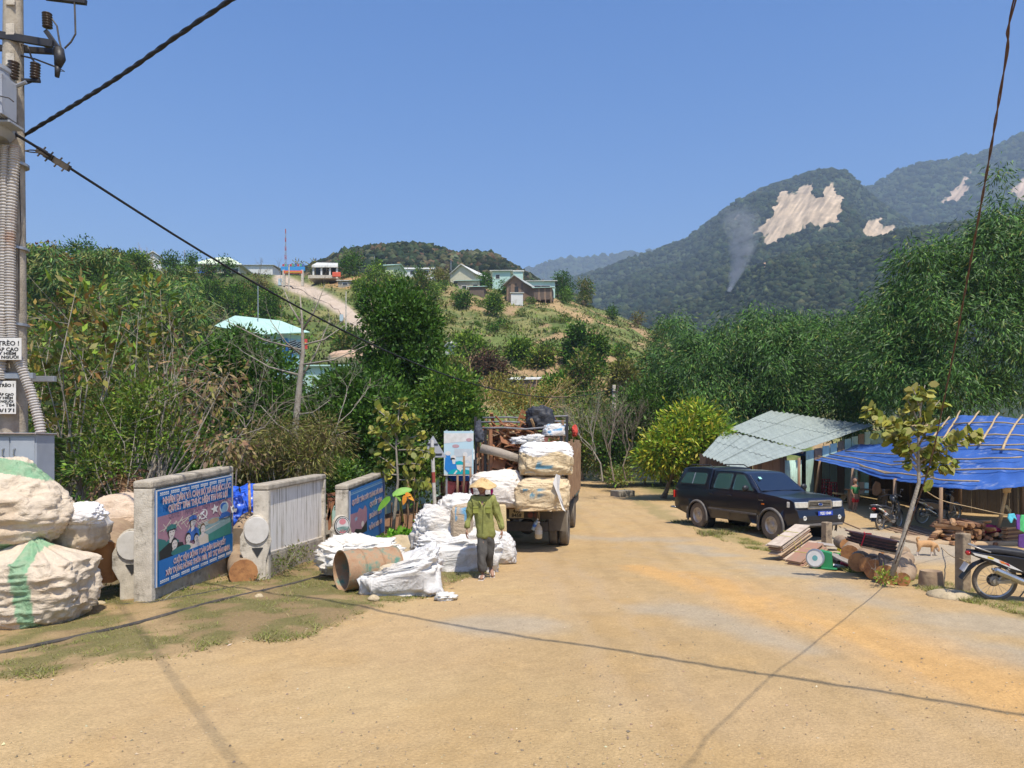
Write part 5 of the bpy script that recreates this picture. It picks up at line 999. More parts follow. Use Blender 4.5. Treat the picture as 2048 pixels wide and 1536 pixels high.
art_on([(WHITE,[(0,0),(.02,0),(.02,1),(0,1)]),(LBLUE,[(.02,.925),(1,.925),(1,.94),(.02,.94)]),(LBLUE,[(.02,.955),(1,.955),(1,.962),(.02,.962)]),(MAUVE,[(.02,.25),(.45,.3),(.45,.58),(.4,.66),(.34,.6),(.24,.66),(.2,.6),(.02,.62)]),(LBLUE,st),(PBLK,[(.02,.2),(.15,.34),(.3,.28),(.45,.38),(.45,.2)]),(SKIN_P,circ(.33,.36,.035,.05))],pM3,po3,.0175)
text_on('QUYẾT TÂM XÂY DỰNG XÃ NHÀ',.79,.05,.93,.11,pM3,po3,TW,.024);text_on('QUYẾT TÂM',.62,.52,.9,.11,pM3,po3,TW,.024);text_on('ĐOÀN KẾT',.42,.5,.9,.11,pM3,po3,TW,.024);text_on('VĂN MINH',.22,.5,.9,.11,pM3,po3,TW,.024)
def baluster(base,h,rot,label,painted=False,sc=1.):
 t=thing('stone_baluster',base,label,'post','disc topped stone posts between the signboards',rz=rot);mb=MB();d=.14*sc
 w_=.23*sc;out=[(-w_,-.3),(-w_*.62,-.3),(-w_*.62,.25*h),(-w_*1.05,.45*h),(-w_*1.05,.66*h)]+[(-.86*w_+.9*w_*(1-math.cos(R(q)))*.95,.74*h+.24*h*math.sin(R(q)))for q in range(0,181,15)]+[(w_*.98,.6*h),(w_*.62,.3*h),(w_*.5,-.3)]
 prof=[(x,0,z)for x,z in out[1:]];mb.prism(prof,(0,d,0));mb.build('body',CONCL,t,bevel=.012)
 mb=MB();c=[(.0+.80*w_*math.cos(R(q)),-.035,.76*h+.2*h*math.sin(R(q)))for q in range(0,360,18)];mb.prism(c,(0,.034,0));dk=mb.build('disc',pm('white_disc',(.6,.57,.52),(.48,.45,.4),7,.7)if not painted else PBLK,t,bevel=.008)
 if painted:
  Mx=Matrix.Translation((0,-.036,.76*h))@Matrix.Rotation(R(90),4,'X');rr=w_*.8;hh=.2*h
  L_=[(WHITE,circ(0,0,rr*.93,hh*.93)),(PBLK,circ(0,0,rr*.86,hh*.86)),(fm('print_pale',(.6,.58,.55)),circ(0,0,rr*.78,hh*.78)),(fm('print_rose',(.6,.22,.24)),circ(0,hh*.42,rr*.42,hh*.32)),(fm('print_rose',(.6,.22,.24)),circ(0,-hh*.6,rr*.4,hh*.2))]
  for i in range(9):q=R(200+17.5*i);L_.append((GRN2,[(0,-hh*.05),(rr*.75*math.cos(q),-hh*.05+hh*.6*math.sin(q)),(rr*.75*math.cos(q+.16),-hh*.05+hh*.6*math.sin(q+.16))]))
  poly_art(L_,Mx,dk,'painted_emblem')
 mb=MB();mb.prism([(-w_*.3,-.012,.5*h),(w_*.42,-.012,.5*h),(w_*.05,-.012,.36*h)],(0,.011,0));mb.build('notch_shade',INK,t)  # black wedge stands for the shadow in the V below the disc
 return t
b1=P(262,1203,10.6);b1.z=GZ(b1.x,b1.y);baluster(b1,1.03,R(20),'round headed stone post beside the left end of the first signboard')
b2=P(513,1170,12.2);b2.z=GZ(b2.x,b2.y);baluster(b2,1.1,R(20),'round headed stone post between the first and second signboards',sc=1.05)
b3=P(684,1110,15.2);b3.z=GZ(b3.x,b3.y);baluster(b3,.95,R(30),'stone post with a pink and green painted emblem before the third signboard',True,.9)
hz=lambda pts,dz=.03:[G(x,y)+Vector((0,0,dz))for x,y in pts]
wire('hose',[P(-260,1390,6.0)]+hz([(-60,1326),(0,1312),(150,1280),(260,1255),(350,1230),(450,1203),(560,1178),(640,1157),(700,1140)],.028),.028,'long thick black hose lying across the grassy verge','hose',HOSE,seg=12)
wire('hose',hz([(150,1205),(230,1212),(300,1208),(360,1198),(430,1185),(520,1165)],.02),.018,'thin black hose lying at the foot of the first signboard','hose',HOSE,seg=8)
# blue tarpaulin heap and things behind the boards
bt=pm('blue_tarp',(.02,.085,.55),(.03,.12,.62),3,.35,.5,9,spec=.5,c3=(.12,.2,.5),s3=4,t3=.66)
bagthing('tarpaulin_heap',P(475,1066,15.2)-Vector((0,0,.25)),(1.7,1.5,1.25),bt,TAN,'crumpled blue tarpaulin over a heap between the first two signboards',6,cat='tarpaulin',e=.9,wr=.09,nu=110,nv=70)
def rod(a,b,r,mat,label,name='stake',cat='stake',group=None):mb=MB();a,b=Vector(a),Vector(b);m=a.lerp(b,.5)+Vector((.02,0,0));mb.tube([a,m,b],[r,r*.95,r*.8],7);return tag(mb.build(name,mat,None,smooth=True),label,cat,group)
rod(P(497,1075,13.8),P(498,962,13.8),.028,PALEW,'pale upright stick beside the blue tarpaulin heap')
for i,(x,y0_,y1_,lab)in enumerate([(925,1010,912,'dark weathered stake nearest the triangular road sign'),(938,990,935,'short weathered stake under the blue health poster'),(912,1005,950,'thin stake left of the dark weathered one'),(813,1090,960,'thin stick standing among the vegetables'),(826,1050,945,'thin leaning twig beside the orange flower'),(800,1060,1000,'dark short stick near the banana leaf'),(1108,960,930,'small stake behind the truck')][:6]):
 rod(P(x,y0_,19.5),P(x+3,y1_,19.5),.035 if i<3 else .018,WOOD,lab)
mb=MB()
for i in range(5):
 x0_,x1_=895+i*14,900+(i+1)*14;q=[P(x0_,1000,19.7),P(x1_,1004,19.7),P(x1_-3,965+6*(i%2),19.7+.2*(i%2)),P(x0_,962+8*(i%2),19.8)];mb.prism(q,(0,.02,0))
tag(mb.build('netting',pm('maroon_netting',(.16,.03,.035),(.1,.02,.02),30,.9)),'sagging maroon netting hung on stakes right of the triangular road sign','netting')
mb=MB();t=thing('plank_fence',P(870,990,20.5),'low broken plank and wire fence behind the third signboard','fence')
for i in range(9):
 x=780+i*17;a_,b_=P(x,1060,20),P(x+4,1005+8*(i%3),20);m_=MB();m_.beam(a_,b_,.05,.03);m_.build('picket',WOOD,t,True)
m_=MB();m_.beam(P(778,1030,20.05),P(925,1026,20.05),.04,.03);m_.build('rail',WOOD,t,True)
t=thing('wooden_cart',P(672,1075,17),'reddish wooden frame leaning between the second and third signboards','frame')
for(a_,b_)in[((655,990),(690,985)),((656,998),(690,1000)),((655,1040),(668,1000)),((676,1050),(686,1000)),((660,1060),(658,1000))]:m_=MB();m_.beam(P(a_[0],a_[1],17.2),P(b_[0],b_[1],17.2),.05,.07);m_.build('board',REDW,t,True)
t=thing('banana_plant',G(806,1040),'young banana plant with two light green leaves by the third signboard','plant');rg=np.random.default_rng(8)
def bigleaf(mb,a,b,w,up):
 a,b=Vector(a),Vector(b);d=(b-a);sd=d.cross(Vector(up)).normalized();n=8;vs=[];fs=[]
 for i in range(n+1):
  s=i/n;c=a+d*s-Vector((0,0,.12*s*s));ww=w*math.sin(math.pi*min(.97,.06+s*.92))**.6;vs+=[c+sd*ww+Vector((0,0,.02)),c-Vector((0,0,.015)),c-sd*ww+Vector((0,0,.02))]
 for i in range(n):fs+=[(3*i,3*i+1,3*i+4,3*i+3),(3*i+1,3*i+2,3*i+5,3*i+4)]
 mb.add(vs,fs)
BL=pm('banana_leaf',(.12,.3,.03),(.2,.38,.05),5,.5)
for(x0_,y0_,x1_,y1_)in[(800,1000,830,970),(795,1005,762,1012),(800,1000,812,985)]:m_=MB();bigleaf(m_,P(x0_-14,y0_-8,18),P(x1_-6,y1_,18.1),.10,(0,-1,.6));m_.build('leaf',BL,t,True,smooth=True)
m_=MB();m_.tube([G(806,1045),P(800,1000,18),P(790,990,18)],[.04,.03,.015],7);m_.build('stem',BL,t,True)
t=thing('orange_flower',G(816,1045),'large orange dried leaf or flower beside the banana plant','plant');m_=MB()
for(a_,b_)in[((812,994),(822,980)),((816,996),(828,992)),((812,994),(806,1000))]:bigleaf(m_,P(a_[0],a_[1],18),P(b_[0],b_[1],18),.07,(0,-1,.4))
m_.build('petal',pm('orange_leaf',(.7,.2,.02),(.6,.3,.03),6),t,True);m_=MB();m_.tube([G(812,1048),P(813,996,18)],.012,5);m_.build('stem',WOOD,t,True)
# barrel
RUST=pm('rusty_drum',(.3,.17,.09),(.4,.27,.16),5,.8,.4,24,c3=(.09,.2,.15),s3=5,t3=.56,metal=.1)
c0=P(682,1138,11.1);c1=c0+Vector((.72,.52,.02))*1.0;c0.z=c1.z=GZ(c0.x,c0.y)+.315
ax_=(c1-c0).normalized();Mb=Matrix.Translation(c0)@ax_.to_track_quat('Z','Y').to_matrix().to_4x4();t=thing('oil_drum',Vector((c0.x,c0.y,c0.z-.3)),'rusty open steel drum lying on its side on the grass','drum')
r=.30;rings=[(r+.012,0),(r+.012,.015),(r,.02)]+[(r,.27),(r+.014,.285),(r,.30),(r,.56),(r+.014,.575),(r,.59)]+[(r,.86),(r+.012,.87),(r+.01,.885)]
prof=rings+[(0.01,.884),(.01,.865),(r-.02,.86),(r-.012,.02),(r-.002,0)]
mb=MB();mb.lathe(prof+[prof[0]],36,M=Mb,caps=False);mb.build('drum_shell',RUST,t,True,auto=.5)
# white bags
WHT=(.64,.62,.585)
def dent(amt,cx=0.,depth=.5):
 def f(x,y,z):
  k=np.exp(-((x-cx)**2+(y)**2)/.28)*ss(.25,.9,z);return x,y,z-k*depth
 return f
c=G(796,1192)+Vector((0,.35,0))
bagthing('white_sack',c,(1.0,.8,.72),FABW,WHT,'open white sack in front of the rusty drum',7,e=.36,wr=.075,nu=170,nv=110,rz=.12,flat=.25,fn=lambda x,y,z:(x*(1+.0*z),y,np.where(z>.2,z*(.72+.35*np.clip(x,-1,1)*.9)-.95*np.exp(-((x+.25)**2*2.2+(y+.15)**2*3.5))*ss(.2,.8,z),z)),sharp=1.5)
t=bagthing('woven_sack',c+Vector((-.02,-.12,.26)),(.5,.26,.18),FAB,(.55,.45,.3),'small tan sack lying inside the mouth of the open white sack',8,e=.6,wr=.06,nu=50,nv=30)
bagthing('white_sack',P(725,1118,12.4)-Vector((0,0,.1)),(1.05,.7,.52),FABW,(.74,.7,.62),'crumpled white sack heaped behind the rusty drum',9,e=.55,wr=.13,nu=130,nv=80,sharp=1.3,flat=.2)
bagthing('white_sack',P(690,1140,12.6)-Vector((0,0,.05)),(.6,.5,.34),FABW,(.6,.5,.38),'dirty flattened sack left of the heap behind the drum',10,e=.6,wr=.12,flat=.2)
def rock(name,c,s,label,seed,col1=(.5,.4,.25),col2=(.36,.28,.17)):
 v=np.random.default_rng(seed);nu,nv=48,30;u=np.linspace(-np.pi/2,np.pi/2,nv)[:,None];w=np.linspace(0,2*np.pi,nu,endpoint=False)[None];x,y,z=np.cos(u)*np.cos(w),np.cos(u)*np.sin(w),np.sin(u)+0*w
 f=.62+.55*fbm(x*1.3+seed,y*1.3,z*1.3,3)+.16*np.abs(fbm(x*4,y*4+seed,z*4,3)-.5);f=np.round(f*7)/7*.35+f*.65
 V=np.stack([x*f*s[0],y*f*s[1],z*f*s[2]+s[2]*.6],-1).reshape(-1,3);o=link(name,npmesh(name,V,grid_faces(nv,nu,True),pm('pale_rock',col1,col2,7,.95,.8,22,c3=(.2,.15,.1),s3=6,t3=.62),smooth=True));o.location=c;return tag(o,label,'rock')
rock('boulder',G(800,1130)+Vector((.0,.3,-.02)),(.42,.34,.36),'pale crumbly boulder right of the heaped white sack',4)
rock('boulder',G(765,1140)+Vector((0,.35,.0)),(.36,.3,.27),'smaller pale boulder touching the rusty drum',9)
rock('stone',G(748,1203),(.09,.07,.06),'fist sized brown stone in front of the open white sack',12)
rock('stone',G(198,1212),(.09,.07,.05),'tan stone among the weeds by the first stone post',14);rock('stone',G(518,1198),(.07,.06,.05),'small tan stone at the foot of the second stone post',15)
c=G(925,1146)+Vector((-.1,.55,-.03))
bagthing('white_sack',c+Vector((-.02,0,0)),(1.3,.95,.8),FABW,WHT,'big white sack directly behind the walking person',11,e=.42,wr=.07,nu=190,nv=120,flat=.25,sharp=1.4)
bagthing('white_sack',c+Vector((-.42,.25,.25)),(.85,.8,.95),FABW,WHT,'tall white sack leaning left in the roadside pile',12,e=.5,wr=.08,nu=150,nv=100,tilt=(.1,0),flat=.2,sharp=1.4)
bagthing('white_sack',c+Vector((.08,.35,.35)),(.75,.7,1.05),FABW,WHT,'white sack topping the roadside pile behind the tan sack',13,e=.5,wr=.08,nu=120,nv=80,tilt=(-.1,0),sharp=1.3)
bagthing('woven_sack',c+Vector((.06,-.16,.52)),(.34,.42,.72),FAB,(.42,.33,.23),'small brown sack with a blue print on top of the white pile',14,e=.4,wr=.05,tilt=(.0,0),colfn=lambda x,y,z,C:np.where(((z>.58)&(z<.9)&(np.abs(x)<.6)&(y<0)&(fbm(x*3,y,z*5,2)>.42))[:,None],np.array([(.12,.28,.42)]),C))
bagthing('white_sack',G(1003,1130)+Vector((.0,.35,0)),(.52,.5,.62),FABW,WHT,'small white sack right of the walking person',15,e=.5,wr=.07,nu=110,nv=70,tilt=(-.12,0),sharp=1.3)
mb=MB();p=G(1000,1118)+Vector((-.05,.35,0));mb.box(p+Vector((0,0,.55)),(.36,.22,1.12),(0,-.03,.15));o=mb.build('foam_slab',pm('speckled_foam',(.6,.48,.26),(.45,.33,.17),40,.95,.5,60),None,bevel=.03,smooth=True);tag(o,'upright slab of speckled yellow foam beside the walking person','foam slab')
bagthing('plastic_bag',G(888,1200),(.24,.2,.12),pm('clear_plastic',(.7,.68,.62),(.6,.56,.48),8,.2,spec=.8),WHT,'small clear plastic bag lying on the road edge',16,e=.9,wr=.25,nu=40,nv=26)
# triangular road sign seen from behind
t=thing('road_sign',G(872,1064),'triangular road sign seen from behind on a leaning red and white pole','road sign');a_=Vector(t.location)-Vector((0,0,.1));b_=P(864,880,a_.y-.1);N_=9
RW=[pm('sign_pole_white',(.7,.67,.62),(.5,.46,.4),8,.6),pm('sign_pole_red',(.42,.07,.05),(.3,.08,.06),8,.7)]
for i in range(N_):m_=MB();m_.cyl(a_.lerp(b_,i/N_),a_.lerp(b_,(i+1)/N_),.05,n=14);m_.build('pole_band',RW[1 if i in(0,2,5)else 0],t,True)
Y_=a_.y-.02;tri=[P(866,871,Y_),P(838,915,Y_),P(893,915,Y_)];cen=(tri[0]+tri[1]+tri[2])/3;m_=MB();m_.prism(tri,(0,.012,0));m_.build('sign_plate',pm('grey_sign_back',(.42,.43,.45),(.36,.37,.39),6,.5),t,True,bevel=.003)
m_=MB();m_.beam(P(854,888,Y_-.012),P(876,888,Y_-.012),.02,.03);m_.beam(P(846,908,Y_-.012),P(884,908,Y_-.012),.02,.03);m_.build('bracket',BLACKM,t,True)
# health poster board
t=thing('poster_board',P(922,1000,24),'tall light blue health poster with masked figures beside the truck','poster');Y_=24.
m_=MB();a_,b_=P(888,951,Y_),P(947,862,Y_);m_.box(((a_.x+b_.x)/2,Y_,(a_.z+b_.z)/2),(b_.x-a_.x,.05,b_.z-a_.z));pnl=m_.build('panel',pm('poster_sky',(.45,.62,.68),(.5,.66,.7),1,.6),t,True)
for x in(893,942):m_=MB();m_.box((P(x,0,Y_).x,Y_+.06,(P(x,1000,Y_).z+P(x,860,Y_).z)/2),(.06,.06,P(x,860,Y_).z-P(x,1000,Y_).z));m_.build('post',GALV,t,True)
kx=(b_.x-a_.x);kz=(b_.z-a_.z);fn=lambda u,v,d:Vector((a_.x+kx*u,Y_-.025-d,a_.z+kz*v))
CY,PB2,LG=fm('print_cyan',(.0,.38,.42)),fm('print_azure',(.02,.22,.6)),fm('print_grey',(.55,.6,.62))
L_=[(WHITE,[(0,.72),(1,.78),(1,.95),(0,.95)]),(PINK,circ(.4,.66,.12,.04)),(PINK,circ(.85,.8,.1,.04)),(LG,[(.35,.42),(.95,.42),(.95,.6),(.35,.6)]),(WHITE,[(0,.0),(1,0),(1,.03),(0,.03)]),(PB2,[(.02,.15),(.05,.45),(.2,.46),(.35,.2),(.2,.02)]),(WHITE,circ(.14,.5,.1,.05)),(PB2,[(.2,.1),(.22,.3),(.45,.32),(.5,.1)]),(WHITE,circ(.32,.4,.09,.06)),(PBLK,circ(.3,.37,.08,.03)),(WHITE,[(.27,.36),(.4,.36),(.38,.26),(.3,.26)]),(WHITE,circ(.72,.47,.08,.06)),(WHITE,[(.6,.32),(.66,.42),(.8,.42),(.95,.48),(.95,.2),(.6,.2)]),(LG,[(.62,.3),(.8,.36),(.9,.3),(.9,.28)]),(CY,circ(.53,.27,.13,.06)),(WHITE,[(.42,.24),(.63,.24),(.6,.12),(.46,.12)]),(CY,[(.12,.03),(.25,.13),(.45,.15),(.55,.1),(.65,.15),(.85,.12),(.92,.03)]),(WHITE,[(.32,.03),(.42,.12),(.46,.1),(.38,.03)]),(WHITE,[(.5,.14),(.6,.14),(.56,.08)])]
art_on(L_,fn,pnl,.003,dz=.001)
# PEOPLE, DOG, TRUCK, PICKUP, MOTORBIKES
def fuse(parts,mat,name,parent,voxel=.006,smooth_it=4,world=False):
 """join overlapping closed meshes into one continuous skin"""
 bm=bmesh.new()
 for me in parts:bm.from_mesh(me)
 me=bpy.data.meshes.new('f');bm.to_mesh(me);bm.free();o=bpy.data.objects.new('f',me);COL.objects.link(o)
 m=o.modifiers.new('r','REMESH');m.mode='VOXEL';m.voxel_size=voxel;m.use_smooth_shade=True
 s=o.modifiers.new('s','SMOOTH');s.factor=.5;s.iterations=smooth_it
 dg=bpy.context.evaluated_depsgraph_get();dg.update();out=bpy.data.meshes.new_from_object(o.evaluated_get(dg));bpy.data.objects.remove(o)
 out.materials.clear();out.materials.append(mat);out.name=name
 for p in out.polygons:p.use_smooth=True
 return link(name,out,parent,world)
def ellmesh(c,r,M=None,n=20,m=14):mb=MB();mb.ell(c,r,n,m,M=M);return mb.mesh('e',[])
def tubemesh(p,r,n=10):mb=MB();mb.tube(p,r,n);return mb.mesh('t',[])
def hand_parts(w,d,side,k=1.):
 """w wrist point, d pointing direction: palm, four fingers, thumb"""
 w,d=Vector(w),Vector(d).normalized();o=Vector((0,1,0));s=d.cross(o).normalized()*side;out=[]
 pc=w+d*.05*k;M=Matrix((s,o,d)).transposed();out.append(ellmesh(pc,(.02*k,.038*k,.055*k),M.to_4x4(),12,8))
 for i,l in enumerate((.068,.078,.072,.056)):
  b=w+d*.085*k+o*(-.028+.0185*i)*k;out.append(tubemesh([b-d*.03*k,b,b+(d+s*.15)*l*.5*k,b+(d*.85+s*.55)*l*k*.97],[.0095*k,.0095*k,.009*k,.0075*k],8))
 b=w+d*.035*k-o*.03*k;out.append(tubemesh([b,b+(d*.5-o*.7+s*.4)*.035*k,b+(d*.9-o*.5+s*.6)*.065*k],[.012*k,.011*k,.009*k],8));return out
SKINM=pm('tanned_skin',(.34,.19,.12),(.28,.15,.095),12,.55)
def worker():
 Y=12.4;base=G(966,1152);base.x=P(966,0,Y).x;base.y=Y;gzv_=GZ(base.x,Y);base.z=gzv_
 k=Y/FPX
 def J(px,py,dy=0.):return Vector(((px-966)*k,dy,CH+(HY-py)*k-gzv_))
 t=thing('person',base,'person in a pale sun hat, olive green jacket and grey trousers walking towards the viewer','person')
 hips,ch,nk=J(972,1072,.03),J(966,1018,0),J(965,993,0)
 sl_,sr_=J(947,998),J(985,998);el,er=J(937,1034,.03),J(997,1034,.03);wl,wr=J(934,1058,-.05),J(1003,1060,.03)
 hl,hr=J(966,1076,0),J(980,1076,.04);kl,kr=J(964,1116,-.10),J(977,1112,.06);al,ar=J(966,1146,-.08),J(981,1138,.26)
 lerp=lambda a,b,q:a.lerp(b,q)
 V=[(*hips,.125,.10),(*lerp(hips,ch,.5),.12,.09),(*ch,.135,.10),(*lerp(ch,nk,.75),.10,.07),(*nk,.05),(*sl_,.055),(*el,.038),(*wl,.026),(*sr_,.055),(*er,.038),(*wr,.026),(*hl,.085),(*kl,.056),(*al,.036),(*hr,.085),(*kr,.056),(*ar,.036)]
 Ed=[(0,1),(1,2),(2,3),(3,4),(3,5),(5,6),(6,7),(3,8),(8,9),(9,10),(0,11),(11,12),(12,13),(0,14),(14,15),(15,16)]
 parts=[skin_mesh(V,Ed,2)]
 hc=J(964,973,-.01);tilt=Matrix.Rotation(R(-4),4,'Y')
 parts+=[ellmesh(hc,(.074,.092,.112),tilt),ellmesh(hc+Vector((0,-.012,-.075)),(.05,.066,.045)),tubemesh([nk,hc+Vector((0,.02,-.06))],[.052,.05],12)]
 parts+=[tubemesh([hc+Vector((0,-.088,.015)),hc+Vector((0,-.11,-.028))],[.009,.015],8),ellmesh(hc+Vector((0,-.086,-.062)),(.024,.01,.006)),ellmesh(hc+Vector((0,-.084,-.075)),(.02,.012,.007))]
 for s in(-1,1):parts+=[ellmesh(hc+Vector((s*.076,.01,-.01)),(.012,.02,.03)),ellmesh(hc+Vector((s*.03,-.079,.01)),(.014,.01,.008)),ellmesh(hc+Vector((s*.032,-.08,.028)),(.02,.01,.006)),ellmesh(hc+Vector((s*.04,-.06,-.03)),(.022,.02,.02))]
 parts+=hand_parts(wl,J(933,1072,-.06)-wl,1)+hand_parts(wr,J(1004,1074,.02)-wr,-1)
 for a,dr in((al,Vector((-.15,-1,0))),(ar,Vector((.2,-.8,-.55)))):
  dr.normalize();parts.append(tubemesh([a+Vector((0,.05,-.01)),a+Vector((0,.02,-.045)),a+dr*.09+Vector((0,0,-.045)),a+dr*.17+Vector((0,0,-.05))],[.03,.036,.036,.02],10))
 fuse(parts,SKINM,'body',t,.0062)
 JK=vc('jacket_cloth',.85,.12,30,.4,60);JKc=(.23,.24,.07)
 def cloth(name,V,Ed,mat,amp,fr,seed,colr,cut=None):
  me=skin_mesh(V,Ed,3);bm=bmesh.new();bm.from_mesh(me)
  if cut:
   for(co,no)in cut:
    r=bmesh.ops.bisect_plane(bm,geom=bm.verts[:]+bm.edges[:]+bm.faces[:],plane_co=co,plane_no=no,clear_outer=True)
  bm.normal_update();co=np.array([v.co[:]for v in bm.verts]);no=np.array([v.normal[:]for v in bm.verts])
  w=1-np.abs(2*fbm(co[:,0]*fr+seed,co[:,1]*fr,co[:,2]*fr*.6+co[:,0]*fr*.8,3)-1)*2;co2=co+no*(w[:,None]-.4)*amp
  for v,c in zip(bm.verts,co2):v.co=c
  bm.to_mesh(me);bm.free();me.materials.clear();me.materials.append(mat)
  a=me.color_attributes.new('Col','FLOAT_COLOR','POINT');c=np.ones((len(me.vertices),4),np.float32);c[:,:3]=colr;tone=fbm(co[:,0]*9,co[:,1]*9,co[:,2]*9,3);c[:,:3]*=(1+(tone[:,None]-.5)*.5);a.data.foreach_set('color',c.ravel())
  for p in me.polygons:p.use_smooth=True
  o=link(name,me,t);sm=o.modifiers.new('th','SOLIDIFY');sm.thickness=.004;return o
 hem=J(972,1078,.02)
 Vj=[(*hem,.168,.135),(*J(972,1068,.02),.16,.13),(*J(969,1042,.01),.152,.12),(*ch,.165,.125),(*lerp(ch,nk,.62),.135,.095),(*lerp(ch,nk,.95),.075,.068),(*sl_,.078),(*lerp(sl_,el,.5),.068),(*el,.06),(*lerp(el,wl,.6),.053),(*lerp(el,wl,1.0),.046),(*sr_,.078),(*lerp(sr_,er,.5),.068),(*er,.06),(*lerp(er,wr,.6),.053),(*lerp(er,wr,1.),.046)]
 jk=cloth('jacket',Vj,[(0,1),(1,2),(2,3),(3,4),(4,5),(4,6),(6,7),(7,8),(8,9),(9,10),(4,11),(11,12),(12,13),(13,14),(14,15)],JK,.03,8,3,JKc)
 mb=MB();cz=J(966,1040).z
 for(x,z0,z1)in((.0,J(0,1004).z,J(0,1066).z),):mb.tube([(x+.012,-.125,z0),(x+.006,-.15,cz),(x,-.145,z1)],.004,4)
 mb.build('placket',pm('jacket_seam',(.12,.13,.03)),jk)
 for px in(952,977):
  p=J(px,1019,-.135);mb=MB();mb.box(p,(.09,.012,.10),(0,0,.25 if px<960 else-.25));mb.box(p+Vector((0,-.006,.045)),(.096,.012,.03),(0,0,.25 if px<960 else-.25));mb.build('pocket',pm('jacket_pocket',(.26,.28,.06),(.2,.22,.045),12,.9),jk,bevel=.003)
 mb=MB()
 for s in(-1,1):mb.add([J(965,992,-.02)+Vector((s*.045,-.02,.01)),J(965,994,-.06)+Vector((s*.075,-.03,-.03)),J(965,1003,-.10)+Vector((s*.05,-.04,0)),J(965,1010,-.125)+Vector((s*.008,-.02,0)),J(965,998,-.07)+Vector((s*.03,-.01,0))],[(0,1,2,3,4)])
 mb.build('collar',pm('jacket_pocket'),jk)if False else mb.build('collar',MC['jacket_pocket'],jk)
 TR=vc('trouser_cloth',.9,.12,25,.4,60)
 Vt=[(*hips,.135,.115),(*J(972,1066,.02),.13,.11),(*hl,.10),(*lerp(hl,kl,.5),.092),(*kl,.078),(*lerp(kl,al,.6),.07),(*lerp(kl,al,.97),.066),(*hr,.10),(*lerp(hr,kr,.5),.09),(*kr,.076),(*lerp(kr,ar,.6),.066),(*lerp(kr,ar,.97),.06)]
 cloth('trousers',Vt,[(1,0),(0,2),(2,3),(3,4),(4,5),(5,6),(0,7),(7,8),(8,9),(9,10),(10,11)],TR,.024,7,7,(.085,.08,.072))
 for a,dr in((al,Vector((-.15,-1,0))),(ar,Vector((.2,-.8,-.55)))):
  dr.normalize();mb=MB();up=Vector((0,0,1));p0,p1=a+Vector((0,.07,-.083)),a+dr*.2+Vector((0,0,-.083));mb.beam(p0,p1,.085,.022);mb.beam(p0.lerp(p1,.45)+Vector((0,0,.06)),p0.lerp(p1,.78)+Vector((0,0,.035)),.09,.02);mb.build('sandal',pm('pale_sandal',(.5,.42,.34),(.4,.33,.26),10,.7),t,bevel=.008)
 ap=J(965,955,.0);n=40;prof=[(.004,.0),(.05,-.02),(.095,-.045),(.13,-.075),(.17,-.105),(.215,-.135),(.228,-.15)];vs=[];fs=[]
 for i,(r,z)in enumerate(prof):
  for j in range(n):
   a=2*math.pi*j/n;w=.010*math.sin(3*a+1)*i/3+.006*math.sin(7*a)*i/4;rr=r*(1+.03*math.sin(5*a+2));vs.append((ap.x+rr*math.cos(a),ap.y+rr*math.sin(a),ap.z+z+w-.10*rr*math.sin(a)*-1*.9))
 for i in range(len(prof)-1):
  for j in range(n):fs.append((i*n+j,i*n+(j+1)%n,(i+1)*n+(j+1)%n,(i+1)*n+j))
 mb=MB();mb.add(vs,fs);h=mb.build('hat',pm('straw_hat',(.62,.45,.22),(.5,.33,.14),14,.85,.5,50,c3=(.4,.24,.1),s3=6,t3=.6),t,smooth=True);sm=h.modifiers.new('t','SOLIDIFY');sm.thickness=.006
 mb=MB();rg=np.random.default_rng(3)
 for i in range(26):a=rg.random()*6.28;r=.03+.05*rg.random();p=ap+Vector((r*math.cos(a)+.02,r*math.sin(a)-.02,-.02-r*.4));mb.tube([p,p+Vector(rg.normal(size=3))*.012+Vector((0,0,.014)),p+Vector(rg.normal(size=3))*.02+Vector((0,0,.02))],.0025,3)
 mb.build('frayed_straw',MC['straw_hat'],h)['kind']='stuff'
 for s,c_ in((1,(.55,.02,.2)),(-1,(.2,.03,.06))):
  mb=MB();mb.tube([J(982 if s>0 else 943,974,0),J(984 if s>0 else 944,982,-.02),J(983 if s>0 else 946,989,-.02)],[.018,.026,.014],8);mb.build('tie',pm('hat_tie'+str(s),c_,None,8,.7),h,smooth=True)
 mb=MB();mb.tube([hc+Vector((-.072,-.02,-.03)),hc+Vector((-.03,-.06,-.105)),hc+Vector((.03,-.06,-.105)),hc+Vector((.072,-.02,-.03))],.005,5);mb.build('chin_strap',MC['hat_tie-1'],h)
 mb=MB();mb.ell(hc+Vector((0,.012,.03)),(.079,.093,.1),16,10);mb.build('hair',INK,t,smooth=True)
worker()
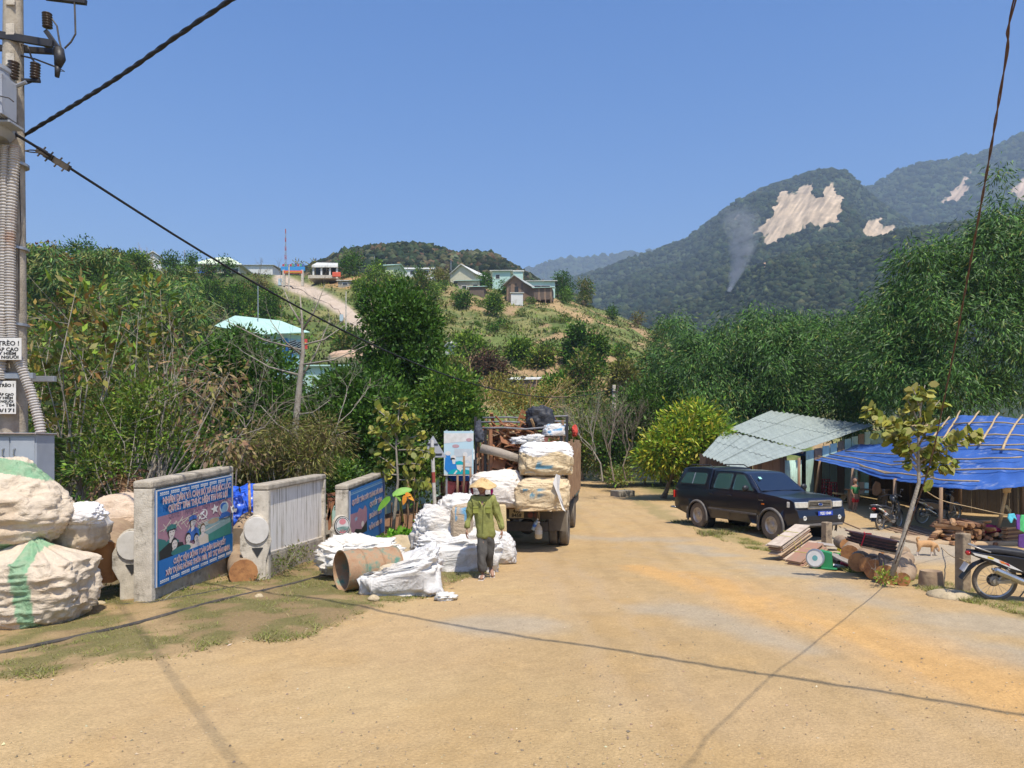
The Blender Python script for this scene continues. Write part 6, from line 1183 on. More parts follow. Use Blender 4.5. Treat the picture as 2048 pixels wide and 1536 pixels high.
def child():
 Y=27;base=P(1709,1030,Y);base.z=GZ(base.x,Y);k=Y/FPX;J=lambda px,py,dy=0:Vector(((px-1709)*k,dy,(1030-py)*k))
 t=thing('person',base,'small child in green top and red shorts by a post of the tarpaulin shelter','person')
 V=[(*J(1711,998),.09,.07),(*J(1711,988),.085,.065),(*J(1711,978),.08,.055),(*J(1711,974),.035),(*J(1704,978),.04),(*J(1702,988,-.05),.026),(*J(1705,996,-.1),.02),(*J(1717,978),.04),(*J(1719,989),.026),(*J(1718,999),.02),(*J(1708,1003),.05),(*J(1708,1015),.036),(*J(1705,1028),.026),(*J(1714,1003),.05),(*J(1713,1015),.036),(*J(1711,1028),.026)]
 parts=[skin_mesh(V,[(0,1),(1,2),(2,3),(2,4),(4,5),(5,6),(2,7),(7,8),(8,9),(0,10),(10,11),(11,12),(0,13),(13,14),(14,15)],2),ellmesh(J(1710,966),(.075,.085,.1)),tubemesh([J(1711,976),J(1710,970)],[.04,.04]),ellmesh(J(1710,966)+Vector((-.01,-.085,-.01)),(.01,.014,.014))]
 for a in(J(1705,1028),J(1711,1028)):parts.append(tubemesh([a+Vector((0,.03,-.02)),a+Vector((-.02,-.1,-.03))],[.028,.024]))
 parts+=hand_parts(J(1705,996,-.1),(0,-.3,-1),1,.8)+hand_parts(J(1718,999),(0,0,-1),-1,.8)
 fuse(parts,SKINM,'body',t,.011,3)
 skinned('shirt',[(*J(1711,995),.112,.09),(*J(1711,986),.105,.085),(*J(1711,978),.1,.075),(*J(1704,979),.05),(*J(1702,985,-.03),.042),(*J(1717,979),.05),(*J(1719,985),.042)],[(0,1),(1,2),(2,3),(3,4),(2,5),(5,6)],pm('green_shirt',(.04,.2,.06),(.03,.15,.05),6),t)
 skinned('shorts',[(*J(1711,999),.11,.085),(*J(1708,1004),.075),(*J(1707,1011),.07),(*J(1714,1004),.075),(*J(1714,1011),.07)],[(0,1),(1,2),(0,3),(3,4)],pm('red_shorts',(.5,.03,.03),(.4,.02,.02),6),t)
 mb=MB();mb.ell(J(1711,963.5)+Vector((0,.02,0)),(.08,.088,.09),14,8);mb.build('hair',INK,t,smooth=True)
child()
def dog():
 b=G(1852,1114);k=b.y/FPX;t=thing('dog',b,'small tan and white dog with curled tail walking on the bare yard','dog');J=lambda px,py,dy=0:Vector(((px-1852)*k,dy,(1114-py)*k))
 V=[(*J(1840,1087),.068,.075),(*J(1850,1087),.068,.08),(*J(1860,1088),.078,.085),(*J(1867,1088),.068,.07),(*J(1872,1091),.05),(*J(1875,1096),.048),(*J(1876,1101,-.02),.03),(*J(1876,1104,-.03),.02),(*J(1837,1091,-.05),.05),(*J(1834.5,1100,-.05),.028),(*J(1831,1105,-.04),.017),(*J(1832,1111,-.05),.016),(*J(1834,1113,-.07),.018),(*J(1840,1092,.05),.05),(*J(1841,1101,.05),.028),(*J(1838,1106,.05),.017),(*J(1840,1112,.05),.016),(*J(1842,1114,.03),.018),(*J(1862,1094,-.05),.038),(*J(1861,1103,-.05),.022),(*J(1859,1111,-.05),.015),(*J(1861,1113,-.06),.018),(*J(1867,1094,.05),.038),(*J(1871,1103,.05),.022),(*J(1873,1111,.05),.015),(*J(1875,1113,.04),.018),(*J(1836,1083),.026),(*J(1833.5,1078),.028),(*J(1836,1074),.03),(*J(1840,1076),.022)]
 Ed=[(0,1),(1,2),(2,3),(3,4),(4,5),(5,6),(6,7),(0,8),(8,9),(9,10),(10,11),(11,12),(0,13),(13,14),(14,15),(15,16),(16,17),(3,18),(18,19),(19,20),(20,21),(3,22),(22,23),(23,24),(24,25),(0,26),(26,27),(27,28),(28,29)]
 me=skin_mesh(V,Ed,2);parts=[me]
 for s in(-1,1):parts.append(tubemesh([J(1873,1092)+Vector((0,s*.03,0)),J(1872,1088)+Vector((-.01,s*.05,.0)),J(1870,1089)+Vector((-.01,s*.06,-.02))],[.018,.016,.006],6))
 o=fuse(parts,vc('dog_fur',.9,.12,40,.4,90),'body',t,.007,3);me=o.data;co=np.array([v.co[:]for v in me.vertices]);zr=co[:,2];C=np.tile(np.array([.48,.27,.12]),(len(co),1))
 x=co[:,0]/k;wh=(zr<.12)+((x>-14)&(x<-8)&(zr<.22))+((x>13)&(x<22)&(zr<.2));C[wh>0]=(.62,.52,.42);a=me.color_attributes.new('Col','FLOAT_COLOR','POINT');c=np.ones((len(co),4),np.float32);c[:,:3]=C;a.data.foreach_set('color',c.ravel())
dog()
# wheels
def wheel(parent,c,r,w,side,dusty=True,rim=None,name='wheel'):
 """wheel with axis along local x; side=+1 outer face to +x"""
 e=thing(name,c,None,None);e.parent=parent;M=Matrix.Rotation(R(90)*side,4,'Y');mb=MB();h=w/2
 prof=[(r*.60,-h*.9),(r*.80,-h),(r*.93,-h*.92),(r,-h*.6),(r,h*.6),(r*.93,h*.92),(r*.80,h),(r*.60,h*.9),(r*.57,h*.6),(r*.57,-h*.6)]
 mb.lathe(prof+[prof[0]],40,M=M,caps=False)
 mb.build('tyre',pm('dusty_tyre',(.12,.1,.08),(.2,.165,.12),6,.9,.5,60),e,auto=.5)
 mb=MB();mb.lathe([(r*.585,h*.55),(r*.6,h*.9),(r*.57,h*.92),(r*.53,h*.55),(r*.44,h*.25),(r*.40,h*.5),(r*.2,h*.62),(r*.17,h*.85),(r*.06,h*.9)],32,M=M);o=mb.build('rim',rim or pm('steel_rim',(.55,.53,.5),(.42,.36,.28),8,.4,metal=.5,c3=(.3,.22,.14),s3=4,t3=.6),e,auto=.6)
 mb=MB()
 for i in range(6):a=i*math.pi/3;p=M@Vector((r*.44*math.cos(a),r*.44*math.sin(a),h*.36));mb.M=Matrix.Translation(p)@M@Matrix.Rotation(a,4,'Z');mb.box((0,0,0),(r*.085,r*.16,.02))
 mb.build('rim_hole',INK,e);return e
def pickup():
 f=Vector((.385,-.923,0)).normalized();rt=Vector((f.y,-f.x,0));FN,RN=Vector((6.68,19.05,0)),Vector((5.5,21.9,0));o=(FN+RN)/2-rt*.74;o.z=GZ(o.x,o.y)-.01
 t=thing('pickup',o,'dark double cab pickup with a canopy over its bed parked at the roadside','pickup truck',rz=math.atan2(f.y,f.x)-R(90))
 PAINT=pm('dark_car_paint',(.006,.007,.014),(.009,.01,.018),2,.3,0,coat=.55,spec=.4,c3=(.02,.018,.017),s3=1.6,t3=.63);GREY=pm('grey_cladding',(.09,.085,.08),(.15,.13,.11),8,.6);GL=pm('car_glass',(.04,.09,.085),(.05,.1,.1),1,.06,spec=1.,coat=.5);GLD=pm('windscreen_glass',(.008,.012,.02),(.012,.016,.026),1,.05,spec=.9,coat=.5)
 wy=1.52;wr=.375
 arch=lambda c,r=.46:[(c+r*math.cos(R(a)),.34+r*math.sin(R(a)))for a in range(0,181,15)]
 prof=[(2.34,.46),(2.38,.62),(2.33,.80),(2.27,.84),(2.245,1.0),(2.14,1.055),(1.7,1.115),(1.02,1.17),(.2,1.16),(-1.0,1.15),(-2.66,1.13),(-2.70,1.05),(-2.71,.62),(-2.66,.5)]
 prof+=[(-2.35,.44)]+[(y,z)for y,z in arch(-wy)[::-1]]+[(-.6,.36),(.7,.36)]+[(y,z)for y,z in arch(wy)[::-1]]+[(2.1,.44)]
 def hwf(y,z):return(.855-.05*max(0,(z-.95)/.2)**2*.5-.04*max(0,(.62-z)/.25)**2)*(1-.13*max(0,(y-1.75)/.63)**2.4)*(1-.05*max(0,(-y-2.3)/.4)**2)
 def extr(prof,hw,name,mat,xc=(),yc=(),zc=(),fn=None,bev=0.):
  bm=bmesh.new();a=[bm.verts.new((-1,y,z))for y,z in prof];b=[bm.verts.new((1,y,z))for y,z in prof];n=len(prof)
  bm.faces.new(a);bm.faces.new(b[::-1])
  for i in range(n):bm.faces.new((a[i],b[i],b[(i+1)%n],a[(i+1)%n]))
  for vals,ax in((xc,0),(yc,1),(zc,2)):
   for v in vals:no=[0,0,0];no[ax]=1;co=[0,0,0];co[ax]=v;bmesh.ops.bisect_plane(bm,geom=bm.verts[:]+bm.edges[:]+bm.faces[:],plane_co=co,plane_no=no)
  for v in bm.verts:x,y,z=v.co;v.co=Vector((x*hw(y,z),y,z+(fn(x,y,z)if fn else 0)))
  bmesh.ops.recalc_face_normals(bm,faces=bm.faces)
  if bev:
   es=[e for e in bm.edges if len(e.link_faces)==2 and e.calc_face_angle(0)>.7];bmesh.ops.bevel(bm,geom=es,offset=bev,segments=3,affect='EDGES',profile=.6,clamp_overlap=True)
  for q in bm.faces:q.smooth=True
  for e in bm.edges:
   if len(e.link_faces)==2 and e.calc_face_angle(0)>.5:e.smooth=False
  me=bpy.data.meshes.new(name);bm.to_mesh(me);bm.free();me.materials.append(mat);return link(name,me,t)
 extr(prof,hwf,'body',PAINT,(-.8,-.5,0,.5,.8),tuple(np.arange(-2.6,2.4,.2)),(.6,.85,1.0,1.1),lambda x,y,z:(.035*(1-x*x)if z>1.03 and y>1.0 else 0),.022)
 def ghw(y,z):return .80-.17*ss(1.1,1.78,z)-.0*y
 gp=[(1.06,1.10),(.96,1.19),(.40,1.62),(.22,1.675),(-.3,1.70),(-.98,1.70),(-1.02,1.10)]
 extr(gp,lambda y,z:float(ghw(y,z)),'cab',PAINT,(-.6,0,.6),(-.6,0,.3,.7),(1.3,1.5),lambda x,y,z:.02*(1-x*x)if z>1.6 else 0,.02)
 cp=[(-1.04,1.10),(-1.04,1.74),(-1.5,1.765),(-2.2,1.75),(-2.4,1.71),(-2.66,1.14),(-2.62,1.10)]
 extr(cp,lambda y,z:float(ghw(y,z))+.03,'canopy',PAINT,(-.6,0,.6),(-1.6,-2.1),(1.3,1.5),lambda x,y,z:.02*(1-x*x)if z>1.6 else 0,.03)
 def pane(pts,off,mat,name,sgn=1,th=.004,ext=0.):
  mb=MB();inner=[(sgn*(float(ghw(y,z))+off+ext),y,z)for y,z in pts];outer=[(x+sgn*th,y,z)for x,y,z in inner];n=len(pts)
  mb.add(inner+outer,[tuple(range(n)),tuple(range(n,2*n))]+[(i,(i+1)%n,n+(i+1)%n,n+i)for i in range(n)]);return mb.build(name,mat,t)
 rnd=lambda pts,r=.04:sum([[(p[0]+(q[0]-p[0])*min(.45,r/max(1e-3,math.dist(p,q))),p[1]+(q[1]-p[1])*min(.45,r/max(1e-3,math.dist(p,q))))for q in(pts[i-1],pts[(i+1)%len(pts)])]for i,p in enumerate(pts)],[])
 for sgn in(1,-1):
  fr=[(.80,1.20),(.30,1.60),(-.02,1.62),(-.04,1.19)];rr=[(-.16,1.19),(-.15,1.62),(-.80,1.62),(-.86,1.20)]
  for q,nm in((fr,'front_window'),(rr,'rear_window')):
   c_=(sum(p[0]for p in q)/4,sum(p[1]for p in q)/4);big=[(c_[0]+(p[0]-c_[0])*1.09,c_[1]+(p[1]-c_[1])*1.1)for p in q]
   w_=pane(rnd(big),.001,INK,'window_frame',sgn);g_=pane(rnd(q),.007,GL,nm,sgn)
  q=[(-1.22,1.28),(-1.24,1.60),(-2.22,1.60),(-2.42,1.28)];pane(rnd([(y*1.02+.04 if y>-1.5 else y*1.02,1.44+(z-1.44)*1.2)for y,z in q]),.031,INK,'window_frame',sgn);pane(rnd(q),.037,GL,'canopy_window',sgn);pane([(-1.80,1.28),(-1.79,1.60),(-1.83,1.60),(-1.84,1.28)],.042,GALV,'window_bar',sgn)
  for c in(wy,-wy):
   mb=MB();pts=[(sgn*(hwf(c,.7)+.012),c+.49*math.cos(R(a)),.34+.49*math.sin(R(a)))for a in range(-18,199,9)];
   inn=[(sgn*(hwf(c,.7)+.012),c+.425*math.cos(R(a)),.34+.425*math.sin(R(a)))for a in range(-18,199,9)];n=len(pts)
   vs=pts+inn+[(p[0]+sgn*.05,p[1],p[2])for p in inn]+[(p[0]-sgn*.02,p[1],p[2])for p in inn];fs=[]
   for i in range(n-1):fs+=[(i,i+1,2*n+i+1,2*n+i),(2*n+i,2*n+i+1,3*n+i+1,3*n+i)]
   mb.add(vs,fs);o_=mb.build('wheel_flare',GREY,t,smooth=True);o_.modifiers.new('s','SOLIDIFY').thickness=.012
   mb=MB();mb.box((sgn*.80,c-.47,.42),(.2,.02,.34));mb.build('mud_flap',RUBBER,t)
   wheel(t,(sgn*.745,c,wr),wr,.235,sgn)
   mb=MB();mb.lathe([(.44,-.12),(.44,.12)],24,M=Matrix.Translation((sgn*.66,c,.36))@Matrix.Rotation(R(90),4,'Y'));mb.build('wheel_well',INK,t)
  mb=MB();mb.beam((sgn*.862,.98,.60),(sgn*.862,-1.0,.62),.02,.05);mb.build('side_moulding',GREY,t,bevel=.006)
  for y,z in((-.02,1.04),(-.83,1.04)):mb=MB();mb.box((sgn*.862,y-.06,z),(.03,.17,.035));mb.build('door_handle',PAINT,t,bevel=.01)
  for y in(.0,-.94,1.02,-1.03):
   mb=MB();mb.box((sgn*(hwf(y,.8)-.001),y-.08 if y==0 else y,.78 if abs(y)<1 else .8),(.006,.007,.66));mb.build('door_seam',INK,t)
  mb=MB();mb.ell((sgn*.99,.72,1.27),(.10,.06,.085),14,10);mb.beam((sgn*.84,.74,1.2),(sgn*.97,.73,1.22),.03,.03);mb.build('mirror',pm('black_plastic',(.02,.02,.022),None,8,.45),t,smooth=True)
  mb=MB();x=sgn*.6;mb.tube([(x,-1.1,1.77),(x,-1.25,1.83),(x,-2.1,1.82),(x,-2.25,1.76)],.016,7);mb.build('roof_rail',BLACKM,t,smooth=True)
  mb=MB();mb.box((sgn*(hwf(1.22,.9)+.003),1.22,.89),(.01,.10,.035));mb.build('side_indicator',pm('orange_lens',(.8,.2,.02),None,5,.2),t,bevel=.003)
  mb=MB();mb.box((sgn*(hwf(1.15,.98)+.003),1.15,.985),(.008,.17,.022));mb.build('badge',CHROME,t)
  mb=MB();mb.prism([(sgn*x,y,.86)for x,y in[(.40,2.312),(.68,2.30),(.765,2.26),(.848,2.06),(.5,2.06)]],(0,0,.145));mb.build('headlight',pm('headlight_glass',(.62,.6,.52),(.45,.43,.38),16,.08,spec=1.,coat=1.),t,bevel=.012)
  mb=MB();mb.M=Matrix.Translation((sgn*.56,2.372,.61))@Matrix.Rotation(R(-90),4,'X');mb.lathe([(.055,-.02),(.06,.0),(.05,.012),(.02,.006)],18);mb.build('fog_lamp',MC['headlight_glass'],t)
  mb=MB();mb.tube([(sgn*.86,-2.6,.52),(sgn*.84,-2.86,.52),(sgn*.7,-2.9,.52)],.028,8);mb.build('rear_bumper',CHROME,t,smooth=True)
  mb=MB();mb.box((sgn*.84,-2.70,.93),(.05,.05,.22));mb.build('tail_light',pm('red_lens',(.5,.03,.02),None,5,.2),t,bevel=.01)
 mb=MB();wz=lambda z:.99-(z-1.17)*1.29+.0
 q=[(-.68,.955,1.205),(.68,.955,1.205),(.585,.425,1.612),(-.585,.425,1.612)];nv=Vector((0,.62,.78))*.006;mb.prism([Vector(p)+nv for p in q],nv*.8);mb.build('windscreen',GLD,t)
 mb=MB();mb.box((.42,.62,1.53),(.09,.09,.002),(R(-38),0,0));mb.build('sticker',pm('sticker_green',(.3,.6,.5),None),t)
 mb=MB();mb.M=Matrix.Translation((.42,.685,1.55))@Matrix.Rotation(R(-38),4,'X');
 for s in(-.45,.1):m2=MB();m2.tube([(s,1.03,1.18),(s+.3,.99,1.205),(s+.5,.97,1.215)],.008,5);m2.build('wiper',BLACKM,t)
 m2=MB();m2.tube([(-.3,1.0,1.16),(.0,.99,1.17),(.3,1.0,1.16)],.01,5);m2.build('cowl',BLACKM,t)
 m2=MB();m2.tube([(.7,.95,1.18),(.66,.70,1.42),(.62,.46,1.62)],.004,4);m2.build('aerial',GALV,t)
 m2=MB();yy=2.285
 fr_=[(-.38,.845),(.38,.845),(.36,1.02),(-.36,1.02)];th=.03
 for(a,b)in zip(fr_,fr_[1:]+fr_[:1]):m2.beam((a[0],yy,a[1]),(b[0],yy,b[1]),.05,th,up=(0,1,0))
 m2.build('grille_frame',CHROME,t,bevel=.006)
 m2=MB();m2.box((0,2.258,.93),(.72,.03,.16));m2.build('grille_back',INK,t)
 for z in(.89,.93,.97):m2=MB();m2.box((0,yy,z),(.68,.03,.014));m2.build('grille_bar',CHROME,t)
 m2=MB();m2.ell((0,yy+.02,.935),(.075,.012,.032),20,8);m2.build('oval_badge',pm('badge_blue',(.02,.05,.2),None,4,.3),t,smooth=True);
 m2=MB();m2.tube([(.075*math.cos(R(a)),yy+.03,.935+.033*math.sin(R(a)))for a in range(0,360,20)],.005,5,close=True);m2.build('badge_rim',CHROME,t)
 m2=MB();m2.box((0,2.372,.61),(1.0,.02,.12));m2.build('bumper_intake',pm('black_plastic'),t,bevel=.01)if False else m2.build('bumper_intake',MC['black_plastic'],t,bevel=.01)
 m2=MB();m2.box((0,2.33,.44),(1.36,.09,.06));m2.build('skid_plate',GREY,t,bevel=.015)
 m2=MB();m2.box((-.08,2.392,.72),(.47,.012,.11));pl=m2.build('licence_plate',pm('blue_plate',(.02,.06,.42),None,4,.4),t,bevel=.003)
 M=Matrix.Translation((-.08,2.4,.72))@Matrix.Rotation(R(180),4,'Z')@Matrix.Rotation(R(90),4,'X');me=text_mesh('92E·1044',.095,WHITE,bold=.003);me.transform(M);link('lettering',me,pl)
 m2=MB();m2.box((0,0,.42),(1.1,4.2,.16));m2.cyl((-.7,wy,wr),(.7,wy,wr),.05);m2.cyl((-.7,-wy,wr),(.7,-wy,wr),.07);m2.build('underbody',RUBBER,t)
pickup()
# the loaded truck
TK=17.2/FPX
def truck():
 o=Vector((.2,17.2,GZ(.2,18)));t=thing('flatbed_truck',o,'old stake bed truck heaped with scrap wood, seen from behind on the road','truck',rz=R(-8));Zp=lambda py:CH+(HY-py)*TK-o.z
 DST=pm('dusty_truck_metal',(.14,.11,.085),(.2,.16,.12),5,.85,.4,20,c3=(.28,.2,.12),s3=3,t3=.58);DK=pm('dark_greasy_metal',(.05,.045,.04),(.09,.075,.06),6,.8,.4,20)
 hw=1.03;bz=Zp(1008);L=6.2
 def part(nm,mat,**k):
  def dec(f):mb=MB();f(mb);return mb.build(nm,mat,t,**k)
  return dec
 mb=MB();mb.box((0,L/2+.05,bz),(2*hw,L,.10));mb.build('bed',DST,t,bevel=.01)
 mb=MB();mb.box((0,.0,bz-.03),(2*hw,.12,.17));mb.build('tail_beam',pm('brown_beam',(.17,.1,.06),(.24,.15,.09),4,.8,.4,20),t,bevel=.01)
 for s in(-1,1):
  mb=MB();mb.box((s*.4,L/2+.1,bz-.2),(.08,L+.2,.22));mb.build('chassis_rail',DK,t)
 mb=MB();mb.box((0,.1,Zp(1028)),(1.45,.09,.24));bar=mb.build('rear_crossmember',DK,t,bevel=.01)
 mb=MB();mb.box((-.1,.03,Zp(1027)),(.34,.015,.21));pl=mb.build('licence_plate',pm('dirty_plate',(.36,.3,.18),(.28,.23,.14),8,.7),t,bevel=.004)
 for tx,dz in(('43S',.052),('8458',-.05)):me=text_mesh(tx,.115,INK,bold=.004);me.transform(Matrix.Translation((-.1,.021,Zp(1027)+dz))@Matrix.Rotation(R(90),4,'X'));link('lettering',me,pl)
 for x in(.22,.37):mb=MB();mb.M=Matrix.Translation((x,.05,Zp(1030)))@Matrix.Rotation(R(90),4,'X');mb.lathe([(.065,0),(.065,.03),(.03,.035)],16);mb.build('tail_lamp',pm('dusty_red_lens',(.16,.04,.03),(.1,.04,.03),9,.5),t)
 mb=MB();mb.box((.74,.06,Zp(1014)),(.5,.05,.09));mb.build('lamp_panel',pm('orange_panel',(.3,.12,.05),(.2,.09,.05),5,.7),t)
 mb=MB();mb.cyl((-.8,1.25,.44),(.8,1.25,.44),.09);mb.ell((0,1.25,.44),(.2,.2,.2),14,8);mb.build('axle',DK,t,smooth=True)
 for i in range(4):mb=MB();mb.tube([(-.45,.7+.0,.62-.03*i),(-.44,1.25,.5-.03*i),(-.45,1.8,.62-.03*i)],.02,5);mb.tube([(.45,.7,.62-.03*i),(.44,1.25,.5-.03*i),(.45,1.8,.62-.03*i)],.02,5);mb.build('leaf_spring',DK,t)
 for s in(-1,1):
  for x in(.92,.66):wheel(t,(s*x,1.25,.44),.44,.22,s,rim=DK)
  wheel(t,(s*.85,5.2,.44),.44,.22,s,rim=DK)
  mb=MB();mb.box((s*.80,.62,Zp(1046)),(.42,.015,.48),(.03,0,0));mb.build('mud_flap',pm('dusty_rubber_flap',(.13,.105,.08),(.18,.15,.11),4,.9),t)
 mb=MB();mb.box((0,.35,Zp(1056)),(1.2,.03,.22));mb.build('underrun_panel',DK,t)
 mb=MB();mb.box((0,7.3,1.55),(1.9,1.8,1.5));mb.build('cab',pm('cab_green',(.1,.2,.22),(.08,.16,.18),3,.5),t,bevel=.12,seg=3)
 mb=MB();mb.box((0,7.3,.75),(1.8,2.0,.3));mb.build('bumper',DK,t)
 for s in(-1,1):mb=MB();mb.box((s*.955,7.4,1.85),(.02,.8,.5));mb.build('cab_window',INK,t)
 mb=MB();mb.box((0,8.21,1.85),(1.6,.02,.6));mb.build('windscreen',INK,t)
 rg=np.random.default_rng(6)
 for s in(-1,1):
  for i in range(8):
   y=.05+i*.86;tall=Zp(833)if i==0 else Zp(885)-.0+.1*rg.random();mb=MB();mb.box((s*(hw+.02),y,(bz+tall)/2),(.06,.09,tall-bz),(0,s*.01,0));mb.build('stake',WOOD if i else BLACKM,t,bevel=.006)
  for j in range(9):
   z=bz+.1+j*.145;mb=MB();mb.box((s*(hw-.02),L/2,z),(.025,L,.10+.02*rg.random()),(0,0,.003*rg.normal()));mb.build('side_slat',REDW if j%3 else WOOD,t,bevel=.003)
  for i in range(5):
   x=s*(hw-.05-.05*i*(1.4 if s<0 else .6));h=Zp(850+10*rg.random())-bz if s<0 else Zp(840+14*i)-bz;mb=MB();mb.box((x,.10+.05*(i%2),bz+h/2),(.045+.03*rg.random(),.03,h),(0,.02*rg.normal(),0));mb.build('upright_plank',[WOOD,REDW,BLACKM][i%3],t,bevel=.003)
 for j,py in enumerate((833,843,856)):
  pts=[(-hw+.02,.08+.3*(2-j),Zp(py)),(-.4,.1+.3*(2-j),Zp(py-1)),(.1,.12+.3*(2-j),Zp(py+2)),(.6,.1+.3*(2-j),Zp(py-1.5)),(hw,.08+.3*(2-j),Zp(py-3+2*j))];mb=MB();mb.tube(pts,.022,7);mb.build('top_rail',pm('grey_rope_rail',(.22,.22,.23),(.12,.12,.12),8,.6),t,smooth=True)
 M=Matrix.Translation(o)@Matrix.Rotation(R(-8),4,'Z')
 def W(x,y,z):return M@Vector((x,y,z))
 def X(px):return(px-1024)*TK-.2
 mats=[REDW,REDW,pm('orange_plank',(.38,.17,.07),(.28,.12,.05),4,.8,.3,20),WOOD,PALEW,pm('dark_red_board',(.16,.05,.03),(.12,.04,.025),5,.7)]
 for i in range(210):
  x=-.85+1.75*rg.random();lvl=rg.random()**.6;z=bz+.15+lvl*(Zp(848)-bz-.2);y=.12+1.1*rg.random()+.2*lvl
  if i<110:x=-.85+1.05*rg.random();z=Zp(955)+(Zp(850)-Zp(955))*rg.random();y=.12+.6*rg.random()
  l=.4+.9*rg.random();a=rg.random()*math.pi;e=rg.normal()*.35;d=Vector((math.cos(a)*math.cos(e),.55*math.sin(a)*math.cos(e),math.sin(e)*1.2)).normalized()*l/2
  c=Vector((x,y,z));a_,b_=c-d,c+d
  for q in(a_,b_):q.x=max(-.92,min(.92,q.x));q.y=max(.14,q.y);q.z=max(bz+.1,q.z)
  mb=MB();mb.beam(W(*a_),W(*b_),.04+.09*rg.random()**2,.02+.02*rg.random());k=i%6;o_=mb.build('scrap_board',mats[k],None,bevel=.003)
  zx=0 if x<-.45 else 1 if x<.1 else 2 if x<.5 else 3;zz=0 if z<Zp(930)else 1 if z<Zp(895)else 2 if z<Zp(868)else 3
  tag(o_,['dull red brown board','red brown board','orange brown board','grey weathered board','pale wood board','dark red board'][k]+' in the truck load, '+['bottom','lower','upper','top'][zz]+' layer, '+['by the left corner post','left of the grey roll middle','above the tan bags','by the right corner post'][zx],'board','scrap boards heaped on the truck bed')
 for i in range(6):
  z=bz+.2+i*.22;mb=MB();mb.beam(W(-.95,1.0+.15*i,z),W(.95,1.0+.15*i,z+.05),1.1,.16);o_=mb.build('scrap_board',mats[(5,3)[i%2]],None,bevel=.01);tag(o_,['dark red','grey weathered'][i%2]+' broad panel lying flat deep inside the truck load','board','broad panels deep in the truck load')
 def chairframe(c,s,rx,rz_,label,mat):
  e=thing('chair_frame',W(*c),label,'chair');e.rotation_euler=(rx,.3,rz_);
  for(x,y)in((0,0),(s,0),(0,s),(s,s)):mb=MB();mb.beam((x,y,0),(x,y,s*(1.9 if y else 1)),.035,.035);mb.build('leg',mat,e)
  mb=MB();mb.box((s/2,s/2,s),(s+.04,s+.04,.03));mb.build('seat',mat,e,bevel=.005)
  for z in(1.35,1.75):mb=MB();mb.beam((0,s,s*z),(s,s,s*z),.03,.07,up=(0,0,1));mb.build('back_rail',mat,e)
  mb=MB();mb.beam((0,0,s*.4),(s,0,s*.4),.025,.03);mb.build('stretcher',mat,e)
 chairframe((X(1030),.35,Zp(868)),.30,.2,.3,'orange wooden chair standing on top of the scrap near the black bundle',mats[2]);chairframe((X(985),.2,Zp(900)),.3,.9,.6,'tilted red brown chair frame in the left of the load',REDW);chairframe((X(1038),.12,Zp(938)),.22,.5,1.,'small orange stool frame wedged above the two lower bags',mats[2]);chairframe((X(975),.25,Zp(942)),.26,1.2,.2,'upturned red brown chair frame above the left bag',REDW)
 mb=MB();mb.tube([W(X(963),-.05,Zp(897)),W(X(1000),-.12,Zp(905)),W(X(1053),-.2,Zp(921))],[.105,.10,.085],16);tag(mb.build('grey_roll',pm('grey_felt',(.36,.3,.24),(.26,.22,.17),6,.9,.4,20),None,smooth=True),'long grey roll lying slantwise across the back of the scrap load','roll')
 bagthing('black_bundle',W(X(1081),.5,Zp(860)),(.62,.5,.6),pm('black_plastic_sheet',(.02,.021,.024),(.04,.042,.05),5,.6,.6,9,spec=.4),TAN,'black plastic bundle on the very top of the truck load',21,e=.8,wr=.14,nu=70,nv=44,rz=.2,tilt=(-.2,0))
 bagthing('printed_sack',W(X(1110),.25,Zp(872)),(.5,.4,.3),FAB,(.6,.58,.55),'white sack with blue print below the black bundle',22,e=.6,wr=.1,nu=60,nv=40,colfn=lambda x,y,z,C:np.where((fbm(x*3,y*3,z*4,2)>.6)[:,None],np.array([(.1,.3,.5)]),C))
 bagthing('white_cloth',W(X(1056),.0,Zp(888)),(.55,.22,.24),FABW,WHT,'crumpled white cloth draped over the scrap above the bags',23,e=1.,wr=.3,nu=60,nv=40,rz=-.2,tilt=(.4,0),cat='cloth');bagthing('dark_rag',W(X(958),-.05,Zp(885)),(.17,.12,.55),pm('dark_rag',(.04,.045,.06),(.07,.075,.09),7,.8,.5,12),TAN,'dark grey rag hanging from the left corner of the truck cage',24,e=.9,wr=.3,nu=50,nv=36,cat='cloth')
 def pr(cx0,cz0,w,h,colb=(.13,.3,.4)):
  def f(x,y,z,C):m=(np.abs(x-cx0)<w)&(np.abs(z-cz0)<h)&(y<0)&(fbm(x*7,y*2,z*9,2)>.5);C[m]=colb;return C
  return f
 bagthing('big_bag',W(X(997),-.33,Zp(1012)),(1.12,.85,.86),FABW,(.72,.66,.58),'big off white bag tied to the left of the truck tail behind the person',25,e=.52,wr=.05,nu=160,nv=100,flat=.35,rz=.05);
 bagthing('big_bag',W(X(1087),-.3,Zp(1018)),(1.1,.82,.80),FAB,(.6,.47,.29),'tan bag with blue print low on the right of the truck tail',26,e=.5,wr=.05,nu=150,nv=100,flat=.35,colfn=pr(-.3,.5,.5,.14))
 bagthing('big_bag',W(X(1094),-.25,Zp(949)),(1.08,.85,.76),FAB,(.62,.49,.3),'tan bag with a white top flap stacked highest on the truck tail',27,e=.5,wr=.05,nu=150,nv=100,flat=.35,colfn=lambda x,y,z,C:pr(-.1,.3,.35,.1)(x,y,z,np.where((z>.62+.08*np.sin(x*4))[:,None],np.array([(.78,.76,.72)]),C)))
 mb=MB();a=[(1118,945),(1126,948),(1124,975),(1131,1000),(1136,1016),(1130,1012),(1121,985),(1112,962)];mb.prism([W(X(x),-.78-.03*(i%2),Zp(y))for i,(x,y)in enumerate(a)],(0,.03,0));tag(mb.build('white_strip',WHITE,None),'white cloth strip hanging down the right tail bag','cloth')
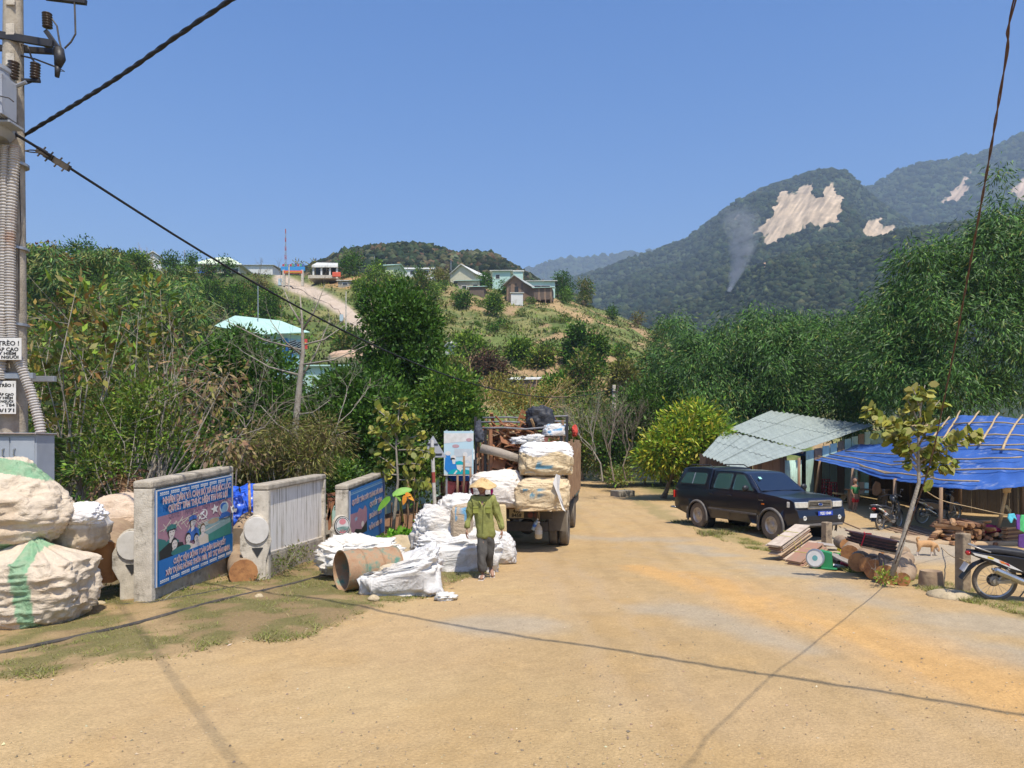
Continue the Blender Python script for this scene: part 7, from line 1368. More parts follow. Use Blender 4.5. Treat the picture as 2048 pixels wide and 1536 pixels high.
 def bottle(px,py0,py1,r,mat,label,lean,capc):
  a,b=W(X(px+lean),-.2,Zp(py0)),W(X(px),-.2,Zp(py1));e=thing('plastic_bottle',b,label,'bottle');Mx=Matrix.Translation(b)@(a-b).to_track_quat('Z','Y').to_matrix().to_4x4();h=(a-b).length;mb=MB();mb.lathe([(r*.7,0),(r,.02),(r,h*.68),(r*.85,h*.76),(r*.34,h*.9),(r*.32,h)],18,M=Mx);mb.build('bottle_body',mat,e,True,smooth=True)
  mb=MB();mb.lathe([(r*.38,h),(r*.38,h+.025)],12,M=Mx);mb.build('cap',capc,e,True);mb=MB();mb.lathe([(r*1.01,h*.3),(r*1.01,h*.55)],18,M=Mx,caps=False);mb.build('label_band',pm('bottle_label_'+str(px),(.05,.15,.45)if lean else(.5,.48,.42),None,30,.4),e,True)
  mb=MB();mb.tube([a,a+Vector((.02,0,.15)),W(X(1078),-.1,Zp(1005))],.005,4);mb.build('string',BAMB,e,True)
 bottle(1068,1037,1058,.05,pm('blue_bottle',(.2,.3,.42),(.25,.35,.45),8,.15,spec=.9),'leaning clear bottle with a blue label hung under the truck tail',9,WHITE);bottle(1079,1043,1075,.085,pm('water_jug',(.42,.36,.24),(.5,.43,.3),8,.2,spec=.9),'larger clear jug hung under the truck tail',0,WHITE)
 mb=MB();mb.box(W(X(1037),-.05,Zp(1003)),(.08,.04,.05));tag(mb.build('paper_scrap',WHITE),'small white paper scrap on the tail beam of the truck','paper')
 bagthing('red_cloth',W(X(1143),1.2,Zp(872)),(.12,.2,.3),pm('red_cloth',(.5,.06,.04),(.4,.05,.03),6),TAN,'red cloth tied high on the right side of the truck',28,e=.9,wr=.2,nu=40,nv=30,cat='cloth')
truck()
# motorbikes
def motorbike(loc,rz,lean,label,group=None,col=(.03,.03,.035),scale=1.):
 """small underbone motorbike, forward = +x, local origin at rear wheel ground contact"""
 t=thing('motorbike',loc,label,'motorbike',group);t.rotation_euler=(lean,0,rz);t.scale=(scale,)*3;r=.285;wb=1.24
 BODY=pm('bike_body_%d'%int(col[0]*1000),col,tuple(c*1.3 for c in col),3,.3,coat=.6);SIL=pm('bike_silver',(.5,.48,.45),(.36,.33,.28),8,.4,metal=.5);TYR=MC['dusty_tyre']
 for x0,nm in((0,'rear_wheel'),(wb,'front_wheel')):
  e=thing(nm,(x0,0,r),None,None);e.parent=t;Mx=Matrix.Rotation(R(90),4,'X');mb=MB();prof=[(r-.05,-.022),(r-.02,-.034),(r,-.018),(r+.002,0),(r,.018),(r-.02,.034),(r-.05,.022)];mb.lathe(prof+[prof[0]],44,M=Mx,caps=False);mb.build('tyre',TYR,e,auto=.6)
  mb=MB();prof=[(r-.052,-.018),(r-.045,-.02),(r-.045,.02),(r-.052,.018),(r-.062,.012),(r-.062,-.012)];mb.lathe(prof+[prof[0]],40,M=Mx,caps=False);mb.build('rim',SIL,e,auto=.6)
  mb=MB();mb.cyl((0,-.06,0),(0,.06,0),.04,n=14);mb.cyl((0,-.02,0),(0,.02,0),.065,n=18);mb.build('hub',SIL,e,auto=.6)
  mb=MB()
  for i in range(18):a=i*math.pi/9;a2=a+(.3 if i%2 else-.3);mb.tube([(.05*math.cos(a2),.02*(1 if i%2 else-1),.05*math.sin(a2)),((r-.055)*math.cos(a),0,(r-.055)*math.sin(a))],.0022,4)
  mb.build('spokes',SIL,e)['kind']='stuff'
  if x0==0:mb=MB();mb.cyl((0,.03,0),(0,.045,0),.09,n=24);mb.build('sprocket',RUBBER,e)
 B=lambda nm,mat,f,**k:(lambda mb:(f(mb),mb.build(nm,mat,t,**k)))(MB())
 B('swing_arm',SIL,lambda m:(m.beam((0,-.09,r),(.46,-.08,r+.03),.03,.045),m.beam((0,.09,r),(.46,.08,r+.03),.03,.045)),bevel=.004)
 for s in(-1,1):
  B('shock_absorber',SIL,lambda m:(m.cyl((.02,s*.11,r+.04),(.20,s*.11,r+.30),.012),[m.cyl(Vector((.05,s*.11,r+.08)).lerp(Vector((.17,s*.11,r+.26)),q/8),Vector((.05,s*.11,r+.08)).lerp(Vector((.17,s*.11,r+.26)),(q+.5)/8),.028,n=12)for q in range(8)]))
  B('fork',SIL,lambda m:m.cyl((wb,s*.075,r),(wb-.16,s*.075,r+.36),.022))
  B('footpeg',RUBBER,lambda m:m.cyl((.48,s*.1,r+.02),(.48,s*.24,r+.02),.014));B('mirror',BLACKM,lambda m:(m.tube([(wb-.3,s*.2,r+.72),(wb-.26,s*.25,r+.85)],.006,5),m.ell((wb-.25,s*.27,r+.88),(.012,.055,.035),12,6)),smooth=True)
  B('indicator',pm('orange_lens',None)if False else MC['orange_lens'],lambda m:m.ell((-.1,s*.1,r+.33),(.03,.025,.02),10,6),smooth=True)
 B('muffler',pm('muffler_chrome',(.55,.54,.52),(.42,.39,.34),5,.25,metal=.9),lambda m:(m.tube([(.36,-.15,r+.005),(.30,-.16,r+.03)],[.035,.045],16),m.tube([(.30,-.16,r+.03),(-.06,-.18,r+.19)],.047,18),m.tube([(-.06,-.18,r+.19),(-.075,-.18,r+.197)],[.047,.03],18),m.tube([(-.075,-.18,r+.197),(-.10,-.18,r+.207)],.016,10)),smooth=True,auto=.6)
 B('exhaust_pipe',SIL,lambda m:m.tube([(.36,-.15,r+.005),(.5,-.13,r-.07),(.75,-.08,r-.1),(.86,-.02,r+.04)],.016,8),smooth=True)
 B('engine',pm('engine_grey',(.16,.15,.14),(.24,.2,.16),6,.6,.3,30),lambda m:(m.box((.62,0,r+.02),(.36,.22,.2)),m.cyl((.8,0,r+.05),(.93,0,r+.07),.07,n=12),m.cyl((.56,-.12,r+.01),(.56,.12,r+.01),.1,n=18)),bevel=.015)
 B('chain_case',BLACKM,lambda m:m.beam((-.02,.1,r+.02),(.5,.1,r+.02),.02,.11),bevel=.008)
 side=[(-.34,.66),(-.1,.56),(.16,.44),(.36,.42),(.52,.46),(.5,.6),(.2,.66),(-.1,.69),(-.34,.71)]
 for s in(-1,1):
  B('tail_fairing',BODY,lambda m:m.prism([(x,s*.10-.02*s*(x<-.1),z)for x,z in side],(0,s*.03,0)),bevel=.01)
  g_=B('silver_panel',WHITE,lambda m:m.prism([(x,s*.134,z)for x,z in[(-.33,.70),(-.1,.655),(.12,.56),(.3,.455),(.14,.50),(-.08,.60),(-.3,.665)]],(0,s*.004,0)))[1]
  for mt,q in((pm('decal_yellow',(.75,.55,.03),None),[(-.14,.655),(-.06,.63),(-.07,.61),(-.14,.63)]),(pm('decal_orange',(.8,.22,.03),None),[(.0,.605),(.06,.585),(.1,.545),(.03,.565)]),(pm('decal_red',(.55,.03,.04),None),[(.07,.575),(.11,.535),(.14,.52),(.12,.56)])):m_=MB();m_.prism([(x,s*.139,z)for x,z in q],(0,s*.0015,0));m_.build('decal',mt,g_)
  B('leg_shield',BODY,lambda m:m.prism([(x,s*.17,z)for x,z in[(.88,.86),(1.0,.78),(.98,.4),(.86,.28),(.82,.5)]],(0,s*.02,0)),bevel=.006)
  B('side_panel',pm('dull_black_panel',(.02,.022,.03),(.03,.032,.04),5,.5),lambda m:m.prism([(x,s*.12,z)for x,z in[(.3,.45),(.55,.45),(.68,.36),(.62,.32),(.4,.34)]],(0,s*.02,0)),bevel=.008)
 B('seat',pm('black_seat',(.018,.018,.022),(.028,.028,.032),20,.6,.2,40),lambda m:m.prism([(x,-.12,z)for x,z in[(-.24,.70),(.1,.68),(.46,.60),(.62,.60),(.66,.66),(.5,.68),(.3,.735),(.0,.77),(-.22,.765)]],(0,.24,0)),bevel=.03,seg=3)
 B('grab_rail',SIL,lambda m:m.tube([(-.1,-.13,.71),(-.3,-.11,.78),(-.34,0,.79),(-.3,.11,.78),(-.1,.13,.71)],.011,7),smooth=True)
 B('rear_mudguard',pm('black_plastic',None)if False else MC['black_plastic'],lambda m:m.add([(x+dx,y,z)for x,z in[(.1,.60),(-.1,.60),(-.26,.52),(-.36,.42),(-.44,.30)]for dx,y in((0,-.075),(0,.075))],[(0,1,3,2),(2,3,5,4),(4,5,7,6),(6,7,9,8)]))[1].modifiers.new('s','SOLIDIFY').thickness=.008
 B('number_plate',WHITE,lambda m:m.box((-.39,0,.47),(.006,.19,.13),(0,.5,0)));B('tail_lamp',MC['red_lens'],lambda m:m.ell((-.345,0,.67),(.035,.07,.035),12,8),smooth=True)
 B('front_mudguard',BODY,lambda m:m.tube([(wb+(r+.03)*math.cos(R(a)),0,r+(r+.03)*math.sin(R(a)))for a in range(20,150,12)],.04,8),smooth=True)
 B('steering_column',BODY,lambda m:(m.tube([(wb-.18,0,r+.34),(wb-.3,0,r+.68)],[.06,.08],12),m.ell((wb-.22,0,r+.66),(.1,.12,.09),14,9)),smooth=True)
 B('headlamp',MC['headlight_glass'],lambda m:m.ell((wb-.14,0,r+.67),(.04,.08,.06),12,8),smooth=True);B('handlebar',BLACKM,lambda m:m.tube([(wb-.42,-.33,r+.68),(wb-.3,-.15,r+.74),(wb-.3,.15,r+.74),(wb-.42,.33,r+.68)],.014,7),smooth=True)
 B('frame',BLACKM,lambda m:(m.tube([(wb-.26,0,r+.45),(.8,0,r+.2),(.5,0,r+.12),(.3,0,r+.25),(-.2,0,r+.38)],.03,8),),smooth=True)
 B('side_stand',SIL,lambda m:m.tube([(.5,.12,r-.04),(.42,.27,-.0)],.01,6));return t
p=G(1988,1203);motorbike(Vector((p.x+.02,p.y+.03,p.z+.01)),R(-14),R(4),'motorbike with chrome silencer and black seat cut off by the right edge',col=(.012,.013,.018))
p=G(1772,1064);motorbike(Vector((p.x,p.y+.3,p.z)),R(40),R(-4),'dark motorbike with its rear plate towards the yard, behind a shelter post','motorbikes parked under the blue tarpaulin',(.02,.02,.02),.95)
p=G(1878,1062);motorbike(Vector((p.x-.1,p.y+.7,p.z+.12)),R(20),R(3),'dark motorbike with a silver flank parked behind the firewood','motorbikes parked under the blue tarpaulin',(.014,.016,.03),1.)
# RIGHT SIDE: SHEDS, SHELTER, YARD
def plane3(a,b,c):n=(b-a).cross(c-a).normalized();return a,n
def phit(px,py,pl,off=0):
 a,n=pl;o=Vector((0,0,CH));d=P(px,py,1.)-o;t=(a-o).dot(n)/d.dot(n);return o+d*t+n*off*(1 if n.z>0 else-1)
ROOFM=pm('grey_asbestos_roof',(.29,.33,.30),(.22,.255,.235),1.6,.8,.3,20,stretch=(4,.5,1),c3=(.15,.16,.145),s3=2,t3=.62)
ROOFG=pm('mint_roof_metal',(.42,.56,.47),(.36,.5,.42),2,.6,c3=(.3,.33,.26),s3=2,t3=.66);MINT=pm('mint_wall_metal',(.42,.58,.48),(.36,.5,.42),3,.65,c3=(.25,.25,.18),s3=2,t3=.64)
def corr(parent,A,B,C,D,nsheet,mat,pitch=.19,amp=.028,name='roof_sheet',nv=6,thick=True,rows=1):
 """corrugated sheets between the lower edge A-B and the upper edge D-C"""
 A,B,C,D=map(Vector,(A,B,C,D));nrm=(B-A).cross(D-A).normalized()
 if nrm.z<0:nrm=-nrm
 wl=(B-A).length;rg=np.random.default_rng(int(abs(A.x*100))%999)
 for s in range(nsheet):
  for rw in range(rows):
   u0,u1=s/nsheet,(s+1)/nsheet+.004;v0,v1=rw/rows,min(1,(rw+1)/rows+.03);nu=max(4,int(wl/nsheet/pitch*5));off=.012*(s%2)+.015*rw;vs=[]
   for i in range(nu+1):
    u=u0+(u1-u0)*i/nu
    for j in range(nv+1):
     v=v0+(v1-v0)*j/nv;vv=v if rw else v-.012*rg.random()*(j==0);p=(A.lerp(B,u)).lerp(D.lerp(C,u),vv);vs.append(p+nrm*(amp*math.sin(2*math.pi*u*wl/pitch)+off))
   mb=MB();mb.add(vs,[(i*(nv+1)+j,i*(nv+1)+j+1,(i+1)*(nv+1)+j+1,(i+1)*(nv+1)+j)for i in range(nu)for j in range(nv)]);o=mb.build(name,mat,parent,True,smooth=True);o.modifiers.new('t','SOLIDIFY').thickness=.006
def boards(parent,a,b,z0f,z1f,n,mats,name='board',th=.03,gap=.012,seed=1):
 """vertical boards from a to b on the ground plane"""
 rg=np.random.default_rng(seed);a,b=Vector(a),Vector(b);d=(b-a)/n;sd=Vector((d.y,-d.x,0)).normalized()
 for i in range(n):
  p=a+d*i;q=a+d*(i+1)-d.normalized()*gap;z0=z0f((i+.5)/n);z1=z1f((i+.5)/n)-.03*rg.random();o=sd*(.012*rg.random());mb=MB();mb.prism([Vector((p.x,p.y,z0))+o,Vector((q.x,q.y,z0))+o,Vector((q.x,q.y,z1))+o,Vector((p.x,p.y,z1))+o],sd*th);mb.build(name,mats[rg.integers(len(mats))],parent,True)
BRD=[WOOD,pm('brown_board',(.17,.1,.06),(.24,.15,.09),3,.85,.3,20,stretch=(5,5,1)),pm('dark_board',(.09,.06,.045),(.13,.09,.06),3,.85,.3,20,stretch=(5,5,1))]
t=thing('shed',P(1520,990,30),'low shed with a grey corrugated roof right behind the black pickup','shed')
plB=plane3(P(1480,940,26.5),P(1612,903,31),P(1456,862,34));corr(t,phit(1404,910,plB),phit(1480,940,plB),phit(1612,903,plB),phit(1448,861,plB),4,ROOFM,nv=16,rows=2)
gB=-.32
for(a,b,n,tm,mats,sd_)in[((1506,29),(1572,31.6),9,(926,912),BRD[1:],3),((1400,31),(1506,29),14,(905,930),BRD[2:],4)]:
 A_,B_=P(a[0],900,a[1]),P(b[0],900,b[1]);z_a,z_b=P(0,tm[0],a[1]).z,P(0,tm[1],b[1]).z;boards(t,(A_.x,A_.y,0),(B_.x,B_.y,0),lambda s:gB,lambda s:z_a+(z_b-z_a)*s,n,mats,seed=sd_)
A_,B_=P(1569,900,31.4),P(1603,900,32.4)
for i in range(3):a_,b_=A_.lerp(B_,i/3),A_.lerp(B_,(i+1)/3-.02);corr(t,(a_.x,a_.y,gB),(b_.x,b_.y,gB),(b_.x,b_.y,1.55),(a_.x,a_.y,1.55),1,MINT,.2,.012,'wall_sheet',2)
for px in(1486,1600,1410):p=P(px,0,29.4);mb=MB();mb.cyl((p.x,p.y+.1,gB-.1),(p.x,p.y+.1,1.2 if px<1590 else 1.7),.06,n=8);mb.build('post',WOOD,t,True,smooth=True)
t=thing('shed',P(1600,980,36),'larger shed whose grey corrugated roof rises above the lower one','shed')
plA=plane3(P(1456,858,34.3),P(1605,898,31.8),P(1541,822,39.5));corr(t,phit(1456,858,plA),phit(1607,899,plA),phit(1746,852,plA),phit(1541,822,plA),7,ROOFM,nv=16,rows=2)
A_,B_=P(1612,900,32.6),P(1742,900,39);
for i in range(9):a_,b_=A_.lerp(B_,i/9),A_.lerp(B_,(i+1)/9-.01);zt=P(0,900+(i+.5)*(858-900)/9,a_.y).z-.05;mb=MB();mb.prism([(a_.x,a_.y,gB),(b_.x,b_.y,gB),(b_.x,b_.y,zt),(a_.x,a_.y,zt-.05)],(0,.03,0));mb.build('wall_sheet',[MINT,BRD[0],MINT][i%3],t,True)
p0,p1=phit(1456,858,plA,-.12),phit(1607,899,plA,-.12);mb=MB();mb.beam(p0,p1,.06,.12);mb.build('eave_beam',BRD[2],t,True)
for px,Y in((1700,940),):pass
t=thing('shed',P(1720,960,44),'small mint green metal roofed shed behind the larger grey roof','shed');corr(t,P(1680,852,42),P(1748,862,42),P(1742,848,45),P(1690,838,45),3,ROOFG,.25,.015,nv=3)
A_,B_=P(1684,0,42.3),P(1768,0,42.3)
for i in range(6):a_,b_=A_.lerp(B_,i/6),A_.lerp(B_,(i+1)/6-.01);mb=MB();mb.prism([(a_.x,a_.y,gB),(b_.x,b_.y,gB),(b_.x,b_.y,P(0,862+i,42.3).z),(a_.x,a_.y,P(0,861+i,42.3).z)],(0,.03,0));mb.build('wall_sheet',MINT,t,True)
# blue tarpaulin shelter
t=thing('tarpaulin_shelter',P(1850,1090,21),'open shelter of thin posts roofed with blue tarpaulin and bamboo battens','shelter')
F_=[(1577,905,37),(1640,921,32.5),(1706,935,28.5),(1764,954,24),(1828,961,21.2),(1899,974,18.9),(2000,974,17.6),(2060,968,17.2),(2180,960,16.8)]
K_=[(1640,896,40),(1700,889,38),(1764,884,34.5),(1822,868,31.5),(1880,845,28.5),(1920,827,26.5),(1985,829,25),(2052,836,24),(2200,838,23)]
F_,K_=[P(*q)for q in F_],[P(*q)for q in K_];nU,nVv=112,46;us=np.linspace(0,len(F_)-1.001,nU);vs=[]
def tarp(u,v):
 i=min(int(u),len(F_)-2);s=u-i;f=F_[i].lerp(F_[i+1],s);k_=K_[i].lerp(K_[i+1],s);p=f.lerp(k_,v);return p
for u in us:
 for j in range(nVv):
  v=j/(nVv-1);p=tarp(u,v);sag=-.035*abs(math.sin(v*math.pi*6))*(1-.3*v)+.02*math.sin(u*6.3);w=(float(fbm(u*2.2,v*5,0,4))-.5)*.12+(float(fbm(u*8,v*14,3,3))-.5)*.05;p=p+Vector((0,0,sag*.6+w*.7-.05));vs.append(p)
BT=pm('blue_tarpaulin',(.025,.085,.31),(.05,.13,.4),1.0,.5,.5,6,spec=.45,c3=(.26,.3,.42),s3=2.2,t3=.62)
mb=MB();mb.add(vs,[(i*nVv+j,i*nVv+j+1,(i+1)*nVv+j+1,(i+1)*nVv+j)for i in range(nU-1)for j in range(nVv-1)]);o=mb.build('tarpaulin',BT,t,True,smooth=True);o.modifiers.new('t','SOLIDIFY').thickness=.004
rg=np.random.default_rng(12)
def batten(u0,v0,u1,v1,r=.028,up=.05,jog=.0):
 n=8;pts=[]
 for i in range(n+1):s=i/n;pts.append(tarp(min(len(F_)-1.01,max(0,u0+(u1-u0)*s)),v0+(v1-v0)*s)+Vector((0,0,up+.03*rg.normal()*.5)))
 mb=MB();mb.tube(pts,[r*(1-.25*i/n)for i in range(n+1)],7);mb.build('batten',BAMB,t,True,smooth=True)
for a in[(.5,.10,3.6,.06),(1.0,.28,4.3,.16),(1.3,.5,3.2,.42),(2.2,.06,5.6,.04),(3.1,.26,6.8,.30),(3.4,.42,7.9,.50),(2.9,.60,5.2,.62),(4.3,.16,7.9,.17),(5.4,.60,7.9,.66),(5.9,.40,7.9,.40),(4.8,.80,7.9,.86),(3.2,.78,4.5,.86)]:batten(*a)
for a in[(4.5,.55,5.0,1.0),(5.0,.5,5.6,1.01),(5.6,.45,6.2,1.0),(6.2,.4,6.9,1.0),(4.0,.65,4.5,.98)]:batten(*a,r=.036,up=.08)
mb=MB();mb.tube([P(1872,925,23),P(1940,950,20.5),P(2018,976,18.2)],[.07,.065,.06],10);mb.build('main_beam',BAMB,t,True,smooth=True);mb=MB();mb.tube([P(2012,965,18.15),P(2014,985,18.1)],.09,8);mb.build('rope_lashing',BAMB,t,True,smooth=True)
mb=MB();mb.tube([P(2010,868,23),P(2060,876,22)],.05,8);mb.build('ridge_pole',BAMB,t,True)
mb=MB()
for i,(x,y)in enumerate([(1762,955),(1740,946),(1725,941),(1706,934)]):pass
for(a,b,r)in[((1640,922,32.4),(1628,998,33),.06),((1706,937,28.4),(1700,1026,27.9),.065),((1790,958,22.8),(1788,1061,22.1),.06),((1882,975,18.9),(1879,1090,18.9),.05),((2013,980,18.1),(1988,1087,18.7),.045),((1603,915,35),(1602,985,36),.05)]:
 p,q=P(*a),P(*b);q.z=min(q.z,GZ(q.x,q.y))-.05;mb=MB();mb.tube([p,p.lerp(q,.5)+Vector((.01,0,0)),q],[r*.85,r,r],9);mb.build('post',BRD[0]if r>.046 else BAMB,t,True,smooth=True)
for(a,b)in[((1640,900,39.5),(1640,960,39.5)),((1822,872,31.3),(1822,960,31.3)),((1920,835,26.3),(1920,960,26.3)),((2045,842,24),(2045,960,24)),((1740,888,36),(1740,960,36))]:
 p,q=P(*a),P(*b);q.z=-.4;mb=MB();mb.tube([p,q],.06,8);mb.build('post',BRD[0],t,True,smooth=True)
for(px0,Y0,px1,Y1,y0,y1,n,mats)in[(1604,38.4,1703,38,908,902,10,BRD[2:]),(1742,36.6,1822,31.8,900,885,12,BRD[2:]),(1822,31.8,1920,26.9,885,850,14,BRD[2:]),(1920,26.9,2190,23.6,850,850,30,[pm('dull_brown_sheet',(.08,.062,.045),(.06,.045,.032),3,.8)])]:  # back wall tones set dark to stand for the deep shade under the tarpaulin
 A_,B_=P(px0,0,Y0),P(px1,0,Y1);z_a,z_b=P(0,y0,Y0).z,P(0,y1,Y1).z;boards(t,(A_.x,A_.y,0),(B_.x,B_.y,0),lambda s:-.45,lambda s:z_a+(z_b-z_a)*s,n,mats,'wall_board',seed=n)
A_,B_=P(1703,0,38.2),P(1742,0,37);
for i in range(3):a_,b_=A_.lerp(B_,i/3),A_.lerp(B_,(i+1)/3-.02);corr(t,(a_.x,a_.y,.35),(b_.x,b_.y,.35),(b_.x,b_.y,1.75),(a_.x,a_.y,1.75),1,MINT,.2,.012,'wall_sheet',2)
wire('rope',[P(1846,978,12.0),P(1885,1001,13.2),P(1940,1014,14.8),P(2010,1029,16.4),P(2070,1033,17)],.008,'thin washing line tied from the leaning sapling to the shelter','rope',BAMB,5)
def garment(pts,Y,col,label,name='garment'):
 q=[P(x,y,Y)for x,y in pts];n=len(q);mb=MB();mb.prism([p+Vector((0,.03*math.sin(i*2.1),0))for i,p in enumerate(q)],(0,.035,0));m_=pm('cloth_%d_%d'%(int(col[0]*100),int(col[1]*100)),col,tuple(c*.7 for c in col),9,.85,.4,12);tag(mb.build(name,m_,None,bevel=.008),label,'clothing')
garment([(2018,1028),(2031,1027),(2033,1040),(2028,1036),(2026,1046),(2021,1046),(2016,1036)],16.4,(.1,.5,.6),'small turquoise cloth hung on the washing line');garment([(2033,1029),(2042,1030),(2039,1060),(2034,1058)],16.5,(.16,.05,.3),'narrow purple garment hung beside the turquoise cloth')
garment([(2043,1030),(2062,1030),(2062,1066),(2050,1066),(2037,1058)],16.6,(.1,.55,.2),'bright green garment at the right end of the washing line');garment([(2038,1070),(2062,1066),(2062,1100),(2037,1094)],17.4,(.1,.04,.2),'dark purple cloth hanging low at the right edge')
garment([(1602,911),(1618,912),(1617,940),(1612,958),(1607,942),(1600,938)],33.5,(.02,.02,.022),'black garment hung at the left corner of the shelter');garment([(1619,913),(1627,914),(1626,940),(1620,938)],33.6,(.12,.03,.03),'dark red garment hung at the left corner of the shelter')
garment([(1746,972),(1752,962),(1760,966),(1763,985),(1754,992),(1745,988)],25.5,(.3,.17,.09),'brown bag hanging inside the shelter','hanging_bag');garment([(2010,1012),(2016,1010),(2022,1020),(2021,1030),(2014,1018)],18.6,(.5,.42,.25),'pale straw hat hung on the shelter post','hung_hat')
for i in range(5):
 b=P(1652,1000,33);b.z=GZ(b.x,b.y)+.13*i;e=thing('plastic_stool',b,'dark red plastic stool, number '+['one at the bottom','two','three','four','five at the top'][i]+' of the left stack under the shelter','stool','red plastic stools stacked under the shelter');RS=pm('dark_red_plastic',(.2,.015,.03),(.15,.01,.02),4,.4)
 for j in range(4):a=R(45+90*j);mb=MB();mb.cyl((.2*math.cos(a),.2*math.sin(a),0),(.14*math.cos(a),.14*math.sin(a),.42),.025,n=6);mb.build('leg',RS,e)
 mb=MB();mb.cyl((0,0,.42),(0,0,.45),.18,n=16);mb.build('seat',RS,e)
b=P(1666,1002,32);b.z=GZ(b.x,b.y)
for i in range(4):
 c=copy_tree(e);c.location=b+Vector((0,0,.14*i));c['label']='dark red plastic stool, '+['lowest','second','third','topmost'][i]+' of the right stack under the shelter'
b=P(1688,1002,31.5);b.z=GZ(b.x,b.y);e=thing('low_chair',b,'low folding bamboo chair on the ground under the shelter','chair')
for(a,c,r)in[((-.5,0,.05),(.35,0,.1),.03),((-.4,0,.42),(.1,0,.38),.05),((-.1,0,.38),(.3,0,.08),.025),((.1,0,.38),(-.2,0,.05),.025)]:mb=MB();mb.beam(a,c,.4,r*1.4);mb.build('slat',BAMB,e)
e=thing('low_table',P(1735,1000,30)-Vector((0,0,.2)),'low wooden bench in the shade of the shelter','bench')
mb=MB();mb.box((0,0,.62),(1.6,.5,.05));mb.build('top',BRD[0],e)
for s in(-.6,.6):mb=MB();mb.box((s,0,.3),(.22,.4,.6));mb.build('leg',BRD[0],e)
for i in range(5):
 a,b=P(1770+14*i,1058+4*i,21.5),P(1862+10*i,1092+1.5*i,18.6);a.z,b.z=GZ(a.x,a.y)+.04+.02*i,GZ(b.x,b.y)+.04+.02*i;mb=MB();mb.beam(a,b,.16,.035);tag(mb.build('long_plank',BRD[i%3],None,bevel=.004),['first','second','third','fourth','fifth'][i]+' long weathered plank from the left laid on the ground under the shelter','plank','long planks laid under the shelter')
FW=[pm('split_wood',(.36,.2,.1),(.26,.13,.06),5,.85,.4,20),pm('split_wood_pale',(.46,.28,.14),(.34,.19,.09),5,.85,.4,20),pm('split_wood_dark',(.2,.1,.055),(.14,.07,.04),5,.85,.4,20)]
fw=[]
for k_ in range(6):
 n=5+k_%3;r_=.075;mb=MB();rg2=np.random.default_rng(k_);ring=[(r_*(.7+.5*rg2.random())*math.cos(2*math.pi*i/n),r_*(.6+.4*rg2.random())*math.sin(2*math.pi*i/n))for i in range(n)];mb.prism([(x,-.35,z)for x,z in ring],(.03*rg2.normal(),.7,0));fw.append(mb.mesh('firewood',FW[k_%3],bevel=.004,seg=1))
rg=np.random.default_rng(8);cnt=0
for r_ in range(7):
 n=18-r_*1.6;
 for i in range(int(n)):
  u=(i+.5*(r_%2)+.3*rg.random())/18;px=1886+r_*3+u*118;py=1084-r_*6.8+u*2+rg.normal()*1.6;Y=18.4+.3*u;p=P(px,py,Y);p.y+=rg.normal()*.12;o=link('firewood',fw[cnt%6]);o.location=p;o.rotation_euler=(rg.normal()*.1,rg.random()*6,rg.normal()*.3);s=.55+.4*rg.random();o.scale=(s,1,s);tag(o,'split log '+['on the left ','in the centre ','on the right '][min(2,int(u*3))]+['at the bottom','low down','in the lower middle','in the upper middle','near the top','near the top','at the top'][r_]+' of the stacked firewood heap','firewood','split firewood stacked by the shelter post');cnt+=1
for i in range(9):
 a,b=P(1858+3*i,1083-4*i,18.3),P(1890+4*i,1064-3.5*i,19.4);
 if i>4:a,b=P(1862+4*(i-5),1052-4*(i-5),19),P(1932+3*i-15,1053-4*(i-5),19)
 mb=MB();mb.beam(a,b,.13,.05);tag(mb.build('rough_plank',FW[i%3],None,bevel=.006),('rough plank leaning left against the firewood heap, ' if i<5 else 'rough plank lying on top of the firewood heap, ')+['lowest','second','third','fourth','highest','lowest','second','third','highest'][i],'plank','rough planks around the firewood heap')
for i in range(14):
 a=P(2006+i%3*3,1090-2.6*i,18.2);mb=MB();mb.beam(a,a+Vector((.65,.3,0)),.12,.035);tag(mb.build('rough_plank',FW[i%3],None),('low' if i<5 else 'middle' if i<10 else 'upper')+' flat plank in the small stack by the purple cloth','plank','small stack of flat planks by the purple cloth')
bagthing('pink_cloth',P(1975,1066,18.6),(.5,.3,.22),pm('pink_cloth',(.55,.04,.12),(.45,.03,.1),6),TAN,'pink cloth dropped on the right end of the firewood heap',31,e=.9,wr=.2,nu=40,nv=26,cat='cloth')
mb=MB();a=P(1885,1096,18);mb.box((a.x+1.0,18.7,GZ(9,18.4)-.02),(3.2,1.3,.22));tag(mb.build('earth_step',pm('packed_earth',(.46,.33,.2),(.38,.27,.16),3,.95,.5,15),None,bevel=.05),kind='structure')
def sqpost(px,pyb,pyt,w,label,rz=.3,mat=None):
 b=G(px,pyb);k_=b.y/FPX;h=(pyb-pyt)*k_;mb=MB();mb.box((b.x,b.y+.1,b.z+h/2-.05),(w*k_,w*k_,h+.1),(0,0,rz));o=mb.build('square_post',mat or pm('squared_post',(.36,.27,.17),(.24,.18,.12),5,.9,.6,22,c3=(.1,.08,.06),s3=4,t3=.6),None,bevel=.015);tag(o,label,'post');return b
sqpost(1657,1096,1045,15,'squared yellowish post standing in front of the pickup bumper');b=sqpost(1934,1188,1068,21,'tall squared post beside the motorbike at the right edge')
wire('rope',[P(1878,1090,18.8),P(1900,1110,14),P(1922,1118,10.9),P(1935,1124,10.7),P(1960,1130,11.5)],.009,'pale rope tied around the tall squared post','rope',BAMB,5)
mb=MB();c=G(1862,1176);mb.lathe([(.19,-.05),(.175,.1),(.17,.2),(.155,.27),(.09,.22),(.02,.25)],14,M=Matrix.Translation(c));o=mb.build('tree_stump',[LB],None,auto=.6);tag(o,'short cut tree stump between the sapling and the tall squared post','stump')
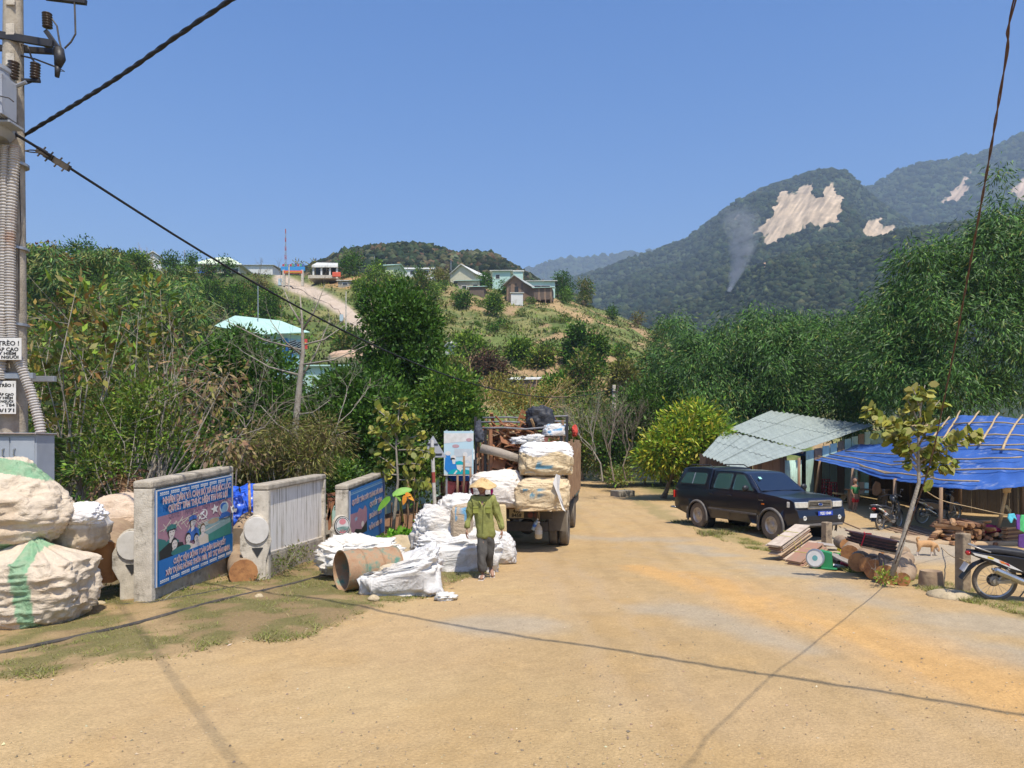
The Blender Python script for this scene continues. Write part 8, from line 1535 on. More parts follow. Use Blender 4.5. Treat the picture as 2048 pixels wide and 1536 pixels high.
mb=MB();c=G(1900,1192);mb.lathe([(.32,-.03),(.3,.03),(.2,.07),(.02,.08)],14,M=Matrix.Translation(c));tag(mb.build('flat_stone',pm('pale_rock',(.5,.4,.25)),None,smooth=True),'flat earth covered stone at the foot of the tall squared post','stone')
CB=[pm('cardboard_a',(.42,.28,.17),(.34,.22,.13),6,.9),pm('cardboard_b',(.5,.36,.23),(.4,.28,.17),6,.9),pm('cardboard_c',(.36,.18,.12),(.3,.2,.13),6,.9),pm('cardboard_d',(.6,.5,.4),(.4,.3,.22),6,.9)]
def bundle(c,L,Wd,n,th,rz,ry,label,seed,mats=CB,strap=(.6,.55,.1)):
 t=thing('cardboard_bundle',c,label,'cardboard');t.rotation_euler=(0,ry,rz);rg=np.random.default_rng(seed)
 for i in range(n):mb=MB();l=L*(.88+.16*rg.random());mb.box((rg.normal()*.02,rg.normal()*.02,th*(i+.5)),(l,Wd*(.85+.2*rg.random()),th*.8),(rg.normal()*.02,rg.normal()*.02,rg.normal()*.04));mb.build('sheet',mats[rg.integers(len(mats))],t,bevel=.002,seg=1)
 for x in(-.08,.12):mb=MB();mb.tube([(x*L,-Wd*.55,0),(x*L,-Wd*.55,n*th),(x*L,Wd*.55,n*th),(x*L,Wd*.55,0)],.006,5,close=True);mb.build('strap',pm('strap_%d'%int(strap[0]*100),strap,None),t)
 return t
b=G(1590,1122);bundle(b+Vector((.05,.35,.26)),.95,.34,11,.024,.5,-.42,'upper tied bundle of flattened cardboard left of the green scale',1);bundle(b+Vector((.18,.2,.08)),.9,.3,5,.026,.5,-.42,'thin tied bundle of cardboard under the upper bundle',2);bundle(G(1615,1132)+Vector((.12,.3,.05)),.8,.34,9,.024,.6,-.38,'lower tied bundle of cardboard just behind the green scale',3)
c=G(1640,1138);t=thing('weighing_scale',c,'green spring weighing scale with a round white dial at the roadside','scale',rz=R(-25));GRM=pm('scale_green',(.03,.26,.1),(.025,.2,.08),4,.5);mb=MB();mb.prism([(-.06,0,.0),(.22,0,.0),(.2,0,.3),(.0,0,.34)],(0,.2,0));mb.box((.08,.1,.02),(.42,.3,.03));mb.build('housing',GRM,t,bevel=.008)
mb=MB();mb.M=Matrix.Translation((-.08,-.03,.2))@Matrix.Rotation(R(82),4,'X')@Matrix.Rotation(R(-20),4,'Y');mb.lathe([(.17,-.02),(.172,.015),(.15,.02),(.15,.012),(.0,.012)],28);dl_=mb.build('dial_rim',GALV,t);mb=MB();mb.M=Matrix.Translation((-.08,-.03,.2))@Matrix.Rotation(R(82),4,'X')@Matrix.Rotation(R(-20),4,'Y');mb.lathe([(.148,.013),(.0,.0135)],28);mb.build('dial_face',WHITE,t);mb=MB();mb.M=Matrix.Translation((-.08,-.033,.2))@Matrix.Rotation(R(82),4,'X')@Matrix.Rotation(R(-20),4,'Y');mb.lathe([(.05,.013),(.0,.0135)],20);mb.build('dial_centre',pm('dial_teal',(.15,.4,.4),None),t)
mb=MB();mb.box((.1,.3,.02),(.6,.35,.03),(0,0,.2));mb.build('base_plate',pm('pale_green_paint',(.4,.44,.3),(.34,.36,.24),5,.6),t)
SC=[('yellow_box',1698,1108,(.3,.12,.06),(.75,.6,.03),.1,.2,'bright yellow flat box beside the scale'),('green_bar',1700,1115,(.5,.05,.04),(.05,.35,.06),.0,.1,'thin green bar lying below the yellow box'),('grey_sheet',1680,1100,(.9,.3,.02),(.42,.36,.3),.05,-.2,'long grey sheet sticking out above the green scale'),('dark_bag',1690,1128,(.36,.25,.14),(.03,.028,.03),.2,.3,'black plastic heap under the yellow box'),('red_packet',1712,1133,(.3,.16,.06),(.55,.04,.06),.3,-.4,'red packet in the scrap beside the scale'),('white_paper',1683,1135,(.16,.08,.02),(.7,.7,.72),.3,.1,'white crumpled paper in the scrap'),('tan_card',1700,1122,(.42,.2,.03),(.45,.33,.22),-.2,.2,'tan card lying among the scrap'),('blue_packet',1698,1130,(.2,.1,.04),(.3,.38,.5),.4,.2,'pale blue packet among the scrap'),('magenta_packet',1745,1140,(.1,.06,.08),(.3,.03,.15),.4,.2,'small magenta packet beside the grey oval board')]
for i,(nm,px,py,sz,col,rx,rz_,lab)in enumerate(SC):b=G(px,py+6);mb=MB();mb.box((0,0,0),sz);o=mb.build(nm,pm('scrap_'+nm,col,tuple(c*.7 for c in col),12,.6),None,bevel=.008);o.location=b+Vector((0,.2+.02*i,.05+(1128-py)*.003 if py<1128 else .05));o.rotation_euler=(rx,.12,rz_);tag(o,lab,'scrap')
mb=MB();b=G(1724,1146);mb.M=Matrix.Translation(b+Vector((.0,.3,.12)))@Matrix.Rotation(-.5,4,'Z')@Matrix.Rotation(.32,4,'Y')@Matrix.Rotation(.25,4,'X');mb.prism([(x*1.0,y,0)for x,y in circ(0,0,.42,.14,24)],(0,0,.03));tag(mb.build('oval_board',pm('grey_oval_board',(.3,.27,.24),(.2,.18,.16),5,.8),None,bevel=.008),'long grey oval board lying on the scrap before the logs','board')
LG_=[(1700,1108,1725,1085,.17,13.6,'short brown log lying left under the dark folded sheets'),(1716,1125,1745,1105,.16,12.9,'log with pale cut end in the middle of the log heap'),(1733,1130,1765,1110,.15,12.7,'second log from the left with a rough cut end'),(1750,1140,1790,1118,.17,12.4,'thick log right of the middle of the log heap'),(1772,1152,1806,1128,.16,12.0,'log close behind the foot of the sapling'),(1795,1150,1812,1118,.13,12.3,'narrow log standing out right of the sapling foot'),(1806,1160,1818,1145,.13,11.9,'rounded log end right of the sapling foot'),(1765,1100,1808,1105,.12,13.2,'log lying across the back of the heap'),(1693,1090,1680,1083,.13,14.2,'small log at the far left of the log heap')]
for i,(x0,y0_,x1,y1_,r_,Y,lab)in enumerate(LG_):a,b=P(x0,y0_,Y),P(x1,y1_,Y+1.0);a.z=max(a.z,GZ(a.x,a.y)+r_*.8);b.z=max(b.z,GZ(b.x,b.y)+r_*.8);log(a,b,r_,lab,20+i,[LB,CUT],group=None)
t=thing('folded_sheets',P(1745,1085,12.8),'stack of dark brown folded sheets tied with red string on top of the logs','folded sheets');t.rotation_euler=(0,.19,-.35);DS=[pm('dark_leather',(.07,.03,.025),(.11,.05,.04),6,.5,.3,12),pm('black_leather',(.02,.012,.012),(.03,.02,.02),6,.5)]
for i in range(7):mb=MB();rg=np.random.default_rng(i);w_=.36+.03*rg.normal();n=12;pts=[(x*(.36+.02*rg.normal()),y*.17,0)for x,y in[(-1.15,.3),(-.9,.9),(0,1.05),(.8,1),(1.05,.5),(1.02,-.6),(.6,-1),(-.3,-1.0),(-.8,-.7)]];mb.M=Matrix.Translation((0,0,-.06+.026*i));mb.prism(pts,(0,0,.02));mb.build('sheet',DS[(i+1)%2]if i<6 else DS[0],t,bevel=.005)
mb=MB();mb.tube([(-.18,-.19,-.08),(-.16,-.19,.13),(-.14,.19,.13),(-.14,.2,-.06)],.009,5);mb.tube([(-.15,-.1,.135),(-.06,-.12,.15),(-.08,-.02,.14)],.012,5);mb.build('red_string',pm('red_string',(.6,.02,.04),None),t);mb=MB();mb.box((.12,-.02,-.09),(.6,.36,.03));mb.build('support_board',PALEW,t)
mb=MB();a=G(1764,1150);mb.beam(P(1762,1108,12.4),P(1766,1150,12.1),.08,.04,up=(0,1,0));tag(mb.build('leaning_board',BRD[2],None),'narrow dark board standing among the logs','board')
mb=MB();b=G(1760,1158);mb.lathe([(.05,0),(.07,.02),(.06,.09),(.02,.1)],12,M=Matrix.Translation(b));tag(mb.build('clay_pot',REDW,None,smooth=True),'small round brown pot at the verge before the logs','pot')
# banners beyond the pickup
t=thing('roadside_stall',P(1280,965,47),'small open stall with a thatched edge above the white banners','stall');Yb=46.
mb=MB();mb.prism([P(1240,912,Yb+.3),P(1330,908,Yb+.3),P(1336,902,Yb+2.5),P(1246,900,Yb+2.5)],(0,0,.06));mb.build('roof',BRD[2],t,True)
for px in(1245,1290,1328):mb=MB();a=P(px,905,Yb+.8);mb.cyl(a,(a.x,a.y,-.5),.05,n=7);mb.build('post',BRD[0],t,True)
mb=MB();a,b=P(1320,910,Yb+2.4),P(1500,912,Yb-6);mb.prism([(a.x,a.y,-.5),(b.x,b.y,-.5),(b.x,b.y,b.z),(a.x,a.y,a.z)],(0,.05,0));mb.build('back_wall',BRD[2],t,True)
def banner(x0,y0,x1,y1,Y,mat,label,art=None,texts=()):
 t=thing('banner',P((x0+x1)/2,y1+6,Y),label,'banner');a,b=P(x0,y1,Y),P(x1,y0,Y);mb=MB();mb.box(((a.x+b.x)/2,Y,(a.z+b.z)/2),(b.x-a.x,.04,b.z-a.z));pn=mb.build('panel',mat,t,True)
 for x in(x0+2,x1-2):mb=MB();q=P(x,0,Y+.04);mb.box((q.x,q.y,(a.z-.3+b.z)/2),(.05,.04,b.z-a.z+.3));mb.build('post',GALV,t,True)
 fn=lambda u,v,d:Vector((a.x+(b.x-a.x)*u,Y-.02-d,a.z+(b.z-a.z)*v))
 if art:art_on(art,fn,pn,.003,dz=.002)
 for(tx,v,u0,u1,h,m_)in texts:text_on(tx,v,u0,u1,h,fn,pn,[(m_,.03)],.016)
 return t
TXB=fm('print_faded_blue',(.2,.3,.5))
banner(1249,918,1284,957,Yb,pm('white_banner',(.68,.68,.68),(.6,.6,.6),2,.7),'white banner with faded blue writing beside the green and blue banner',[(CREAM,[(.05,.05),(.95,.02),(.95,.1),(.05,.1)])],[('SALE',.45,.5,.92,.14,TXB)])
banner(1285,914,1311,957,Yb,pm('green_banner',(.08,.35,.12),(.1,.4,.15),1,.6),'green and blue banner with a large white 4G',[(WHITE,[(0,0),(1,0),(1,.3),(0,.3)]),(fm('print_sea',(.02,.28,.4)),[(0,.3),(1,.3),(.8,.75),(.4,.95),(0,.95)]),(fm('print_lime',(.4,.5,.05)),[(.7,.85),(1,.75),(1,1),(.6,1)]),(fm('print_rose',(.6,.22,.24)),[(.08,.22),(.9,.22),(.9,.26),(.08,.26)]),(TXB,[(.1,.1),(.85,.1),(.85,.14),(.1,.14)])],[('4G',.62,.25,.85,.3,WHITE)])
banner(1178,888,1205,911,58,pm('blue_panel',(.1,.16,.26),(.06,.1,.2),1,.5),'small blue sign on posts beyond the truck',[(NAVY,[(0,0),(1,0),(1,.35),(0,.35)]),(WHITE,[(.1,.6),(.3,.65),(.3,.7),(.1,.72)])])
rg=np.random.default_rng(4)
for i in range(26):r_=i//7;a=P(1158+(i%7)*6+rg.random()*3,934-r_*7,57);o=link('stacked_wood',fw[i%6]);o.location=a;o.scale=(1.9,1.3,1.9);o.rotation_euler=(0,i,1.3+rg.normal()*.3);tag(o,['bottom','lower','upper','top'][min(3,r_)]+' row piece of the wood heap beyond the truck','firewood','wood heap beyond the truck')
for i in range(5):mb=MB();mb.beam(P(1188+4*i,937,55),P(1203+3*i,904+i,56),.2,.05,up=(0,1,0));tag(mb.build('leaning_plank',FW[1],None),['leftmost','second','middle','fourth','rightmost'][i]+' of the orange planks leaning beyond the truck','plank','orange planks leaning under the small blue sign')
mb=MB();a=P(1245,985,36);mb.box((a.x,a.y,GZ(a.x,a.y)+.1),(.9,.8,.4),(0,0,.4));tag(mb.build('stone_block',pm('grey_stone',(.3,.26,.2),(.2,.18,.14),3,.9,.5,12),None,bevel=.03),'low grey stone block at the verge before the white banners','block')
t=thing('utility_pole',P(1228,962,45),'distant pale concrete pole standing between the trees right of the truck','electric pole');mb=MB();a=P(1228,0,45);mb.box((a.x,45,2.7),(.27,.25,6.2),None,None,.7);mb.build('shaft',CONCL,t,True,bevel=.02);mb=MB();mb.box((a.x,44.86,5.4),(.5,.06,.06));mb.build('bracket',BLACKM,t,True)
mb=MB()
wire('fence_rail',[P(1650,1030,24),P(1720,1058,20)],.02,'thin rail on the gravel by the pickup','rail',BRD[0],5)
# VILLAGE ON THE HILL
CREAMW=pm('cream_wall',(.66,.62,.44),(.58,.54,.38),1,.85);WW=pm('white_wall',(.66,.66,.62),(.55,.55,.5),1,.85,c3=(.4,.38,.32),s3=.6,t3=.62);MW=pm('mint_wall',(.45,.62,.54),(.38,.54,.47),1,.85);PG=pm('pale_green_wall',(.55,.62,.4),(.5,.56,.36),1,.85)
RP=pm('pale_green_roof',(.62,.68,.48),(.55,.62,.44),1,.7);RMI=pm('mint_roof',(.42,.62,.52),(.36,.54,.46),.8,.65,c3=(.5,.5,.42),s3=1,t3=.64);RWH=pm('white_roof',(.66,.66,.6),(.55,.55,.5),.6,.7,c3=(.42,.4,.34),s3=1,t3=.6);RRU=pm('rust_roof',(.26,.12,.09),(.2,.1,.08),1,.8,c3=(.35,.3,.26),s3=2,t3=.6);RGY=pm('grey_roof',(.42,.44,.4),(.34,.36,.33),1,.8,c3=(.25,.22,.18),s3=2,t3=.6)
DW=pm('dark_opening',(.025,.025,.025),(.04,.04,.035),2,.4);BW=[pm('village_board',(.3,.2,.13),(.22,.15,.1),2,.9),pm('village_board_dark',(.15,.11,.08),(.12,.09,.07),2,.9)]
def house(x0,x1,yb,ye,yr,Y,rz,D,wall,roof,label,kind='gable',ov=.4,wins=(),door=None,name='house',base=None,cat='house',plank=None,side_wins=(),bury=2.0):
 """front wall spans photo px x0..x1 at depth Y; yb ground, ye eave, yr ridge rows; D depth in m"""
 s=Y/FPX;w=(x1-x0)*s;c=P((x0+x1)/2,yb,Y);h=(yb-ye)*s;hr=(ye-yr)*s;t=thing(name,c,label,cat,rz=rz);zb=-bury
 def b(nm,mat,f,**k):mb=MB();f(mb);return mb.build(nm,mat,t,**k)
 if plank:
  for i in range(plank):u0,u1=-w/2+w*i/plank,-w/2+w*(i+1)/plank-.03;b('board',[wall,BW[1],BW[0]][i%3],lambda m:m.box(((u0+u1)/2,-.02*(i%2),(zb+h)/2),(u1-u0,.06,h-zb)))
  wl=b('wall',wall,lambda m:m.box((0,D/2+.05,(zb+h)/2),(w*.99,D-.1,h-zb)))
 else:wl=b('wall',wall,lambda m:m.box((0,D/2,(zb+h)/2),(w,D,h-zb)))
 if kind=='gable_side':
  b('roof',roof,lambda m:(m.prism([(-w/2-ov,-ov,h-.1),(-w/2-ov,D/2,h+hr),(-w/2-ov,D/2,h+hr+.12),(-w/2-ov,-ov,h+.02)],(w+2*ov,0,0)),m.prism([(-w/2-ov,D+ov,h-.1),(-w/2-ov,D/2,h+hr),(-w/2-ov,D/2,h+hr+.12),(-w/2-ov,D+ov,h+.02)],(w+2*ov,0,0))))
  b('gable_wall',wall,lambda m:m.prism([(-w/2,0,h-.02),(-w/2,D,h-.02),(-w/2,D/2,h+hr)],(w,0,0)))
 elif kind=='gable_front':
  b('gable_wall',wall,lambda m:m.prism([(-w/2,0,h-.02),(w/2,0,h-.02),(0,0,h+hr)],(0,D,0)))
  for q in(-1,1):b('roof',roof,lambda m:m.prism([(q*(w/2+ov),-ov,h-.25*hr*2*ov/w*2),(0,-ov,h+hr+.02),(0,-ov,h+hr+.17),(q*(w/2+ov),-ov,h+.12-.25*hr*2*ov/w*2)],(0,D+2*ov,0)))
 elif kind=='hip':
  r_=min(w,D)*.42;b('roof',roof,lambda m:m.add([(-w/2-ov,-ov,h),(w/2+ov,-ov,h),(w/2+ov,D+ov,h),(-w/2-ov,D+ov,h),(-w/2+r_,D/2,h+hr),(w/2-r_,D/2,h+hr)],[(0,1,5,4),(1,2,5),(2,3,4,5),(3,0,4),(3,2,1,0)]))
  b('fascia',RWH,lambda m:m.box((0,D/2,h-.08),(w+2*ov-.04,D+2*ov-.04,.14)))
 elif kind=='shed':
  b('roof',roof,lambda m:m.prism([(-w/2-ov,-ov,h),(-w/2-ov,D+ov,h+hr),(-w/2-ov,D+ov,h+hr+.1),(-w/2-ov,-ov,h+.1)],(w+2*ov,0,0)))
 elif kind=='flat':b('roof',roof,lambda m:m.box((0,D/2,h+.1),(w+ov,D+ov,.25)))
 for(u,v,ww,hh)in wins:
  x,z=-w/2+w*u,h*v;f=b('window',WW,lambda m:(m.box((x,-.03,z),(ww+.16,.08,hh+.16)),));mb=MB();mb.box((x,-.075,z),(ww,.03,hh));mb.build('pane',DW,f)
 if door:x=-w/2+w*door[0];b('door',DW,lambda m:m.box((x,-.06,door[2]/2),(door[1],.06,door[2])))
 for(u,v,ww,hh)in side_wins:
  y,z=D*u,h*v;f=b('window',WW,lambda m:m.box((w/2+.03,y,z),(.08,ww+.16,hh+.16)));mb=MB();mb.box((w/2+.075,y,z),(.03,ww,hh));mb.build('pane',DW,f)
 return t
house(393,478,556,529,506,150,R(4),7,CREAMW,RP,'cream house with a pale hip roof on the left part of the hilltop','hip',.7,((.72,.5,1.2,1.1),(.9,.5,1.2,1.1)),(.4,1,2.1))
a=P(403,549,149.6);mb=MB();mb.box(a,(1.6,.08,1.6));tag(mb.build('blue_poster',NAVY),'small blue poster on the wall of the cream hip roofed house','poster')
house(290,322,528,516,504,165,R(20),7,WW,RWH,'far white roofed house half hidden by trees on the left skyline','gable_front',.5);house(345,372,545,528,518,160,0,5,WW,RMI,'small pale mint roofed house behind the left hilltop trees','gable_side',.4)
house(470,545,545,531,526,165,0,6,WW,RGY,'low white building behind the leafless skyline tree','shed',.4)
t=thing('fence',P(335,548,146),'white picket fence along the left hilltop','fence');
for i in range(26):a=P(332+2.4*i,548,146);mb=MB();mb.box(a+Vector((0,0,.55)),(.13,.06,1.3));mb.build('picket',WW,t,True)
mb=MB();mb.box((P(332,540,146)+P(393,540,146))/2,(6.1,.08,.1));mb.build('rail',WW,t,True)
def pole(px,yb,yt,Y,r,label,mat=GALV,name='pole',cat='pole'):
 a,b=P(px,yb,Y),P(px,yt,Y);mb=MB();mb.cyl(a-Vector((0,0,1)),b,r,r*.7,8);return tag(mb.build(name,mat,None),label,cat)
pole(369,545,500,150,.13,'thin grey flag pole on the left hilltop');pole(516,652,571,62,.045,'slim pole rising behind the mint roofed house');pole(578,580,529,138,.16,'pale pole standing before the banner gate',CONCL);pole(692,658,583,90,.09,'grey pole beside the concrete lane',CONCL);pole(902,545,522,160,.08,'thin pole left of the cream gabled house');pole(749,530,512,165,.06,'thin flag pole behind the pavilion trees')
t=thing('radio_mast',P(571,545,158),'tall thin red and white lattice mast on the skyline','mast');rm=fm('mast_red',(.4,.1,.08));s=158/FPX
for i in range(10):
 z0=P(0,545-i*8.7,158);c=P(571,545-i*8.7,158);c2=P(571,545-(i+1)*8.7,158);w_=.26*(1-i*.08);mb=MB()
 for j in range(3):a=2.1*j;mb.cyl(c+Vector((w_*math.cos(a),w_*math.sin(a),0)),c2+Vector((w_*.92*math.cos(a),w_*.92*math.sin(a),0)),.05,n=4)
 mb.cyl(c+Vector((w_,0,0)),c2-Vector((w_,0,0)),.035,n=4);mb.build('mast_section',rm if i%2 else GALV,t,True)
t=thing('gate',P(586,572,142),'village gate with a blue sign over a red banner and little flags on top','gate')
for px in(568,605):mb=MB();a=P(px,572,142);b=P(px,540,142);mb.box((a+b)/2,(.45,.45,(b-a).length));mb.build('pillar',CONCL,t,True)
mb=MB();mb.box(P(586,537.5,142),(4.5,.3,.75));mb.build('blue_sign',pm('gate_blue',(.05,.28,.6),None),t,True);mb=MB();mb.box(P(586,544,141.8),(3.5,.1,.55));mb.build('red_banner',pm('gate_red',(.7,.12,.06),None),t,True);mb=MB();mb.box(P(586,544.3,141.7),(2.9,.04,.12));mb.build('banner_writing',pm('gate_yellow',(.7,.5,.05),None),t,True)
for i in range(9):mb=MB();a=P(565+5*i,533,142);mb.box(a+Vector((.15,0,.25)),(.35,.05,.4));mb.cyl(a-Vector((0,0,.4)),a+Vector((0,0,.45)),.03,n=4);mb.build('flag',[pm('flag_red',(.5,.06,.05),None),pm('flag_green',(.1,.35,.2),None),pm('flag_blue',(.08,.15,.4),None)][i%3],t,True)
for(px,py,lab)in((560,573,'pale blue grey board left of the banner gate road'),(683,646,'pale blue grey board beside the concrete lane')):a=hillhit(px,py);mb=MB();sz=9*a.y/FPX;mb.box(a+Vector((0,0,sz)),(sz*.8,.08,sz*1.5));tag(mb.build('notice_board',pm('pale_board',(.45,.55,.58),(.38,.46,.5),1),None),lab,'board')
t=thing('pavilion',P(650,556,146),'open pavilion with a flat white roof beside the banner gate','pavilion');s=146/FPX
mb=MB();a=P(650,531,146);mb.add([P(624,535,144),P(676,535,144),P(676,528,150),P(634,527,150),P(624,532,144),P(676,532,144)],[(0,1,5,4),(4,5,2,3)]);r_=mb.build('roof',RWH,t,True);r_.modifiers.new('t','SOLIDIFY').thickness=.2
for px in(627,643,660,674):mb=MB();a,b=P(px,557,144.3),P(px,534,144.3);mb.box((a+b)/2,(.3,.3,(b-a).length));mb.build('column',WW,t,True)
mb=MB();a,b=P(632,556,149),P(676,534,149);mb.box((a+b)/2,(b.x-a.x,.2,b.z-a.z));mb.build('back_wall',DW,t,True);mb=MB();mb.box(P(650,559,146),(5.2,5,.6));mb.build('floor_slab',CONCL,t,True)
mb=MB();mb.box(P(673,549,143.2),(1.6,.3,.9));tag(mb.build('red_sign',pm('gate_red',(.7,.12,.06),None),None,bevel=.1),'red rounded sign at the right end of the pavilion','sign')
house(676,712,573,562,556,138,0,4,CONC,RWH,'small grey block hut under the pavilion','shed',.3,((.4,.45,.9,.35),),name='hut',cat='hut')
house(755,788,551,531,522,158,R(-12),7,PG,RMI,'pale yellow green house with a mint roof behind the hilltop trees','gable_side',.4,((.3,.6,1,1),))
house(786,864,552,538,528,168,0,8,WW,RWH,'long white roofed building on the hilltop','gable_side',.3,((.15,.5,1,.8),(.5,.5,1,.8),(.85,.5,1,.8)))
house(897,950,580,549,530,160,R(-24),10,CREAMW,RWH,'cream gabled house in the middle of the hilltop','gable_front',.5,((.25,.45,1,1.1),),side_wins=((.3,.55,1.2,1.1),(.7,.55,1.2,1.1)))
house(985,1020,585,541,533,163,R(-3),8,MW,RWH,'mint two storey house with a white roof edge on the hilltop','hip',.6,((.3,.72,.8,.8),));house(1012,1046,575,543,540,166,0,6,MW,RWH,'mint flat roofed wing right of the two storey mint house','flat',.5)
house(915,960,588,562,553,150,R(-6),4,CONC,RMI,'grey green roofed shack with two roofs on the hilltop','shed',.4,((.3,.5,.8,.7),),(.8,.9,1.8),name='shack',cat='shack');house(938,968,590,574,566,147,R(-6),3,BW[1],RMI,'lower lean to with pale roof in front of the shack','shed',.3,name='shack',cat='shack')
house(858,886,590,574,562,148,R(-10),4,BW[1],RRU,'rusty red roofed house left of the grey green shack','shed',.4,((.5,.5,1,.6),),name='shack',cat='shack');house(794,815,578,568,556,150,0,4,CONC,RRU,'small red roofed hut among the hilltop trees','shed',.3,name='hut',cat='hut');house(808,836,597,588,583,142,R(10),3,WW,RWH,'low white roofed hut below the red roofed hut','shed',.3,name='hut',cat='hut')
house(1012,1048,592,567,552,148,R(-22),8,BW[0],RGY,'wooden gabled shed with brown plank walls on the hilltop','gable_front',.6,(),(.6,.8,1.8),name='shed',cat='shed',plank=8)
house(1056,1110,584,563,555,156,R(-2),6,MW,RWH,'long mint walled house with a whitish roof at the right end','shed',.5,((.35,.45,1.4,.6),(.65,.45,1.8,.6)))
house(1068,1104,596,576,568,146,R(-8),4,BW[1],RMI,'brown stilted plank shed with a mint roof at the right end of the hilltop','shed',.4,(),name='shed',cat='shed',plank=9,bury=.3)
house(1022,1046,597,586,582,142,0,2.5,WW,RWH,'small whitewashed lean to in front of the wooden gabled shed','shed',.2,name='shack',cat='shack')
for i,px in enumerate((1070,1080,1091,1102)):pole(px,606,594,145.6,.12,['first','second','third','fourth'][i]+' wooden stilt from the left under the brown stilted shed',BW[0],'stilt','stilt')
def onhill(px,py):return hillhit(px,py).y
Y=onhill(902,716);house(889,912,716,696,685,Y,R(-28),3.2,WW,RWH,'small white gabled hut halfway up the slope','gable_front',.25,name='hut',cat='hut');Y=onhill(886,750);house(872,889,750,737,735,Y,0,1.5,BW[1],RWH,'small wire fronted coop below the white gabled hut','shed',.1,name='coop',cat='coop',plank=5);house(890,902,748,737,736,Y,0,1,MW,RMI,'tiny mint box beside the wire fronted coop','flat',.05,name='coop',cat='coop')
mb=MB();mb.box(P(882,757,Y-1),(1.4,1,.7));tag(mb.build('earth_bank',pm('orange_earth',(.45,.2,.1),(.36,.16,.08),2),None,bevel=.2),kind='structure')
Y=onhill(1045,778);house(1019,1074,778,760,752,Y,R(-8),2.2,BW[0],RWH,'little plank shed with a tilted white roof low on the slope','shed',.25,(),(.5,.5,1.3),name='shed',cat='shed',plank=9)
Y=onhill(980,722);house(972,986,726,721,717,Y,0,2,BW[1],RMI,'small mint roof half hidden on the slope','shed',.3,name='hut',cat='hut')
PBL=pm('pale_blue_wall',(.36,.55,.62),(.32,.5,.56),1,.85);t=thing('house',P(530,735,60),'large pale blue house with a mint hip roof behind the glossy round tree','house');k6=60/FPX
pts=dict(a=P(428,652,62),b=P(520,668,57),c=P(620,664,60),r1=P(470,631,65),r2=P(560,641,62.5),d=P(560,655,70),e=P(440,645,69))
mb=MB();q=[pts[i]for i in('a','b','c','r1','r2','d','e')];mb.add(q,[(0,1,3),(1,2,4,3),(2,5,4),(3,4,5,6),(0,3,6)]);r_=mb.build('roof',RMI,t,True);r_.modifiers.new('t','SOLIDIFY').thickness=.06
mb=MB();zb_=P(0,760,60).z;q=[P(440,0,62.3),P(523,0,58),P(608,0,60.6),P(555,0,68),P(450,0,68)];ztop=P(0,669,58).z;mb.prism([Vector((p.x,p.y,zb_))for p in q],(0,0,ztop-zb_+.25));mb.build('wall',PBL,t,True)
for(u,wv,hv,fr)in((.12,1.0,.9,1),(.38,1.1,.9,1),(.72,1.0,.9,1),(.9,.6,.9,1)):
 p=q[1].lerp(q[2],u);p=Vector((p.x,p.y,P(0,690,58.5).z));d_=(q[2]-q[1]).normalized();no=Vector((d_.y,-d_.x,0));f=MB();f.beam(p-d_*.5*wv+no*.03,p+d_*.5*wv+no*.03,.06,hv+.14);w_=f.build('window',WW,t,True)
 f=MB();f.beam(p-d_*.43*wv+no*.08,p+d_*.43*wv+no*.08,.04,hv);f.build('pane',DW,w_,True)
 for j in range(5):f=MB();zz=p.z-hv/2+hv*(j+.5)/5;f.beam(Vector((p.x,p.y,zz))-d_*.42*wv+no*.12,Vector((p.x,p.y,zz))+d_*.42*wv+no*.12,.03,.06);f.build('louvre',WW,w_,True)
p=q[1].lerp(q[2],.56);f=MB();d_=(q[2]-q[1]).normalized();no=Vector((d_.y,-d_.x,0));pz=P(0,700,58.5).z;f.beam(Vector((p.x,p.y,pz))-d_*.5+no*.05,Vector((p.x,p.y,pz))+d_*.5+no*.05,.06,1.9);f.build('door',pm('blue_door',(.08,.25,.55),None),t,True)
f=MB();f.beam(q[1]+Vector((0,0,ztop-q[1].z+.1)),q[2]+Vector((0,0,ztop-q[2].z+.1)),.1,.3);f.build('fascia',MW,t,True)
mb=MB();a=P(611,688,59.5);mb.box(a,(.3,.05,.8));fl=tag(mb.build('flag',pm('flag_red',(.5,.06,.05),None),None),'small red flag with a yellow star at the corner of the pale blue house','flag');mb=MB();mb.box(a+Vector((0,-.04,.05)),(.12,.02,.12));mb.build('star',pm('gate_yellow',(.7,.5,.05),None),fl)
house(596,706,752,733,726,56,R(-3),4,MW,RMI,'low mint walled building seen between the dark tree crowns','shed',.3,name='low_building',cat='building')
bagthing('orange_cloth',hillhit(553,622)+Vector((0,0,.2)),(1.0,.4,.8),pm('orange_cloth',(.6,.14,.03),None),TAN,'orange and blue cloth on the slope right of the slim pole',33,e=.9,wr=.2,nu=30,nv=20,cat='cloth');bagthing('earth_heap',P(700,728,58),(3.2,2,1.1),pm('pale_earth',(.55,.38,.25),(.45,.3,.2),2),TAN,'pale earth heap at the foot of the concrete lane',34,e=1,wr=.08,nu=40,nv=26,cat='earth heap')
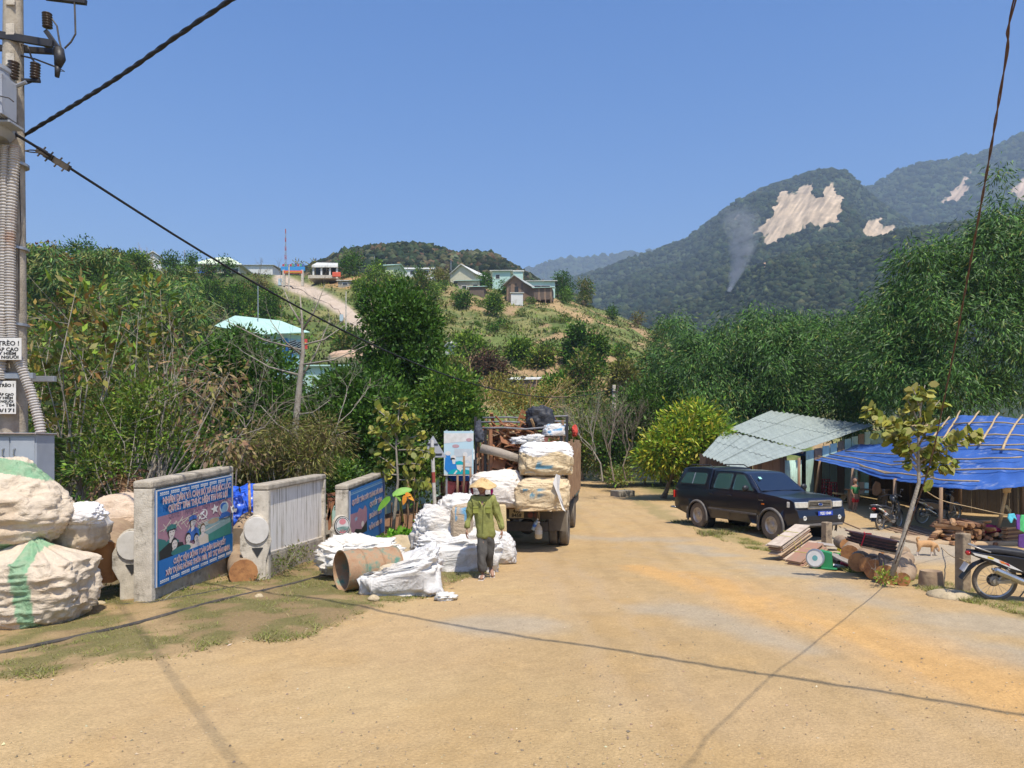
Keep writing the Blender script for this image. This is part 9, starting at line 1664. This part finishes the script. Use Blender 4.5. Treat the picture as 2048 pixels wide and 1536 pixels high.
t=thing('building',P(760,1010,30),'mint green metal walled building hidden behind the roadside trees and signboards','building');A_,B_=P(470,0,31),P(945,0,31);n=22
for i in range(n):a_,b_=A_.lerp(B_,i/n),A_.lerp(B_,(i+1)/n-.002);mb=MB();mb.box(((a_.x+b_.x)/2,31+.02*(i%2),(-4+P(0,925,31).z)/2),(b_.x-a_.x-.01,.05,4+P(0,925,31).z));mb.build('wall_sheet',MW if i%4 else CONC,t,True)
corr(t,P(460,928,30.4),P(955,928,30.4),P(940,880,36),P(480,880,36),14,RWH,.25,.015,nv=3)
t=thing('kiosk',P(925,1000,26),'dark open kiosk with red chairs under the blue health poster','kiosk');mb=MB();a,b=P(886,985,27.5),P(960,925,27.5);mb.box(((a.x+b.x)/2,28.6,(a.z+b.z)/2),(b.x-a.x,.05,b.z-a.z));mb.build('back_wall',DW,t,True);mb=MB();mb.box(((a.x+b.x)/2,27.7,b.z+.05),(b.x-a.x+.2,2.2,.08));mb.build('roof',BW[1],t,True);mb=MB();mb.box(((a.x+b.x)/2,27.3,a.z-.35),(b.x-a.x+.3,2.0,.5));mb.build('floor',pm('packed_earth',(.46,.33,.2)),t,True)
for i,px in enumerate((893,920,942)):
 b=P(px,985,27);e2=thing('plastic_chair',b,['left','middle','right'][i]+' of the three red plastic chairs in the dark kiosk','chair','red plastic chairs in the kiosk')
 for j in range(4):q_2=(-.18+.36*(j%2),-.18+.36*(j//2));mb=MB();mb.box((q_2[0],q_2[1],.2),(.04,.04,.4));mb.build('leg',MC['dark_red_plastic'],e2)
 mb=MB();mb.box((0,0,.41),(.42,.42,.04));mb.build('seat',MC['dark_red_plastic'],e2);mb=MB();mb.box((0,.2,.62),(.42,.03,.4));mb.build('backrest',MC['dark_red_plastic'],e2,bevel=.01)
bagthing('blue_cloth',P(922,962,26.8),(.75,.3,.35),pm('blue_cloth',(.02,.1,.4),(.03,.13,.45),5),TAN,'blue cloth bundle over the middle chair in the dark kiosk',35,e=.8,wr=.1,nu=40,nv=26,cat='cloth')
